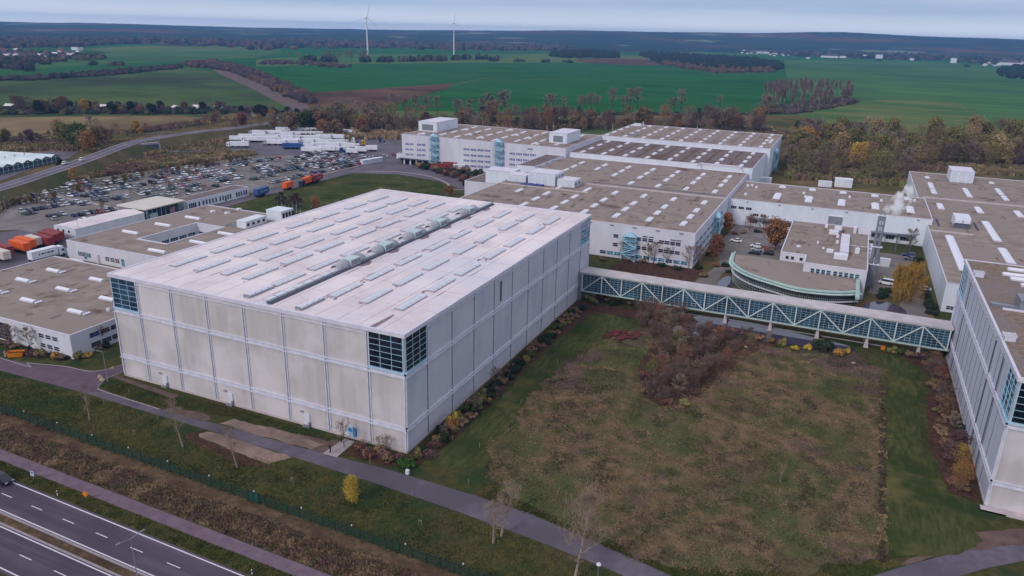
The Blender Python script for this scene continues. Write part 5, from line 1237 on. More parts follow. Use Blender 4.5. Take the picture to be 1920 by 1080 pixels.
# green mesh fence
fe = empty('mesh_fence', (0, 0, 0), 0, 'long dark green mesh fence running between the lawn and the scrub verge', 'fence')
fy = lambda x: -24.35-.0175*(x+60)
fm = bpy.data.materials.new('fence_netting'); fm.use_nodes = True; t = fm.node_tree; bs = t.nodes['Principled BSDF']; bs.inputs['Base Color'].default_value = S(24, 54, 46); bs.inputs['Roughness'].default_value = .7
bs.inputs['Alpha'].default_value = .52
b = MB(); b.quad((-200, fy(-200), .05), (160, fy(160), .05), (160, fy(160), 1.9), (-200, fy(-200), 1.9)); b.build('netting', fm, fe)
b = MB()
for k in range(4): b.bar((-200, fy(-200), .1+.6*k), (160, fy(160), .1+.6*k), .035)
b.build('rail_wire', M['green_mesh'], fe)
k = 0; x = -98.0
while x < 70:
    if not (-18.2 < x < -14): b = MB(); b.box(x-.05, x+.05, fy(x)-.05, fy(x)+.05, 0, 2.0); b.build('post', M['green_mesh'], fe)
    x += 2.5
gt = empty('fence_gate', (-15.4, fy(-15.4)-.1, 0), 0, 'small green double gate set into the mesh fence', 'gate')
b = MB()
for s in (-1.25, -.05, 1.15): b.box(s, s+.1, -.06, .06, 0, 2.15)
b.box(-1.25, 1.25, -.04, .04, 2.0, 2.1); b.box(-1.25, 1.25, -.04, .04, .1, .18); b.build('frame', M['green_mesh'], gt)
b = MB()
for k in range(15): b.box(-1.2+k*.165, -1.17+k*.165, -.02, .02, .1, 2.05)
b.build('gate_bars', mat('gate_green', S(60, 130, 130), S(48, 110, 112), 2, 3), gt)
fx = [(31, 779), (94, 801), (160, 824), (230, 847), (304, 873), (383, 900), (467, 930), (557, 961), (652, 994), (754, 1029), (863, 1067)]  # white balls on the fence top are insulators, not light sources
for i, (px, py) in enumerate(fx):
    x, y = at(px, py, 2.0); x = x; y = fy(x); b = MB(); b.tube((0, 0, 2.0), (0, 0, 2.16), .05, .05, 6, 1); b.tube((0, 0, 2.16), (0, 0, 2.34), .11, .11, 8, 0, True)
    tag(b.build('fence_insulator', [M['white'], M['galv']], loc=(x, y, 0)), f'small white ball insulator on the mesh fence, {od(i)} counting from the low offices', 'lamp', 'white ball insulators along the fence')
# white bodies and a glazed shelter on the fringes
for k, (px, py, w, l, h) in enumerate(((1430, 344, 9, 4, 3.4), (1546, 350, 7, 3, 3), (1580, 350, 9, 6, 4.4))):
    x, y = at(px, py); r = empty('storage_container', (x, y, 0), .05, f'white storage container behind the workshop hall, {od(k)} from the halls', 'container', 'white containers behind the workshop hall')
    b = MB(); b.box(-w/2, w/2, -l/2, l/2, .1, h); b.build('body', M['wall_pale'], r); b = MB(); b.box(-w/2-.1, w/2+.1, -l/2-.1, l/2+.1, h+.001, h+.2); b.build('roof', M['dome'], r)
sh = empty('bicycle_shelter', (0, 0, 0), 0, 'long low pale glazed shelter at the car park edge near the dispatch bays', 'shelter')
a_, c_ = at(678, 309), at(716, 303); u = Vector((c_[0]-a_[0], c_[1]-a_[1])); L0 = u.length; u.normalize(); n_ = (u.y, -u.x)
b = MB(); b.ob(a_, u, n_, 0, L0, -1.6, 1.6, 2.7, 2.9); b.build('roof', M['dome'], sh)
b = MB(); b.ob(a_, u, n_, .2, L0-.2, -1.3, 1.3, .1, 2.69); b.build('glazing', M['dome_cool'], sh)
for k in range(9): b = MB(); b.ob(a_, u, n_, L0*k/9, L0*k/9+.15, 1.31, 1.4, 0, 2.69); b.build('post', M['steel_green'], sh)
# street lamps
def street_lamp(x, y, h, lab, arm=1.6, a=0, double=False, group=None):
    r = empty('street_lamp', (x, y, 0), a, lab, 'street lamp', group)
    b = MB(); b.tube((0, 0, 0), (0, 0, h), .09, .05, 8); b.tube((0, 0, 0), (0, 0, .5), .14, .13, 8); b.build('pole', M['galv'], r)
    for s in ((1, -1) if double else (1,)):
        b = MB(); b.tube((0, 0, h-.05), (s*arm, 0, h+.18), .045, .04, 6); b.build('arm', M['galv'], r)
        b = MB(); b.box(*(sorted((s*arm, s*(arm+.7)))), -.14, .14, h+.12, h+.26); b.build('lamp_head', M['grey_metal'], r)
    return r
street_lamp(*at(258, 1085), 7.2, 'tall double-arm street lamp on the highway median', 1.5, math.radians(80), True)
street_lamp(-78, -4.0, 7.4, 'single street lamp at the service road corner by the warehouse', .7, math.radians(200))
street_lamp(-191.5, 75, 8.6, 'thin pale lamp mast against the white hall', .5, 0)
ball = empty('path_lamp', (44.7, -17.6, 0), 0, 'path lamp with a pale round shade beside the big bare tree', 'lamp')
b = MB(); b.tube((0, 0, 0), (0, 0, 2.6), .06, .05, 8); b.build('pole', M['galv'], ball)
b = MB(); b.tube((0, 0, 2.6), (0, 0, 2.75), .16, .4, 14, 0, True); b.tube((0, 0, 2.75), (0, 0, 3.0), .4, .25, 14, 0, True); b.build('lamp_shade', M['white'], ball)
b = MB(); b.tube((0, 0, 3.0), (0, 0, 4.3), .02, .02, 5); b.tube((0, 0, 4.2), (0, 0, 4.35), .06, .06, 7, 0, True); b.build('aerial', M['joint'], ball)
for i, (px, py, h) in enumerate(((12, 400, 7), (40, 420, 7), (75, 395, 7), (128, 385, 7), (165, 400, 7), (190, 375, 7), (227, 372, 7), (316, 360, 7), (250, 345, 7), (330, 330, 8), (420, 320, 8), (470, 330, 8), (545, 322, 8), (610, 310, 8), (668, 262, 12), (752, 264, 12), (460, 300, 8), (540, 270, 10), (140, 350, 7), (380, 340, 7))):
    x, y = at(px, py)
    street_lamp(x, y, h, f'thin lamp mast standing among the parked vehicles, {od(i)} listed from the containers', .5, i, group='lamp masts of the car and lorry park')
# bollard lights by the road, marker posts, signs
bp_ = [(243, 738), (195, 757), (296, 787), (252, 815), (526, 862), (694, 870), (755, 876), (773, 929), (788, 985), (548, 905), (878, 908), (849, 826), (899, 839), (932, 742), (1002, 675), (1045, 683), (977, 757), (1461, 926)]
near = ['on the grass tongue by the first door', 'at the corner of the warm asphalt', 'near the row of saplings', 'between the first two saplings', 'at the pale gravel corner', 'before the round bush', 'before the evergreen shrubs', 'at the road edge above the lone stump', 'on the lawn above the fence insulators', 'on the lawn between saplings', 'on the slope towards the meadow', 'at the bed by the near corner', 'at the lawn strip beginning', 'at the middle of the lawn strip', 'at the upper bed edge', 'on the upper lawn strip', 'opposite the grey wall bushes', 'alone in the tall meadow']
for i, (px, py) in enumerate(bp_):
    x, y = at(px, py); tw = i in (3, 8, 9); b = MB()
    for s in ((-.25, .25) if tw else (0,)): b.tube((s, 0, 0), (s, 0, 1.15), .07, .06, 7, 0, True)
    if tw: b.box(-.3, .3, -.03, .03, .9, 1.0)
    tag(b.build('marker_post', M['wood'], loc=(x, y, 0)), f'{"pair of tree stakes" if tw else "short pale marker post"} {near[i]}', 'post', 'short pale posts about the lawns')
for i, (px, py, w) in enumerate(((108, 929, 'near the orange sign'), (473, 1078, 'at the lower end of the verge'))):
    x, y = at(px, py); b = MB(); b.box(-.07, .07, -.05, .05, 0, .55, 0); b.box(-.07, .07, -.05, .05, .55, .8, 1); b.box(-.07, .07, -.05, .05, .8, 1.0, 0)
    tag(b.build('delineator_post', [M['white'], M['black']], loc=(x, y, 0)), f'white reflector post with black band beside the highway, {w}', 'reflector post')
sg = empty('road_sign', (*at(63, 900), 0), math.radians(15), 'small white and blue upright sign board beside the cycle path', 'sign')
b = MB(); b.tube((0, 0, 0), (0, 0, 1.9), .035, .035, 6); b.build('post', M['galv'], sg)
b = MB(); b.box(-.36, .36, -.06, -.04, .9, 1.9, 0); b.box(-.3, .3, -.075, -.061, 1.5, 1.8, 1); b.box(-.14, .14, -.076, -.062, 1.15, 1.4, 1); b.box(-.36, .36, -.035, -.02, .9, 1.9, 1); b.build('board', [M['white'], M['sign_blue']], sg)
sg = empty('road_sign', (*at(162, 937), 0), math.radians(20), 'round orange sign with yellow square beside the cycle path', 'sign')
b = MB(); b.tube((0, 0, 0), (0, 0, 1.3), .035, .035, 6); b.build('post', M['galv'], sg)
b = MB(); b.tube((0, -.03, 1.2), (0, -.07, 1.2), .5, .5, 20, 0, True); b.box(-.2, .2, -.1, -.071, 1.0, 1.42, 1); b.build('disc', [M['orange'], M['yellow']], sg)
cb2 = empty('junction_box', (*at(764, 890), 0), .1, 'small white junction box on the grass below the near warehouse corner', 'box')
b = MB(); b.box(-.32, .32, -.25, .25, .12, 1.05); b.build('casing', M['white'], cb2)
b = MB(); b.box(-.36, .36, -.28, .28, 0, .12); b.box(-.05, .05, -.262, -.251, .5, .6); b.box(-.38, -.321, -.2, .2, .15, .9); b.build('base', M['black'], cb2)
for px, py, s, w in ((188, 708, .8, 'upright beside the lamp'), (192, 714, .8, 'lying below the lamp'), (212, 691, .55, 'on the grass behind the lamp'), (1600, 682, .6, 'at the meadow edge by the lawn'), (1398, 652, .6, 'at the meadow edge by the pond')):
    x, y = at(px, py); b = MB(); rr2 = random.Random(px); n = 7; i0 = 0
    for r_, z in ((1, 0), (.9, .45), (.5, .8)): b.v += [(r_*s*math.cos(2*math.pi*k/n)*rr2.uniform(.7, 1.1), r_*s*.7*math.sin(2*math.pi*k/n)*rr2.uniform(.7, 1.1), z*s) for k in range(n)]
    for q in (0, n):
        for k in range(n): j = (k+1) % n; b.f.append((q+k, q+j, q+n+j, q+n+k)); b.m.append(0)
    b.f.append(tuple(2*n+k for k in range(n))); b.m.append(0)
    tag(b.build('boulder', M['stone'], loc=(x, y, 0)), f'pale boulder {w}', 'boulder')
sk_o = empty('yellow_skip', (*at(31, 668), 0), math.radians(35), 'yellow waste skip standing among shrubs before the low offices', 'skip')
b = MB(); i = 0; b.v += [(-1.5, -.8, .1), (1.5, -.8, .1), (1.5, .8, .1), (-1.5, .8, .1), (-1.9, -.95, 1.3), (1.9, -.95, 1.3), (1.9, .95, 1.3), (-1.9, .95, 1.3)]
for f in ((0, 1, 5, 4), (1, 2, 6, 5), (2, 3, 7, 6), (3, 0, 4, 7), (3, 2, 1, 0)): b.f.append(f); b.m.append(0)
b.quad((-1.7, -.85, .9), (1.7, -.85, .9), (1.7, .85, .9), (-1.7, .85, .9), m=1); b.build('tub', [M['orange'], M['litter']], sk_o)
b = MB(); b.box(-2.6, -2.3, -.15, .15, 0, 1.5); b.build('marker', M['concrete'], sk_o)
x, y = at(1655, 655); b = MB(); b.box(-.5, .5, -.4, .4, 0, .8); b.box(-.55, .55, -.45, .45, .8, .95); tag(b.build('grit_bin', M['orange'], loc=(x, y, 0)), 'orange grit bin on the lawn beneath the footbridge', 'bin')
# stairs, table on the pond terrace
stp = empty('garden_stair', (0, 0, 0), 0, 'short outdoor stair with railings going down from the footbridge to the pond', 'stair')
a0, a1 = at(1322, 605), at(1285, 632)
u = Vector((a1[0]-a0[0], a1[1]-a0[1])); L0 = u.length; u.normalize(); n_ = (-u.y, u.x)
for k in range(9): b = MB(); b.ob(a0, u, n_, L0*k/9, L0*(k+1)/9-.05, -1.1, 1.1, .02, .9-.09*k); b.build('step', M['grey_metal'], stp)
for s in (-1.15, 1.1):
    b = MB()
    for k in range(8): b.ob(a0, u, n_, L0*k/8, L0*k/8+.06, s, s+.06, 0, 1.9-.1*k)
    b.bar((a0[0]+n_[0]*s, a0[1]+n_[1]*s, 1.9), (a1[0]+n_[0]*s, a1[1]+n_[1]*s, 1.1), .08); b.build('railing', M['galv'], stp)
x, y = at(1292, 625); tb = empty('round_table', (x+1.5, y-1, 0), 0, 'round pale table on the small terrace below the stair', 'table')
b = MB(); b.tube((0, 0, .7), (0, 0, .78), .8, .8, 16, 0, True); b.build('table_top', M['white'], tb); b = MB(); b.tube((0, 0, 0), (0, 0, .7), .1, .08, 8, 0, True); b.tube((0, 0, 0), (0, 0, .06), .4, .4, 12, 0, True); b.build('leg', M['galv'], tb)
sheet('terrace', smoothpoly([at(*p_) for p_ in ((1270, 612), (1310, 616), (1320, 628), (1280, 634), (1262, 624))]), M['concrete'])
b = MB(); b.box(0, 3.4, 0, 1.6, .15, 3.0, 0); b.box(.2, 3.2, -.05, -.001, .4, 2.8, 1); b.box(-.1, 3.5, -.1, 1.7, 3.0, 3.15, 0)
x, y = at(1648, 500); tag(b.build('gas_cabinet', [M['dome_cool'], M['white']], loc=(x, y, 0)), 'pale service cabinet beside the chimney foot in the yard', 'cabinet')
pf = empty('pergola', (0, 0, 0), 0, 'dark steel pergola frame against the workshop hall wall in the yard', 'pergola')
for px in (1677, 1703):
    for dz in (0, 4): x, y = at(px, 476); b = MB(); b.box(x, x+.2, y+dz, y+dz+.2, 0, 7); b.build('post', M['joint'], pf)
x, y = at(1677, 476); x2, _ = at(1703, 476)
for k in range(4): b = MB(); b.box(x, x2+.2, y+k*1.35, y+k*1.35+.12, 7, 7.2); b.build('beam', M['joint'], pf)
# small houses, sheds and white buildings beyond
def house(px, py, w, l, h, roofm, lab, a=0, group=None, wall=None, nm='house'):
    x, y = at(px, py); r = empty(nm, (x, y, -.2), a, lab, 'house' if nm == 'house' else 'shed', group)
    b = MB(); b.box(-w/2, w/2, -l/2, l/2, 0, h); b.build('wall', wall or M['wall_white'], r)
    b = MB(); e = .4; p = h+min(w, l)*.38
    A = [(-w/2-e, -l/2-e, h-.1), (w/2+e, -l/2-e, h-.1), (w/2+e, 0, p), (-w/2-e, 0, p), (w/2+e, l/2+e, h-.1), (-w/2-e, l/2+e, h-.1)]
    b.quad(A[0], A[1], A[2], A[3]); b.quad(A[3], A[2], A[4], A[5]); b.quad(A[1], A[4], A[2]); b.quad(A[0], A[3], A[5]); b.build('roof', roofm, r)
    return r
hr_ = random.Random(31); red_roof = mat('red_tiled_roof', S(140, 84, 76), S(112, 72, 68), .3, 4); grey_roof = mat('grey_tiled_roof', S(96, 90, 98), S(76, 72, 80), .3, 4)
i = 0
for (x0_, x1_, y0_, y1_, n, nm) in ((0, 150, 93, 112, 46, 'village on the plain beyond the dark field'), (1842, 1925, 104, 124, 34, 'village under the far blue hills'), (1440, 1480, 98, 106, 10, 'hamlet behind the pine wood'), (1390, 1436, 96, 104, 8, 'farm by the pale meadow')):
    for k in range(n):
        px, py = hr_.uniform(x0_, x1_), hr_.uniform(y0_, y1_)
        if nm[0] == 'v' and x0_ == 0 and py < 93+px*.03: continue
        house(px, py, hr_.uniform(9, 16), hr_.uniform(8, 11), hr_.uniform(3.5, 6.5), hr_.choice([red_roof, grey_roof, grey_roof, M['roof_white']]), f'small pale house, {od(k)} in the {nm}', hr_.uniform(0, 3), 'houses of the '+nm.split(' ')[0])
for k, (px, py, w, hh) in enumerate(((1622, 109, 20, 14), (1648, 109.5, 28, 16), (1787, 118, 20, 18), (1710, 113, 20, 8), (1555, 108, 70, 7), (1580, 108.5, 26, 8), (1890, 122, 90, 9), (1430, 100, 60, 8), (245, 79, 30, 7), (145, 94, 26, 8), (1515, 110, 14, 5))):
    x, y = at(px, py); b = MB(); b.box(-w/2, w/2, -8, 8, 0, hh, 0); b.v += []; b.quad((-w/2, -8, hh), (w/2, -8, hh), (w/4, 0, hh+w*.12), (-w/4, 0, hh+w*.12), m=1); b.quad((-w/2, 8, hh), (-w/4, 0, hh+w*.12), (w/4, 0, hh+w*.12), (w/2, 8, hh), m=1)
    tag(b.build('farm_building', [M['white'], grey_roof], loc=(x, y, -.2)), f'white farm building on the plain, {od(k)} of the bright ones before the hills', 'farm building', 'white farm buildings far out')
for k, (px, py, w) in enumerate(((20, 203, 9), (35, 204, 6), (118, 202, 7), (190, 204, 12), (205, 203, 8), (262, 207, 8), (330, 206, 6), (345, 206, 8), (360, 207, 6), (372, 205, 9), (386, 207, 7), (400, 208, 5), (410, 207, 8), (425, 206, 7), (300, 207, 5), (80, 205, 5), (480, 218, 8), (515, 222, 9))):
    house(px, py, w, 5, 2.6, red_roof if k == 5 else (grey_roof if k % 3 else M['roof_white']), f'small garden shed between allotment trees, {od(k)} along the row', hr_.uniform(-.3, .3), 'allotment sheds', M['white'] if k % 2 else M['wood'], 'garden_shed')
# glasshouses
gh = empty('glasshouse', (0, 0, 0), 0, 'glasshouse block with whitewashed sawtooth roofs beside the raised road', 'glasshouse')
A0, A1, A3 = Vector(at(-150, 345, 3.6)), Vector(at(112, 292, 3.6)), Vector(at(95, 276, 3.6))
u = (A1-A0); Lg = u.length; u.normalize(); v_ = Vector((-u.y, u.x)); 
if v_.dot(A3-A1) < 0: v_ = -v_
n = int(Lg/6.4)
for k in range(n):
    b = MB(); s0, s1 = Lg*k/n, Lg*(k+1)/n; D = 46
    P = lambda s, d, z: (*(A0+u*s+v_*d), z)
    b.quad(P(s0, 0, 3.6), P((s0+s1)/2, 0, 4.9), P((s0+s1)/2, D, 4.9), P(s0, D, 3.6)); b.quad(P((s0+s1)/2, 0, 4.9), P(s1, 0, 3.6), P(s1, D, 3.6), P((s0+s1)/2, D, 4.9))
    b.build('roof_bay', mat('whitewashed_glass', S(206, 216, 222), S(176, 190, 200), .12, 5, rough=.4) if k == 0 else bpy.data.materials['whitewashed_glass'], gh)
    b = MB(); b.quad(P(s0, 0, 0), P(s1, 0, 0), P(s1, 0, 3.6), P((s0+s1)/2, 0, 4.9), P(s0, 0, 3.6))
    b.ob(A0, u, v_, s0, s0+.2, -.15, -.02, 0, 3.6, 1); b.ob(A0, u, v_, (s0+s1)/2-.07, (s0+s1)/2+.07, -.1, -.02, 0, 4.7, 1); b.ob(A0, u, v_, s0, s1, -.1, -.02, 3.5, 3.65, 1); b.ob(A0, u, v_, s0, s1, -.1, -.02, 1.2, 1.3, 1)
    b.build('gable', [M['glass_teal'], M['truss']], gh)
    if k > 1: b = MB(); b.bar(P((s0+s1)/2, 14, 4.9), P((s0+s1)/2, 14, 6.2), .4); b.build('flue', M['brick'] if k % 4 == 0 else M['galv'], gh)
b = MB(); P = lambda s, d, z: (*(A0+u*s+v_*d), z)
b.quad(P(Lg, 0, 0), P(Lg, 46, 0), P(Lg, 46, 3.6), P(Lg, 0, 3.6)); b.build('side_wall', M['glass_sky'], gh)
# wind turbines
def turbine(px, py, a, lab):
    x, y = at(px, py); d = math.hypot(x-CAM.x, y-CAM.y); hub = 100 if px < 700 else 96
    r = empty('wind_turbine', (x, y, -.3), 0, lab, 'wind turbine', 'wind turbines on the fields')
    b = MB(); b.tube((0, 0, 0), (0, 0, hub), 2.2, 1.2, 14); b.build('tower', M['white'], r)
    t = math.atan2(CAM.x-x, -(CAM.y-y))+.35; c_, s_ = math.cos(t), math.sin(t)
    Q = lambda p: (p[0]*c_-p[1]*s_, p[0]*s_+p[1]*c_, hub+p[2])
    b = MB(); b.tube(Q((0, -5, .8)), Q((0, 6, .8)), 2.1, 2.3, 8, 0, True); b.build('nacelle', M['white'], r)
    b = MB(); b.tube(Q((0, -7, .8)), Q((0, -5, .8)), .6, 1.6, 8, 0, True); b.build('hub', M['white'], r)
    for k in range(3):
        th = a+k*2*math.pi/3; dx, dz = math.sin(th), math.cos(th); b = MB()
        p0, p1, p2 = (0, -6.2, .8), (dx*9, -6.2, .8+dz*9), (dx*31, -6.4, .8+dz*31)
        px_2, pz_2 = dz, -dx
        w = [.8, 1.3, .25]; pts_ = [p0, p1, p2]
        for i in range(2):
            A_, B_ = pts_[i], pts_[i+1]
            for s in (.12, -.12):
                b.quad(Q((A_[0]-px_2*w[i]*.4, A_[1]+s, A_[2]-pz_2*w[i]*.4)), Q((A_[0]+px_2*w[i]*.6, A_[1]+s, A_[2]+pz_2*w[i]*.6)), Q((B_[0]+px_2*w[i+1]*.6, B_[1]+s, B_[2]+pz_2*w[i+1]*.6)), Q((B_[0]-px_2*w[i+1]*.4, B_[1]+s, B_[2]-pz_2*w[i+1]*.4)))
        b.build('rotor_blade', M['white'], r)
turbine(690, 114, .2, 'wind turbine standing behind a group of bare trees'); turbine(851, 105, .05, 'wind turbine standing behind round dark hedges on open field')
# ---------------------------------------------------------------- vegetation
def skeleton(seed, h=12., start=.28, spread=.62, nb=13, up=.55, stems=1, sub=5, wig=.12):
    r = random.Random(seed); segs = []; tips = []
    def limb(p, d, ln, rad, lvl, n):
        q = p; st = ln/n
        for k in range(n):
            d2 = (d+Vector((r.uniform(-wig, wig), r.uniform(-wig, wig), r.uniform(-wig*.4, wig)+.04*lvl))).normalized(); e = q+d2*st
            r1 = rad*(1-k/n*.75); r2 = rad*(1-(k+1)/n*.75); segs.append((q, e, r1, r2, lvl)); q = e; d = d2
            if lvl < 2 and k >= (0 if lvl else n):
                for _ in range(2 if lvl == 1 else 0):
                    az = r.uniform(0, 6.283); s = Vector((math.cos(az), math.sin(az), r.uniform(-.1, .9))); dd = (d*.75+s*.7).normalized()
                    limb(q, dd, ln*r.uniform(.28, .5), rad*.42, 2, 2)
            if lvl == 2 or (lvl == 1 and k == n-1): tips.append((q, d, ln))
        return q
    for s in range(stems):
        ax = Vector((r.uniform(-.12, .12), r.uniform(-.12, .12), 1)) if stems == 1 else Vector((math.cos(s*2.4)*.3, math.sin(s*2.4)*.3, 1))
        ax.normalize(); base = Vector((r.uniform(-.2, .2)*(stems-1)*.4, r.uniform(-.2, .2)*(stems-1)*.4, -.1)); n = 7; p = base; path_ = [p]
        hh = h*(1 if stems == 1 else r.uniform(.75, 1)); R0 = h*.017/(stems**.4)
        for k in range(n):
            e = p+(ax+Vector((r.uniform(-.05, .05), r.uniform(-.05, .05), 0)))*(hh*.93/n); segs.append((p, e, R0*(1-k/n*.85), R0*(1-(k+1)/n*.85), 0)); p = e; path_.append(p)
        tips.append((p, ax, h*.12))
        for k in range(nb):
            t = start+(1-start)*(k+.5)/nb; f = t*n; i = min(n-1, int(f)); q = path_[i].lerp(path_[i+1], f-i)
            az = k*2.399+r.uniform(-.5, .5); u_ = up+r.uniform(-.15, .25)+(t-.5)*.5; d = Vector((math.cos(az), math.sin(az), u_)).normalized()
            prof = math.sin(math.pi*min(1, max(.08, (t-start)/(1-start)*.72+.22)))
            limb(q, d, h*spread*.5*prof*r.uniform(.75, 1.15), R0*.45*(1.15-t), 1, 3)
    return segs, tips
def bare_meshes(seed, trunk_m, twig_m, h=12, ntw=9, tw=.035, mist=0, **k):
    segs, tips = skeleton(seed, h, **k); r = random.Random(seed+99)
    a = MB(); c = MB()
    for p, e, r1, r2, l in segs:
        if l < 2: a.tube(p, e, max(r1, .02), max(r2, .015), 5 if l == 0 else 3)
        else: c.tube(p, e, max(r1, .015), max(r2, .01), 3)
    for p, d, ln in tips:
        for _ in range(ntw):
            s = Vector((r.uniform(-1, 1), r.uniform(-1, 1), r.uniform(-.4, 1))); dd = (d*.8+s*.8).normalized(); l = h*.085*r.uniform(.5, 1.2)
            w = dd.cross(Vector((r.uniform(-1, 1), r.uniform(-1, 1), r.uniform(-1, 1)))).normalized()*tw; p0 = p+dd*-.1+s*.1; m = p0+dd*l*.5
            c.quad(p0-w, p0+w, p0+dd*l)
            for _2 in range(2):
                s2 = (dd+Vector((r.uniform(-.8, .8), r.uniform(-.8, .8), r.uniform(-.5, .8)))).normalized(); c.quad(m-w*.7, m+w*.7, m+s2*l*.5)
    if mist:
        for _ in range(mist):
            p, d, ln = r.choice(tips); q = p-d*.3; R = h*.03*r.uniform(.7, 1.3)
            for _2 in range(46):
                s = Vector((r.gauss(0, 1), r.gauss(0, 1), r.gauss(0, 1))).normalized(); w = s.cross(Vector((r.uniform(-1, 1), 1, r.uniform(-1, 1)))).normalized()*R*.3
                c.quad(q+s*R*.2-w, q+s*R*.2+w, q+s*R+w*.4, q+s*R-w*.4, m=1)
    return a.mesh('trunk', trunk_m), c.mesh('crown', [twig_m, LEAF['dark_green']])
def leafy_meshes(seed, trunk_m, leaf_m, h=12, n=26, size=.3, fl=1., shape=None, droop=0, keep=1., **k):
    segs, tips = skeleton(seed, h, **k); r = random.Random(seed+7); a = MB(); c = MB()
    for p, e, r1, r2, l in segs: 
        if l < 2: a.tube(p, e, max(r1, .02), max(r2, .015), 5 if l == 0 else 3)
        else: c.tube(p, e, .03, .015, 3, 1)
    for p, d, ln in tips:
        if r.random() > keep: continue
        cs = h*.06*r.uniform(.6, 1.3)
        for _ in range(n):
            s = Vector((r.gauss(0, 1), r.gauss(0, 1), r.gauss(0, .8)))*cs*fl
            q = p+s
            if droop: q = p+Vector((s.x*.6, s.y*.6, -abs(r.gauss(0, 1))*droop*h*.12))
            nrm = Vector((r.gauss(0, 1), r.gauss(0, 1), r.gauss(0, 1)+.5)).normalized(); u_ = nrm.cross(Vector((r.uniform(-1, 1), 1, r.uniform(-1, 1)))).normalized(); v_ = nrm.cross(u_)
            z = size*r.uniform(.5, 1.3)
            if droop: c.quad(q-u_*z*.3, q+u_*z*.3, q+u_*z*.2-Vector((0, 0, z*2)), q-u_*z*.1-Vector((0, 0, z*2)))
            else: c.quad(q-u_*z, q+v_*z*.7, q+u_*z, q-v_*z*.7)
    return a.mesh('trunk', trunk_m), c.mesh('crown', [leaf_m, trunk_m])
def conifer_meshes(seed, h=12):
    r = random.Random(seed); a = MB(); c = MB(); a.tube((0, 0, 0), (0, 0, h), .2, .03, 6)
    for k in range(22):
        t = .08+.9*k/22; R = h*.2*(1-t)**.8+.15
        for j in range(11):
            az = r.uniform(0, 6.283); l = R*r.uniform(.7, 1.15); d = Vector((math.cos(az), math.sin(az), -.25)); q = Vector((0, 0, h*t)); w = Vector((-d.y, d.x, 0))*l*.28
            c.quad(q, q+d*l*.55-w+Vector((0, 0, .1)), q+d*l, q+d*l*.55+w); 
    return a.mesh('trunk', M['bark_dark']), c.mesh('crown', LEAF['dark_green'])
M['twig_poplar'] = mat('pinkish_poplar_twigs', S(150, 132, 124), S(128, 112, 106), .4, 4)
T = {}
def tmpl(kind):
    if kind in T: return T[kind]
    L = []
    if kind == 'bare':
        for s in range(4): L.append(bare_meshes(s+1, M['bark'], M['twig'], ntw=7, tw=.05))
    elif kind == 'bare_mist':
        for s in range(3): L.append(bare_meshes(s+21, M['bark_dark'], M['twig'], ntw=5, tw=.05, mist=14+6*s, start=.35, spread=.5))
    elif kind == 'tallbare':
        for s in range(4): L.append(bare_meshes(s+31, M['bark_dark'], M['twig'], ntw=6, tw=.05, start=.4, spread=.5, mist=2*s))
    elif kind == 'sapling':
        for s in range(3): L.append(bare_meshes(s+41, M['bark_pale'], M['twig_pale'], ntw=5, tw=.016, start=.3, spread=.42, up=1.3, nb=12))
    elif kind == 'bigbare':
        L.append(bare_meshes(55, M['bark_pale'], M['twig_pale'], h=14.5, ntw=8, tw=.018, start=.22, spread=.62, up=1.0, nb=20, wig=.1))
    elif kind == 'round_bare':
        for s in range(2): L.append(bare_meshes(s+61, M['bark_dark'], M['twig_pale'], ntw=8, tw=.03, start=.25, spread=.85, up=.6, nb=16))
    elif kind == 'poplar_bare':
        for s in range(3): L.append(bare_meshes(s+71, M['bark_pale'], M['twig_poplar'], ntw=8, tw=.045, start=.35, spread=.34, up=1.4, nb=16))
    elif kind == 'thicket':
        for s in range(3): L.append(bare_meshes(s+81, M['bark'], M['twig_purple'], ntw=8, tw=.032, start=.08, spread=.75, up=.9, nb=10, stems=4))
    elif kind == 'birch':
        for s in range(2): L.append(bare_meshes(s+91, M['white'], M['twig_dark'], ntw=8, tw=.05, start=.35, spread=.42, up=.9, nb=15))
    elif kind == 'conifer':
        for s in range(2): L.append(conifer_meshes(s+3))
    elif kind == 'willow': L.append(leafy_meshes(7, M['bark_dark'], LEAF['gold'], h=11, n=95, size=.34, start=.32, spread=1.1, up=.45, nb=22, droop=2.3))
    elif kind == 'larch': L.append(leafy_meshes(9, M['bark'], LEAF['yellow'], h=5.2, n=24, size=.095, fl=1.1, start=.08, spread=.5, nb=20, up=1.2))
    elif kind.startswith('sparse_'):
        for s in range(2): L.append(leafy_meshes(s+110, M['bark'], LEAF[kind[7:]], n=9, size=.2, fl=1.2, keep=.8, nb=14))
    elif kind.startswith('leafy_'):
        for s in range(3): L.append(leafy_meshes(s+120, M['bark_dark'], LEAF[kind[6:]], n=20, size=.42, fl=1.15, start=.2, spread=.72, nb=16))
    elif kind.startswith('upright_'):
        for s in range(2): L.append(leafy_meshes(s+140, M['bark_dark'], LEAF[kind[8:]], n=18, size=.36, start=.15, spread=.48, up=1.2, nb=17))
    T[kind] = L; return L
HT = {'willow': 11, 'larch': 5.2, 'bigbare': 14.5}
vr = random.Random(77)
def tree(px, py, h, kind, lab, group=None, name=None, xy=None, wide=1.0, cat='tree', z=0):
    x, y = xy or at(px, py); L = tmpl(kind); t, c = L[vr.randrange(len(L))]; s = h/HT.get(kind, 12)
    if name in (None, 'tree'): name = NM.get(kind, 'evergreen_tree' if 'dark_green' in kind else 'autumn_tree')
    r = empty(name, (x, y, z), vr.uniform(0, 6.28), lab, cat, group); r.scale = (s*wide, s*wide, s)
    for nm, me in (('trunk', t), ('crown', c)):
        o = bpy.data.objects.new(nm, me); C.objects.link(o); o.parent = r
    return r
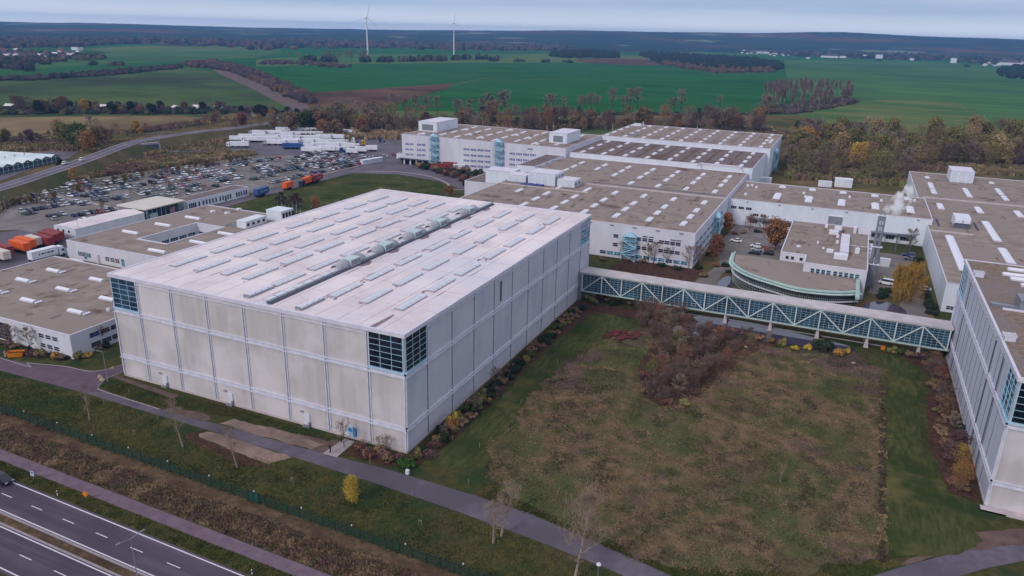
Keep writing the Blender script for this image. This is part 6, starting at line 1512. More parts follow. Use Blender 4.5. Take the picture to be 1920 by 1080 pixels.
DESC = {'bare': 'bare grey-brown tree', 'bare_mist': 'bare tree full of dark mistletoe balls', 'tallbare': 'tall slender bare tree', 'thicket': 'leafless purplish shrub', 'birch': 'bare white-stemmed birch', 'conifer': 'dark conifer', 'poplar_bare': 'slender leafless poplar'}
def desc(k):
    if k in DESC: return DESC[k]
    a, c = k.split('_', 1); return {'leafy': 'full ', 'sparse': 'thin-leaved ', 'upright': 'upright '}[a]+c.replace('_', ' ')+' tree'
NM = {'bare': 'bare_tree', 'bare_mist': 'mistletoe_tree', 'tallbare': 'tall_bare_tree', 'round_bare': 'bare_tree', 'sapling': 'sapling', 'bigbare': 'bare_tree', 'conifer': 'conifer', 'birch': 'birch_tree', 'poplar_bare': 'poplar_tree', 'thicket': 'bare_shrub', 'willow': 'willow_tree'}
def treerow(lst, where, group, frm='from the open side'):
    for i, (px, py, ty, k) in enumerate(lst):
        h = tall(px, py, ty); 
        tree(px, py, h, k, f'{desc(k)}, {od(i)} {frm}, {where}', group, NM.get(k, 'tree'))
# tall bare row along the field edge
bases = [742, 762, 782, 800, 822, 858, 868, 882, 902, 914, 926, 938, 950, 1026, 1037, 1062, 1084, 1096, 1110, 1124, 1146, 1168, 1180, 1192, 1250, 1262, 1276, 1350, 1426, 1434]
lst = []
for i, bx in enumerate(bases):
    lst.append((bx+vr.uniform(-3, 3), 222 if bx < 960 else (212 if bx < 1300 else (206 if bx < 1400 else 240)), (176 if bx < 1000 else 172)+vr.uniform(-9, 12) if bx < 1400 else 178, 'bare_mist' if i in (7, 9, 11, 12, 13, 28) else 'tallbare'))
treerow(lst, 'at the green field edge', 'tall bare trees along the field edge', 'from the track')
lst = [(vr.uniform(580, 735), vr.uniform(232, 250), 0, vr.choice(['tallbare', 'bare', 'bare', 'leafy_brown', 'sparse_olive'])) for _ in range(26)]
lst = sorted([(a, b_, b_-vr.uniform(30, 55), k) for a, b_, _, k in lst]); treerow(lst, 'behind the lorry park', 'trees behind the lorry park', 'along')
lst = sorted([(vr.uniform(600, 735), vr.uniform(238, 256), 0, vr.choice(['leafy_brown', 'leafy_orange', 'leafy_brown', 'thicket', 'leafy_olive', 'sparse_brown', 'bare'])) for _ in range(34)])
treerow([(a, b_, b_-vr.uniform(16, 30), k) for a, b_, _, k in lst], 'in the low belt behind the lorries', 'low autumn belt behind the lorry park', 'along')
lst = sorted([(vr.uniform(735, 1420), vr.uniform(236, 252), 0, vr.choice(['sparse_brown', 'thicket', 'thicket', 'sparse_rust', 'sparse_orange', 'sparse_brown', 'bare', 'bare', 'birch', 'leafy_brown'])) for _ in range(110)])
lst = [(a, max(b_, 230+(a-1050)*.06 if a > 1050 else 0), b_-vr.uniform(20, 44), k) for a, b_, _, k in lst]
treerow(lst, 'behind the rear halls', 'autumn trees behind the halls', 'along')
# belt beyond the workshop hall: olive and brown crowns
lst = []
for row, (yb_, n) in enumerate(((272, 22), (288, 28), (304, 30), (320, 28), (334, 20))):
    for k in range(n):
        bx = 1478+(1940-1478)*(k+vr.uniform(.1, .9))/n
        if row > 2 and (bx > 1712-(row-3)*0 or (row == 4 and 1562 < bx < 1630)): continue
        by = yb_+(bx-1480)*.028+vr.uniform(-5, 5)
        lst.append((bx, by, by-vr.uniform(34, 60), vr.choice(['upright_olive', 'leafy_olive', 'sparse_tan', 'sparse_brown', 'sparse_olive', 'upright_olive', 'upright_tan', 'bare', 'thicket'] if row < 3 else ['sparse_brown', 'thicket', 'bare', 'sparse_olive'])))
for t_ in ((1502, 300, 243, 'leafy_gold'), (1608, 318, 272, 'leafy_yellow'), (1860, 300, 250, 'leafy_olive'), (1790, 292, 246, 'bare'), (1867, 288, 250, 'bare'), (1655, 268, 246, 'conifer'), (1668, 268, 250, 'conifer'), (1722, 264, 250, 'conifer'), (1910, 290, 262, 'leafy_dark_green')): lst.append(t_)
lst.sort(); treerow(lst, 'in the wood beyond the workshop hall', 'mixed trees of the wood', 'along')
lst = sorted([(vr.uniform(1484, 1634), 0, 0, vr.choice(['leafy_dark_green', 'thicket', 'thicket', 'leafy_plum', 'conifer'])) for _ in range(26)])
treerow([(a, 246+(a-1484)*.13+vr.uniform(-3, 3), 226+(a-1484)*.13+vr.uniform(-6, 5), k) for a, _, _, k in lst], 'in the dark clump beside the pasture', 'dark clump beside the pasture', 'along')
# poplar grove on the field
lst = [(vr.uniform(1425, 1600), vr.uniform(180, 214), 0, 'poplar_bare') for _ in range(54)]
lst = sorted((a, min(b_, 214-max(0, a-1500)*.2), 0, k) for a, b_, _, k in lst)
treerow([(a, b_, b_-vr.uniform(26, 38), k) for a, b_, _, k in lst], 'in the poplar grove on the field', 'poplars of the grove', 'along')
lst = sorted([(vr.uniform(1450, 1575), vr.uniform(172, 180), 0, 'poplar_bare') for _ in range(18)]); treerow([(a, b_, b_-vr.uniform(22, 30), k) for a, b_, _, k in lst], 'in the taller strip behind the poplar grove', 'poplars behind the grove', 'along')
# scrub and autumn trees along the raised road
lst = [(12, 268, 244, 'leafy_olive'), (-8, 270, 240, 'leafy_yellow'), (40, 262, 248, 'thicket'), (58, 268, 244, 'leafy_plum'), (70, 262, 250, 'leafy_brown'), (92, 255, 246, 'leafy_brown'), (108, 262, 224, 'sparse_rust'), (120, 268, 232, 'leafy_olive'), (135, 274, 236, 'leafy_olive'), (148, 278, 234, 'leafy_green'), (158, 284, 246, 'leafy_olive'), (170, 286, 250, 'leafy_orange'), (180, 282, 238, 'upright_olive'),
       (178, 262, 216, 'bare'), (192, 270, 238, 'leafy_brown'), (205, 268, 240, 'thicket'), (186, 270, 244, 'leafy_rust'), (220, 262, 232, 'sparse_brown'), (240, 256, 244, 'thicket'), (256, 250, 228, 'leafy_yellow'), (264, 254, 240, 'leafy_gold'), (276, 250, 230, 'sparse_rust'), (295, 245, 234, 'thicket'), (322, 244, 230, 'sparse_rust'), (348, 244, 234, 'bare'), (372, 240, 222, 'thicket'), (385, 238, 215, 'sparse_rust'), (402, 236, 212, 'leafy_brown'), (412, 232, 208, 'sparse_orange'), (425, 236, 216, 'sparse_brown'), (440, 246, 224, 'thicket'), (455, 240, 212, 'leafy_rust'), (470, 244, 214, 'bare'), (490, 246, 214, 'sparse_orange'), (508, 248, 214, 'bare'), (514, 244, 206, 'upright_orange'), (530, 246, 212, 'bare'), (545, 250, 214, 'leafy_brown'), (560, 244, 214, 'leafy_olive'), (575, 248, 210, 'leafy_green'), (590, 246, 208, 'leafy_olive')]
treerow(lst, 'in the scrub along the raised road', 'scrub along the raised road', 'from the glasshouses')
lst = [(115, 320, 300, 'leafy_dark_green'), (137, 342, 316, 'upright_gold')]+[(a, 395-a*.22+vr.uniform(-6, 4) if a < 110 else 368-(a-110)*.19+vr.uniform(-5, 3), 0, vr.choice(['thicket', 'leafy_brown', 'thicket', 'sparse_olive', 'leafy_olive'])) for a in range(4, 480, 11)]
treerow([(a, b_, t_ or b_-vr.uniform(8, 17), k) for a, b_, t_, k in lst], 'on the scrub bank above the car park', 'shrubs on the scrub bank', 'along')
lst = sorted([(vr.uniform(-20, 560), 0, 0, vr.choice(['leafy_dark_green', 'conifer', 'bare', 'leafy_brown', 'thicket', 'bare', 'leafy_dark_green'])) for _ in range(84)])
lst = [(a, 209+vr.uniform(-3, 5)+max(0, a-440)*.12, 0, k) for a, b_, _, k in lst]
treerow([(a, b_, b_-(vr.uniform(12, 20) if a > 150 else vr.uniform(14, 36)), k) for a, b_, _, k in lst]+[(160, 211, 188, 'leafy_yellow'), (228, 212, 200, 'leafy_yellow')], 'among the allotments beyond the grassland', 'allotment trees', 'along')
lst = [(655+i*15+vr.uniform(-2, 2), 118, 0, 0) for i in range(0)]
# courtyard trees and willow
tree(0, 0, 11.5, 'willow', 'golden weeping willow by the pond in the service yard', None, 'willow_tree', xy=(92.6, 147.5), wide=.74)
tree(1452, 470, tall(1452, 480, 425), 'leafy_orange', 'orange-brown tree at the boiler house wall by the parked cars', None, 'tree')
tree(1456, 462, 8, 'bare', 'bare tree behind the orange-brown one', None, 'tree')
tree(1365, 438, tall(1365, 440, 402), 'upright_orange', 'upright rusty tree by the escape stair in the court')
tree(1337, 490, tall(1337, 500, 450), 'upright_rust', 'upright rust-red tree in front of the hall side windows')
tree(1350, 478, 6, 'upright_orange', 'small orange tree next to the rust-red one')
tree(1404, 440, 8.5, 'sparse_rust', 'thin reddish tree before the workshop hall windows'); tree(1430, 438, 8, 'bare', 'bare tree between the reddish tree and the boiler house')
tree(1700, 476, 10, 'bare', 'bare tree over the pergola in the service yard')
for i, (px, py, h) in enumerate(((1166, 486, 6.5), (1215, 492, 7), (1225, 494, 8), (1250, 498, 6.5), (1290, 504, 8), (1308, 498, 7))):
    tree(px, py, h, 'round_bare', f'small bare tree before the hall windows, {od(i)} from the green stair', 'small bare trees at the hall front', 'tree')
for i, (px, py, h) in enumerate(((523, 402, 8), (530, 398, 9.1), (537, 404, 8.5), (548, 404, 9), (556, 400, 9.4), (563, 406, 8.2))): tree(px, py, h, 'birch', f'bare birch on the oval lawn edge, {od(i)} from the plant room', 'birches on the lawn', 'birch_tree')
tree(595, 402, tall(595, 402, 370), 'upright_orange', 'orange multi-stem tree at the oval lawn edge')
tree(843, 368, tall(843, 368, 350), 'leafy_orange', 'round orange shrub at the end of the oval lawn', name='shrub', cat='shrub', wide=1.2)
tree(851, 306, 9, 'bare', 'bare tree before the dispatch building window band'); tree(923, 318, 7, 'leafy_orange', 'rusty tree by the nearer end of the blue stair', None, 'tree')
tree(833, 308, 6, 'leafy_olive', 'yellow-green tree behind the red trailers'); 
# foreground trees
tree(168, 788, 8, 'sapling', 'bare sapling with pale twigs nearest the road junction'); tree(343, 838, 10.6, 'sapling', 'bare sapling with twin pale stems beside the gravel'); tree(445, 878, 9.2, 'sapling', 'bare sapling below the gravel patch')
tree(925, 1018, 8.5, 'sapling', 'bare pale sapling at the road edge by the meadow', wide=1.5); tree(940, 1005, 10, 'sapling', 'second bare pale sapling straddling the road edge by the meadow', wide=1.4)
tree(1076, 1090, 15.0, 'bigbare', 'big bare pale tree over the service road')
tree(661, 943, 5.3, 'larch', 'small bright yellow tree alone on the lawn')
tree(645, 838, 5.2, 'round_bare', 'small round bare tree before the blue door')
tree(1462, 905, 4, 'sapling', 'thin sapling alone in the meadow')
# bushes: one mesh each
def bush_mesh(seed, leaf, twig, n=420, tw=160, size=.16):
    r = random.Random(seed); b = MB(); lob = [(Vector((r.uniform(-.6, .6), r.uniform(-.6, .6), r.uniform(.35, .8))), r.uniform(.35, .6)) for _ in range(6)]
    for _ in range(n):
        c_, R = r.choice(lob); d = Vector((r.gauss(0, 1), r.gauss(0, 1), r.gauss(0, 1))).normalized(); q = c_+d*R*r.uniform(.6, 1.05)
        if q.z < .02: q.z = r.uniform(.02, .3)
        u_ = d.cross(Vector((r.uniform(-1, 1), r.uniform(-1, 1), r.uniform(-1, 1)))).normalized(); v_ = (d+u_*r.uniform(-1, 1)).normalized().cross(u_).normalized(); z = size*r.uniform(.5, 1.3)
        b.quad(q-u_*z, q+v_*z*.7, q+u_*z, q-v_*z*.7)
    for _ in range(tw):
        az = r.uniform(0, 6.28); d = Vector((math.cos(az), math.sin(az), r.uniform(.5, 2.2))).normalized(); p = Vector((r.uniform(-.4, .4), r.uniform(-.4, .4), 0)); l = r.uniform(.7, 1.35); w = Vector((-d.y, d.x, 0)).normalized()*.014
        b.quad(p-w, p+w, p+d*l, m=1)
    return b.mesh('shrub', [leaf, twig])
BM = {}
def bush(px, py, R, h, leaf, lab, group=None, xy=None):
    if leaf not in BM:
        tw = M['twig_purple'] if leaf in ('plum', 'rust') else M['twig_dark']
        n = 90 if leaf == 'plum' else (170 if leaf == 'rust' else (340 if leaf == 'brown' else 420)); BM[leaf] = [bush_mesh(s+hash_(leaf), LEAF[leaf], tw, n, 620 if n < 200 else 160) for s in range(3)]
    x, y = xy or at(px, py); o = bpy.data.objects.new('shrub', vr.choice(BM[leaf])); C.objects.link(o); o.location = (x, y, 0); o.scale = (R, R, h/1.2); o.rotation_euler.z = vr.uniform(0, 6.28)
    return tag(o, lab, 'shrub', group)
def hash_(s): return sum(ord(c)*(i+3) for i, c in enumerate(s))
def bushes(pts, where, group, kinds, R=(1.2, 2.4), H_=(1.4, 2.6), jitter=0):
    for i, (x, y) in enumerate(pts):
        lf = vr.choice(kinds); bush(0, 0, vr.uniform(*R), vr.uniform(*H_), lf, f'{lf.replace("_", " ")} shrub, {od(i)} {where}', group, xy=(x+vr.uniform(-jitter, jitter), y+vr.uniform(-jitter, jitter)))
pts = [(2.6+(i % 2)*1.6, -1+i*1.75) for i in range(54)]
bushes(pts, 'along the grey wall counting from the near corner', 'shrubs along the grey warehouse wall', ['olive', 'brown', 'dark_green', 'plum', 'brown', 'dark_green', 'green'], (1.0, 2.0), (1.0, 2.4), .4)
bush(0, 0, 1.5, 3.2, 'yellow', 'tall yellow shrub rising among the wall shrubs', xy=(3.0, 13)); bush(0, 0, 1.6, 3.0, 'orange', 'orange shrub highest on the grey wall bed', xy=(3.4, 12))
bushes([(-9+i*1.5, -2.4+(i % 3)*-.9) for i in range(7)], 'below the sand wall from the short path', 'shrubs below the near warehouse corner', ['plum', 'rust', 'brown', 'plum'], (1.1, 1.7), (1.2, 2.2), .4)
bushes([(.8, -3.2), (2.2, -2.6), (3.2, -3.6), (1.6, -4.1)], 'in the evergreen clump at the near corner', 'evergreen clump', ['bright_green', 'bright_green', 'green'], (1.1, 1.5), (.9, 1.4))
tree(0, 0, 3.6, 'round_bare', 'small leafless shrub tree at the near warehouse corner', None, 'bare_shrub', xy=(-3.6, -1.6), cat='shrub'); tree(0, 0, 3.0, 'round_bare', 'low leafless shrub tree next to the corner one', None, 'bare_shrub', xy=(-5.4, -1.7), cat='shrub')
for i, (x, y, h) in enumerate(((5.2, 20, 4.5), (3.2, 34, 5), (3.8, 8, 3.6))): tree(0, 0, h, 'bare', f'bare shrub tree in the grey wall bed, {od(i)} of three', 'bare shrub trees at the grey wall', 'bare_shrub', xy=(x, y), cat='shrub')
# thicket in the meadow and around the pond
th = [(36.5, 45, 4.6), (40, 44, 4), (42.5, 48, 5.5), (38, 50, 5), (34.5, 54, 5.2), (44.5, 53, 5.5), (41, 57, 6), (36, 61, 5), (45.5, 60, 5.5), (40.5, 65, 6.2), (34, 70, 5), (47, 66, 5), (37, 74, 6), (43, 72, 6), (49.5, 71, 4.5), (39.5, 80, 6.5), (45, 79, 5), (33, 84, 6.5), (50, 79, 4), (28, 88, 7), (35, 90, 5), (54, 85, 4.2), (58, 89, 4), (48, 88, 4), (42, 90, 4), (24, 86, 5), (26, 91, 7.5), (30.5, 86, 7), (32, 93, 6.5), (36.5, 86, 6.5), (29, 81, 5), (33, 77, 5.5), (38.5, 69, 6), (42, 84, 5.5), (46, 84, 5), (52, 90, 4.2), (22.5, 92, 6), (45, 75, 5.5), (40, 53, 5.5), (37, 57, 5.8)]
for i, (x, y, h) in enumerate(th):
    k = ['thicket', 'thicket', 'bare', 'thicket', 'sparse_rust'][i % 5] if i not in (4, 12, 21) else 'sparse_olive'
    tree(0, 0, h, k, f'{desc(k)}, {od(i)} from the tip of the meadow thicket', 'shrubs and trees of the meadow thicket', NM.get(k, 'tree'), xy=(x, y), wide=1.15 if k == 'thicket' else 1)
bushes([(35.5+vr.uniform(-2, 9), 43+k*2.6+vr.uniform(-1, 1)) for k in range(18)], 'beneath the meadow thicket', 'undergrowth of the meadow thicket', ['plum', 'rust', 'plum', 'brown', 'olive'], (1.2, 2.4), (1.0, 2.0), 1.5)
# red-leaved clump and its neighbours
for i, (x, y) in enumerate(((17.5, 75.5), (19.5, 77), (21, 75), (22.5, 79), (24, 76.5), (20.5, 79.5), (24.5, 80), (18.5, 78.5), (22, 76.8))): bush(0, 0, vr.uniform(1.2, 1.8), vr.uniform(.6, .9), 'crimson', f'low dark red shrub in the red clump on the lawn, {od(i)} outward', 'red clump on the lawn', xy=(x, y))
pond = [(1105, 562, 'olive', 2.0, 2.6), (1127, 560, 'orange', 1.9, 3.0), (1118, 570, 'olive', 1.7, 2), (1164, 566, 'yellow', 2.0, 2.6), (1180, 572, 'brown', 2, 3), (1150, 572, 'dark_green', 1.8, 1.8), (1200, 580, 'dark_green', 2.6, 4), (1212, 592, 'plum', 2.4, 3.4), (1140, 565, 'brown', 1.5, 1.5), (1236, 596, 'rust', 1.6, 1.6), (1252, 606, 'gold', 1.4, 1.2),
        (1330, 618, 'orange', 1.5, 1.2), (1352, 618, 'orange', 1.5, 1.2), (1375, 622, 'orange', 1.5, 1.2), (1395, 626, 'orange', 1.5, 1.1), (1340, 622, 'gold', 1.3, 1), (1450, 642, 'gold', 1.6, 1.6), (1466, 650, 'olive', 1.6, 2.4), (1490, 656, 'yellow', 1.5, 1.5), (1514, 656, 'yellow', 1.5, 1.6), (1545, 660, 'dark_green', 3.0, 3.6), (1536, 652, 'green', 2, 2.6), (1572, 666, 'gold', 2.0, 2.2), (1588, 662, 'yellow', 1.2, 1.4), (1420, 636, 'brown', 2, 2),
        (1672, 662, 'olive', 2.0, 1.8), (1690, 664, 'green', 2.0, 1.8), (1706, 668, 'brown', 2, 1.8), (1726, 672, 'plum', 2.1, 2.0), (1745, 672, 'dark_green', 2.2, 2.4), (1762, 664, 'dark_green', 2, 2.6)]
for i, (px, py, lf, R, h) in enumerate(pond): bush(px, py, R*.9, h, lf, f'{lf.replace("_", " ")} shrub, {od(i)} along the footbridge from the pale warehouse', 'shrubs below the footbridge')
# bed along the second warehouse
for i, (x, y, h, k) in enumerate(((97.5, 92, 5, 'sparse_rust'), (97, 86, 6, 'thicket'), (98, 80, 6, 'sparse_rust'), (98.5, 74, 5, 'thicket'), (98, 66, 4.5, 'leafy_brown'), (99.3, 58, 5, 'bare'), (99, 50, 4.5, 'leafy_plum'), (97, 46, 3.6, 'leafy_plum'), (99, 44, 5, 'sparse_gold'), (98.5, 37, 5.2, 'sparse_orange'), (98, 34.5, 5.4, 'sparse_gold'), (97.2, 33.5, 3.4, 'sparse_rust'))):
    tree(0, 0, h, k, f'{desc(k)}, {od(i)} from the footbridge at the second warehouse', 'trees at the second warehouse wall', NM.get(k, 'tree'), xy=(x, y))
bushes([(97.5+vr.uniform(-1.2, 2.4), 35+i*2.1) for i in range(30)], 'under the trees of the second warehouse wall', 'shrubs at the second warehouse wall', ['rust', 'brown', 'plum', 'dark_green', 'olive', 'brown'], (1.1, 2.0), (.8, 1.6), .5)
# shrubs by the low offices, court and yards
off = [(30, 652), (48, 660), (62, 668), (75, 670), (88, 668), (100, 672), (112, 675), (125, 672), (18, 650), (5, 645), (148, 672), (165, 668), (180, 655), (200, 650), (140, 660)]
for i, (px, py) in enumerate(off): lf = ['brown', 'dark_green', 'plum', 'brown', 'olive', 'gold'][i % 6]; bush(px, py, 1.5, vr.uniform(1, 2), lf, f'{lf.replace("_", " ")} shrub, {od(i)} round the low office corner', 'shrubs round the low office')
tree(22, 650, 6, 'bare', 'bare dark tree before the big office window'); tree(60, 660, 6.5, 'bare', 'bare spreading tree beside the yellow skip'); tree(196, 648, 6, 'bare', 'bare tree between the low office and the warehouse')
yard = [(1660, 548), (1672, 550), (1655, 556), (1648, 560), (1718, 500), (1722, 515), (1726, 528), (1720, 490), (1735, 560), (1742, 570), (1746, 580), (1748, 590), (1738, 575)]
for i, (px, py) in enumerate(yard): bush(px, py, 1.9, 2.0, 'dark_green', f'dark evergreen shrub, {od(i)} in the service yard beds', 'evergreens of the service yard')
court = [(1330, 480), (1342, 500), (1320, 520), (1310, 505), (1345, 455), (1378, 440), (1392, 438), (1420, 436), (1440, 436), (1455, 440), (1380, 520), (1370, 512), (1360, 500), (1180, 490), (1205, 492), (1240, 500), (1270, 506), (1470, 475), (1130, 488), (1340, 465)]
for i, (px, py) in enumerate(court): lf = ['dark_green', 'rust', 'brown', 'dark_green'][i % 4]; bush(px, py, 1.7, 1.6, lf, f'{lf.replace("_", " ")} shrub, {od(i)} in the beds of the hall court', 'shrubs of the hall court')
disp = [(800, 318), (815, 322), (828, 326), (838, 330), (850, 333), (862, 330), (872, 326), (880, 335), (866, 340), (890, 342), (878, 348), (790, 316), (895, 330), (905, 338), (848, 322)]
for i, (px, py) in enumerate(disp): lf = ['dark_green', 'brown', 'dark_green', 'rust', 'plum'][i % 5]; bush(px, py, 3.4, 4.2, lf, f'large {lf.replace("_", " ")} shrub, {od(i)} before the dispatch building', 'shrubs before the dispatch building')
# little trees of the car park
for i in range(34):
    rw = rows[vr.choice([1, 2, 3, 4, 5, 6, 7])]; t = vr.uniform(.05, .95); x, y = rw[0]+(rw[2]-rw[0])*t-2.6, rw[1]+(rw[3]-rw[1])*t
    tree(0, 0, vr.uniform(3.5, 5.5), 'bare', f'young bare tree between parked cars, {od(i)} planted', 'young trees of the car park', 'tree', xy=(x, y))
# ---- masses nobody could count
def lumps(name, px_poly, n, hh, r_, mats, lab, seed=1, zig=1.):
    """a far wood or scrub strip: rough crown lumps standing in a polygon seen as px"""
    poly = [at(*p) for p in px_poly]; r = random.Random(seed); b = MB(); xs_ = [p[0] for p in poly]; ys_ = [p[1] for p in poly]; c = 0
    def ins(x, y):
        k = False
        for (x1, y1), (x2, y2) in zip(poly, poly[1:]+poly[:1]):
            if (y1 > y) != (y2 > y) and x < (x2-x1)*(y-y1)/(y2-y1)+x1: k = not k
        return k
    tries = 0
    while c < n and tries < n*40:
        tries += 1; x, y = r.uniform(min(xs_), max(xs_)), r.uniform(min(ys_), max(ys_))
        if not ins(x, y): continue
        c += 1; R = r_*r.uniform(.6, 1.3); h = hh*r.uniform(.7, 1.2); m = r.randrange(len(mats)); i = len(b.v)
        for (k, z) in ((1., 0), (1.1, .45), (.75, .8)):
            for j in range(6): a = j*1.047+r.uniform(-.3, .3); q = R*k*r.uniform(.75, 1.2); b.v.append((x+q*math.cos(a), y+q*math.sin(a), h*z*r.uniform(.9, 1.1)-.3))
        b.v.append((x, y, h))
        for l in (0, 6):
            for j in range(6): k = (j+1) % 6; b.f.append((i+l+j, i+l+k, i+l+6+k, i+l+6+j)); b.m.append(m)
        for j in range(6): b.f.append((i+12+j, i+12+(j+1) % 6, i+18)); b.m.append(m)
    return tag(b.build(name, mats), lab, name.replace('_', ' '), kind='stuff')
FM = {k: mat('far_'+k, S(*a), S(*c), .05, 3) for k, (a, c) in {'dark': ((44, 54, 48), (34, 44, 40)), 'pine': ((40, 56, 46), (32, 46, 40)), 'brown': ((90, 78, 70), (74, 64, 60)), 'purple': ((76, 66, 68), (64, 56, 58)), 'rust': ((100, 78, 66), (84, 66, 58)), 'olive': ((80, 80, 60), (64, 66, 50))}.items()}
f_ = FM
lumps('woodland', [(490, 95), (560, 92), (700, 91), (820, 94), (900, 96), (1060, 96), (1080, 84), (1060, 74), (900, 73), (700, 72), (540, 78), (400, 82), (300, 83), (420, 88)], 1500, 17, 11, [f_['brown'], f_['purple'], f_['rust'], f_['brown'], f_['dark']], 'wide brown woodland below the far ridge behind the turbines', 1)
lumps('woodland', [(-100, 92), (0, 92), (140, 88), (220, 83), (420, 80), (420, 76), (200, 74), (-100, 76)], 1100, 16, 11, [f_['purple'], f_['dark'], f_['brown']], 'dark woodland beyond the village at the far plain', 2)
lumps('woodland', [(1030, 106), (1060, 109), (1160, 109), (1160, 104), (1120, 98), (1040, 99)], 420, 15, 7, [f_['pine'], f_['dark']], 'dark pine wood, smaller of two on the plain', 3)
lumps('woodland', [(1200, 104), (1240, 120), (1340, 134), (1440, 134), (1467, 130), (1462, 120), (1400, 112), (1300, 106), (1230, 101)], 900, 14, 7, [f_['pine'], f_['dark'], f_['pine']], 'dark pine wood, larger of two on the plain', 4)
lumps('woodland', [(1230, 118), (1280, 128), (1340, 137), (1450, 136), (1440, 132), (1340, 130), (1260, 118)], 170, 11, 6, [f_['brown'], f_['rust']], 'brown fringe trees along the larger pine wood', 5)
lumps('woodland', [(1440, 100), (1500, 107), (1600, 109), (1760, 115), (1860, 122), (2060, 134), (2060, 118), (1800, 102), (1500, 96)], 900, 15, 10, [f_['purple'], f_['dark'], f_['brown'], f_['dark']], 'dark tree belt under the blue hills', 6)
lumps('woodland', [(1868, 134), (1880, 146), (1940, 152), (2040, 150), (2040, 132), (1900, 128)], 260, 14, 7, [f_['pine'], f_['dark']], 'dark copse at the edge of the wheat field', 7)
lumps('woodland', [(0, 128), (60, 134), (60, 120), (0, 116), (-80, 116), (-80, 134)], 160, 12, 7, [f_['purple'], f_['dark']], 'dark copse below the far village', 8)
lumps('woodland', [(0, 96), (150, 104), (120, 116), (0, 120), (-60, 112)], 260, 8, 6, [f_['purple'], f_['dark'], f_['brown']], 'garden trees between the village houses', 9)
lumps('woodland', [(115, 106), (190, 104), (200, 112), (140, 114)], 60, 9, 6, [f_['dark'], f_['olive']], 'dark hedge trees beyond the village', 10)
lumps('hedge', [(-60, 152), (60, 151), (200, 142), (340, 128), (338, 124), (180, 137), (40, 147), (-60, 148)], 460, 5.5, 4, [f_['purple'], f_['dark'], f_['purple']], 'long dark hedge between the two far fields', 11)
lumps('hedge', [(345, 122), (400, 118), (452, 128), (500, 146), (560, 174), (590, 196), (570, 196), (530, 176), (480, 152), (430, 134), (395, 128), (360, 126)], 520, 9, 5, [f_['rust'], f_['purple'], f_['purple']], 'purplish scrub on the rail embankment', 12)
lumps('hedge', [(485, 121), (560, 121), (640, 128), (660, 126), (600, 118), (500, 115)], 120, 6, 5, [f_['purple'], f_['brown']], 'low purplish scrub at the wheat field corner', 13)
for k, (a, c, y_) in enumerate(((563, 594, 117), (603, 632, 117), (676, 694, 117), (708, 738, 117), (748, 776, 116), (780, 838, 115), (846, 860, 113), (866, 882, 112), (892, 914, 112), (918, 936, 115), (965, 984, 116), (1016, 1032, 117), (1056, 1072, 118), (205, 232, 123), (170, 180, 122), (80, 92, 121), (1640, 1652, 115), (1806, 1818, 126))):
    lumps('hedge', [(a, y_), (c, y_), (c-2, y_-2.4), (a+2, y_-2.4)], max(10, int((c-a)*1.0)), 13 if a < 930 and a > 500 else 6, 5, [f_['dark'], f_['dark'], f_['olive']], f'round dark hedge clump on the plain, {od(k)} listed along the fields', 40+k)
lst = [(a+vr.uniform(-2, 2), 118, 94+vr.uniform(0, 4), 'tallbare') for a in (610, 622, 636, 652, 660, 676, 684, 688)]+[(543, 112, 97, 'bare'), (558, 116, 98, 'bare'), (706, 222, 205, 'bare')]
treerow(lst, 'around the nearer wind turbine', 'bare trees around the turbine', 'along')
lumps('hedge', [(-60, 215), (140, 214), (440, 213), (560, 226), (600, 232), (600, 224), (520, 212), (440, 206), (160, 205), (-60, 205)], 520, 3.6, 3.2, [f_['dark'], f_['purple'], f_['olive'], f_['dark']], 'low dark hedges and garden shrubs of the allotments', 14)
lumps('hedge', [(590, 226), (740, 226), (1430, 236), (1470, 262), (1430, 258), (1180, 230), (980, 240), (740, 238), (600, 240)], 420, 4.5, 3.2, [f_['brown'], f_['purple'], f_['olive'], f_['rust']], 'low brown thicket along the factory rear boundary', 15)
lumps('hedge', [(850, 216), (1430, 216), (1430, 213.5), (850, 213)], 160, 2.2, 3, [f_['dark'], f_['purple']], 'thin dark hedge line at the foot of the green field', 16)
lumps('undergrowth', [(1428, 214), (1500, 214), (1600, 194), (1606, 188), (1590, 184), (1500, 196), (1430, 204)], 260, 4.5, 4, [f_['purple'], f_['brown'], f_['purple'], f_['olive']], 'low brown undergrowth in the poplar grove', 30)
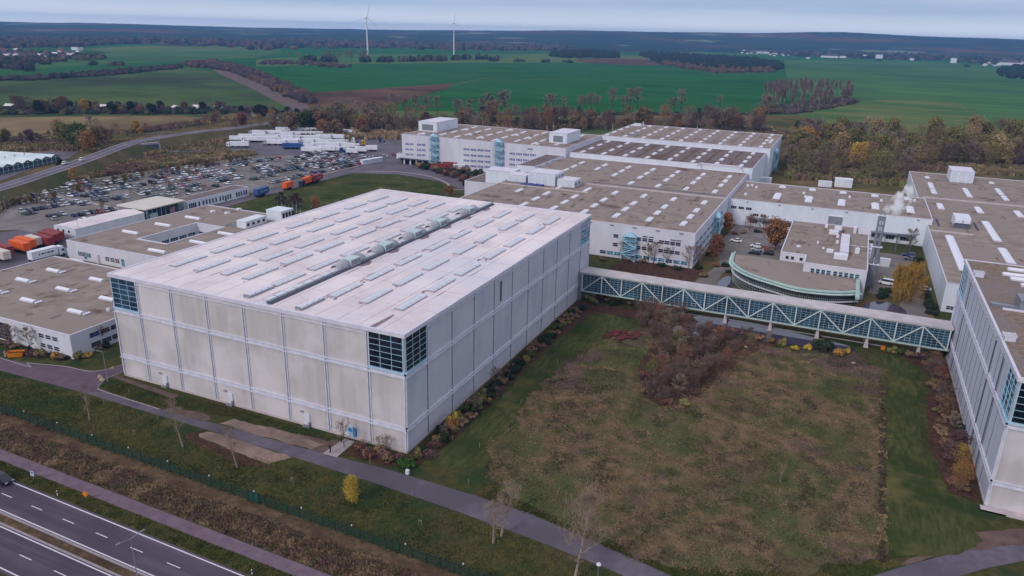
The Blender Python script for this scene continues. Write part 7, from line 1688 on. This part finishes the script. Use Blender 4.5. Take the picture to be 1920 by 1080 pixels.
# low brush on the verge and tufts in the meadow
def tufts(name, poly, n, mats, size, lab, seed, patch=.06):
    r = random.Random(seed); b = MB(); xs_ = [p[0] for p in poly]; ys_ = [p[1] for p in poly]; c = 0; tries = 0
    while c < n and tries < n*6:
        tries += 1; x, y = r.uniform(min(xs_), max(xs_)), r.uniform(min(ys_), max(ys_)); k = False
        for (x1, y1), (x2, y2) in zip(poly, poly[1:]+poly[:1]):
            if (y1 > y) != (y2 > y) and x < (x2-x1)*(y-y1)/(y2-y1)+x1: k = not k
        if not k: continue
        if patch < .07 and mn.noise(Vector((x*.5, y*.5, 2)))+.9*mn.noise(Vector((x*.12, y*.12, 8))) > .62: continue
        c += 1; v = 1.35*mn.noise(Vector((x*patch, y*patch, seed)))+.75*mn.noise(Vector((x*patch*3.4, y*patch*3.4, seed+4)))+r.gauss(0, .1)
        m = min(len(mats)-1, max(0, int((v+.55)/1.1*len(mats)))); s = size*r.uniform(.5, 1.3)*(1+mn.noise(Vector((x*.3, y*.3, 9)))*.5)
        for q in range(3):
            a = r.uniform(0, 6.283); w = s*.32; dx, dy = math.cos(a)*w, math.sin(a)*w; ox, oy = r.uniform(-.5, .5)*s, r.uniform(-.5, .5)*s; lx, ly = r.uniform(-.35, .35)*s, r.uniform(-.35, .35)*s
            b.quad((x+ox-dx, y+oy-dy, .0), (x+ox+dx, y+oy+dy, 0), (x+ox+dx*.5+lx, y+oy+dy*.5+ly, s*.8), (x+ox-dx*.7+lx, y+oy-dy*.7+ly, s*.72), m=m)
    return tag(b.build(name, mats), lab, name.replace('_', ' '), kind='stuff')
tm = [mat('weed_'+k, S(*a), S(*c), .7, 3) for k, a, c in (('purple', (104, 86, 80), (82, 70, 68)), ('dark', (84, 80, 60), (68, 66, 52)), ('green', (92, 104, 58), (74, 86, 50)), ('olive', (122, 116, 84), (104, 98, 72)), ('tan', (152, 130, 104), (130, 110, 90)), ('straw', (166, 140, 110), (142, 120, 98)))]
tufts('meadow_weeds', rag([((x-52)*1.012+52, (y-45)*1.012+45) for x, y in mead], 1.6, 1.0, 4), 84000, [tm[0], tm[1], tm[2], tm[2], tm[3], tm[4], tm[5], tm[4], tm[0], tm[1]], .25, 'dried weeds and grasses covering the rough meadow', 3)
vp = [(-120, Lx(-120, -33.1)), (70, Lx(70, -33.1)), (70, Lx(70, -27.4)), (-120, Lx(-120, -27.4))]
bm_ = [mat('verge_'+k, S(*a), S(*c), .7, 3) for k, a, c in (('plum', (128, 104, 94), (104, 84, 78)), ('brown', (138, 120, 92), (114, 100, 78)), ('green', (116, 114, 76), (92, 92, 62)), ('tan', (158, 136, 108), (134, 116, 92)))]
tufts('verge_brush', vp, 30000, [bm_[0], bm_[2], bm_[0], bm_[1], bm_[0], bm_[3]], .38, 'low brown brush covering the verge below the fence', 5, .3)
gm_ = [mat('lawn_'+k, S(*a), S(*c), .7, 3) for k, a, c in (('dark', (76, 80, 48), (66, 70, 42)), ('green', (88, 94, 52), (76, 84, 46)), ('dry', (122, 112, 72), (106, 98, 64)))]
tufts('lawn_grass', [(-120, -24), (90, -27), (90, -20), (72, -20.5), (56, -17), (36, -14), (0, -11.6), (-37, -15), (-62, -11), (-120, -12)], 26000, [gm_[0], gm_[1], gm_[1], gm_[2]], .2, 'uneven long grass and fallen leaves on the lawn', 8, .09)

lw = lambda p: [at(*q) for q in p]
tufts('lawn_grass', [(8.6, -1), (13.0, 1), (13.2, 19), (11.6, 35), (12.5, 50), (15.5, 70), (23, 88), (12, 91), (7.5, 86), (6.6, 60), (6.6, 20)], 15000, [gm_[0], gm_[1], gm_[0], gm_[2]], .12, 'short mown grass strip between the grey wall bed and the meadow', 12, .12)
tufts('lawn_grass', [(86.3, 96), (82.8, 96), (83, 89), (86.1, 86.1), (86.5, 75), (85.7, 40), (85.4, 7), (96, 14.5), (100, 19), (94, 45), (93.6, 70), (95, 90), (90, 100)], 20000, [gm_[0], gm_[1], gm_[1], gm_[2]], .12, 'mown grass strip beside the second warehouse bed', 13, .12)
tufts('fringe_grass', [(18, -6.6), (19, -2.4), (28, -5), (39, -6.8), (53.8, -10.4), (68, -5), (77, 2), (81, 4.5), (85, 7), (87, 6.4), (83, 1.7), (76, -5), (66, -12.4), (55, -12.0), (40, -9.2), (30, -7.3)], 9000, [gm_[1], gm_[1], gm_[2]], .22, 'bright grass fringe between the service road and the meadow', 14, .12)
tufts('road_verge_grass', [(-110, Lx(-110, -38.7)), (20, Lx(20, -38.7)), (20, Lx(20, -36.0)), (-110, Lx(-110, -36.0))], 9000, [gm_[1], gm_[2], gm_[1], gm_[0]], .2, 'yellowish grass between the cycle path and the highway', 15, .15)
tufts('front_grass', [(-78, -2.4), (-58, -3.8), (-56, -1.2), (-30, -1.2), (-16, -1.4), (-16, -3.2), (-24, -4), (-40, -4.4), (-48, -5.4), (-56, -7.9), (-73, -7.4), (-77, -6.6)], 5000, [gm_[0], gm_[1], gm_[0]], .15, 'dark grass strip along the sand coloured wall', 16, .15)
tufts('meadow_edge_stalks', [(84.9, 5), (85.7, 40), (86.2, 76), (85.2, 76), (84.6, 40), (83.8, 6)], 1300, [tm[0], tm[1], tm[4]], .45, 'taller dry stalks along the straight meadow edge', 17, .3)
tufts('bank_scrub', [at(*q) for q in ((-60, 436), (0, 398), (60, 362), (110, 346), (190, 332), (300, 316), (400, 302), (480, 291), (470, 286), (380, 290), (280, 296), (200, 306), (150, 318), (60, 350), (0, 372), (-60, 395))], 12000, [bm_[0], bm_[1], bm_[2], bm_[3]], 2.0, 'tangled scrub on the bank above the car park', 18, .03)
tufts('dry_scrub', [at(*q) for q in ((200, 268), (330, 250), (430, 244), (430, 284), (330, 284), (260, 292), (180, 306))], 4000, [bm_[1], tm[3], tm[4], bm_[3]], 1.5, 'dry grass and scrub inside the road loop', 19, .03)
tufts('dry_scrub', [at(*q) for q in ((0, 262), (120, 256), (260, 250), (400, 232), (460, 222), (440, 216), (250, 246), (60, 256))], 4000, [bm_[0], tm[3], bm_[2], bm_[3]], 2.2, 'low scrub at the rim of the stubble field', 20, .02)
tufts('dry_scrub', [at(*q) for q in ((-40, 300), (0, 288), (95, 282), (150, 284), (200, 270), (110, 258), (0, 262), (-40, 265))], 3000, [bm_[0], bm_[1], bm_[2], bm_[3]], 1.8, 'brown scrub behind the glasshouses', 23, .03)
tufts('wood_floor', [at(*q) for q in ((1474, 262), (1940, 290), (1960, 335), (1710, 318), (1720, 352), (1478, 336))], 9000, [bm_[1], bm_[2], bm_[0], bm_[1]], 3.2, 'bushy undergrowth of the wood beyond the workshop hall', 21, .03)
tufts('wood_floor', [at(*q) for q in ((560, 262), (600, 226), (740, 228), (980, 238), (1180, 226), (1420, 232), (1480, 262), (1200, 236), (760, 262))], 9000, [bm_[1], bm_[2], bm_[0], bm_[3]], 3.4, 'bushy undergrowth behind the rear halls and lorry park', 22, .02)

# ---------------------------------------------------------------- haze
hm = bpy.data.materials.new('haze'); hm.use_nodes = True; t = hm.node_tree; t.nodes.clear()
o = t.nodes.new('ShaderNodeOutputMaterial'); v = t.nodes.new('ShaderNodeVolumePrincipled'); v.inputs['Color'].default_value = (.25, .5, 1, 1); v.inputs['Density'].default_value = .000085; v.inputs['Anisotropy'].default_value = .1
t.links.new(v.outputs[0], o.inputs['Volume'])
b = MB(); b.box(-9500, 9500, -3500, 12500, -8, 145); tag(b.build('haze', hm), 'thin bluish haze over the whole plain', 'haze', kind='stuff')
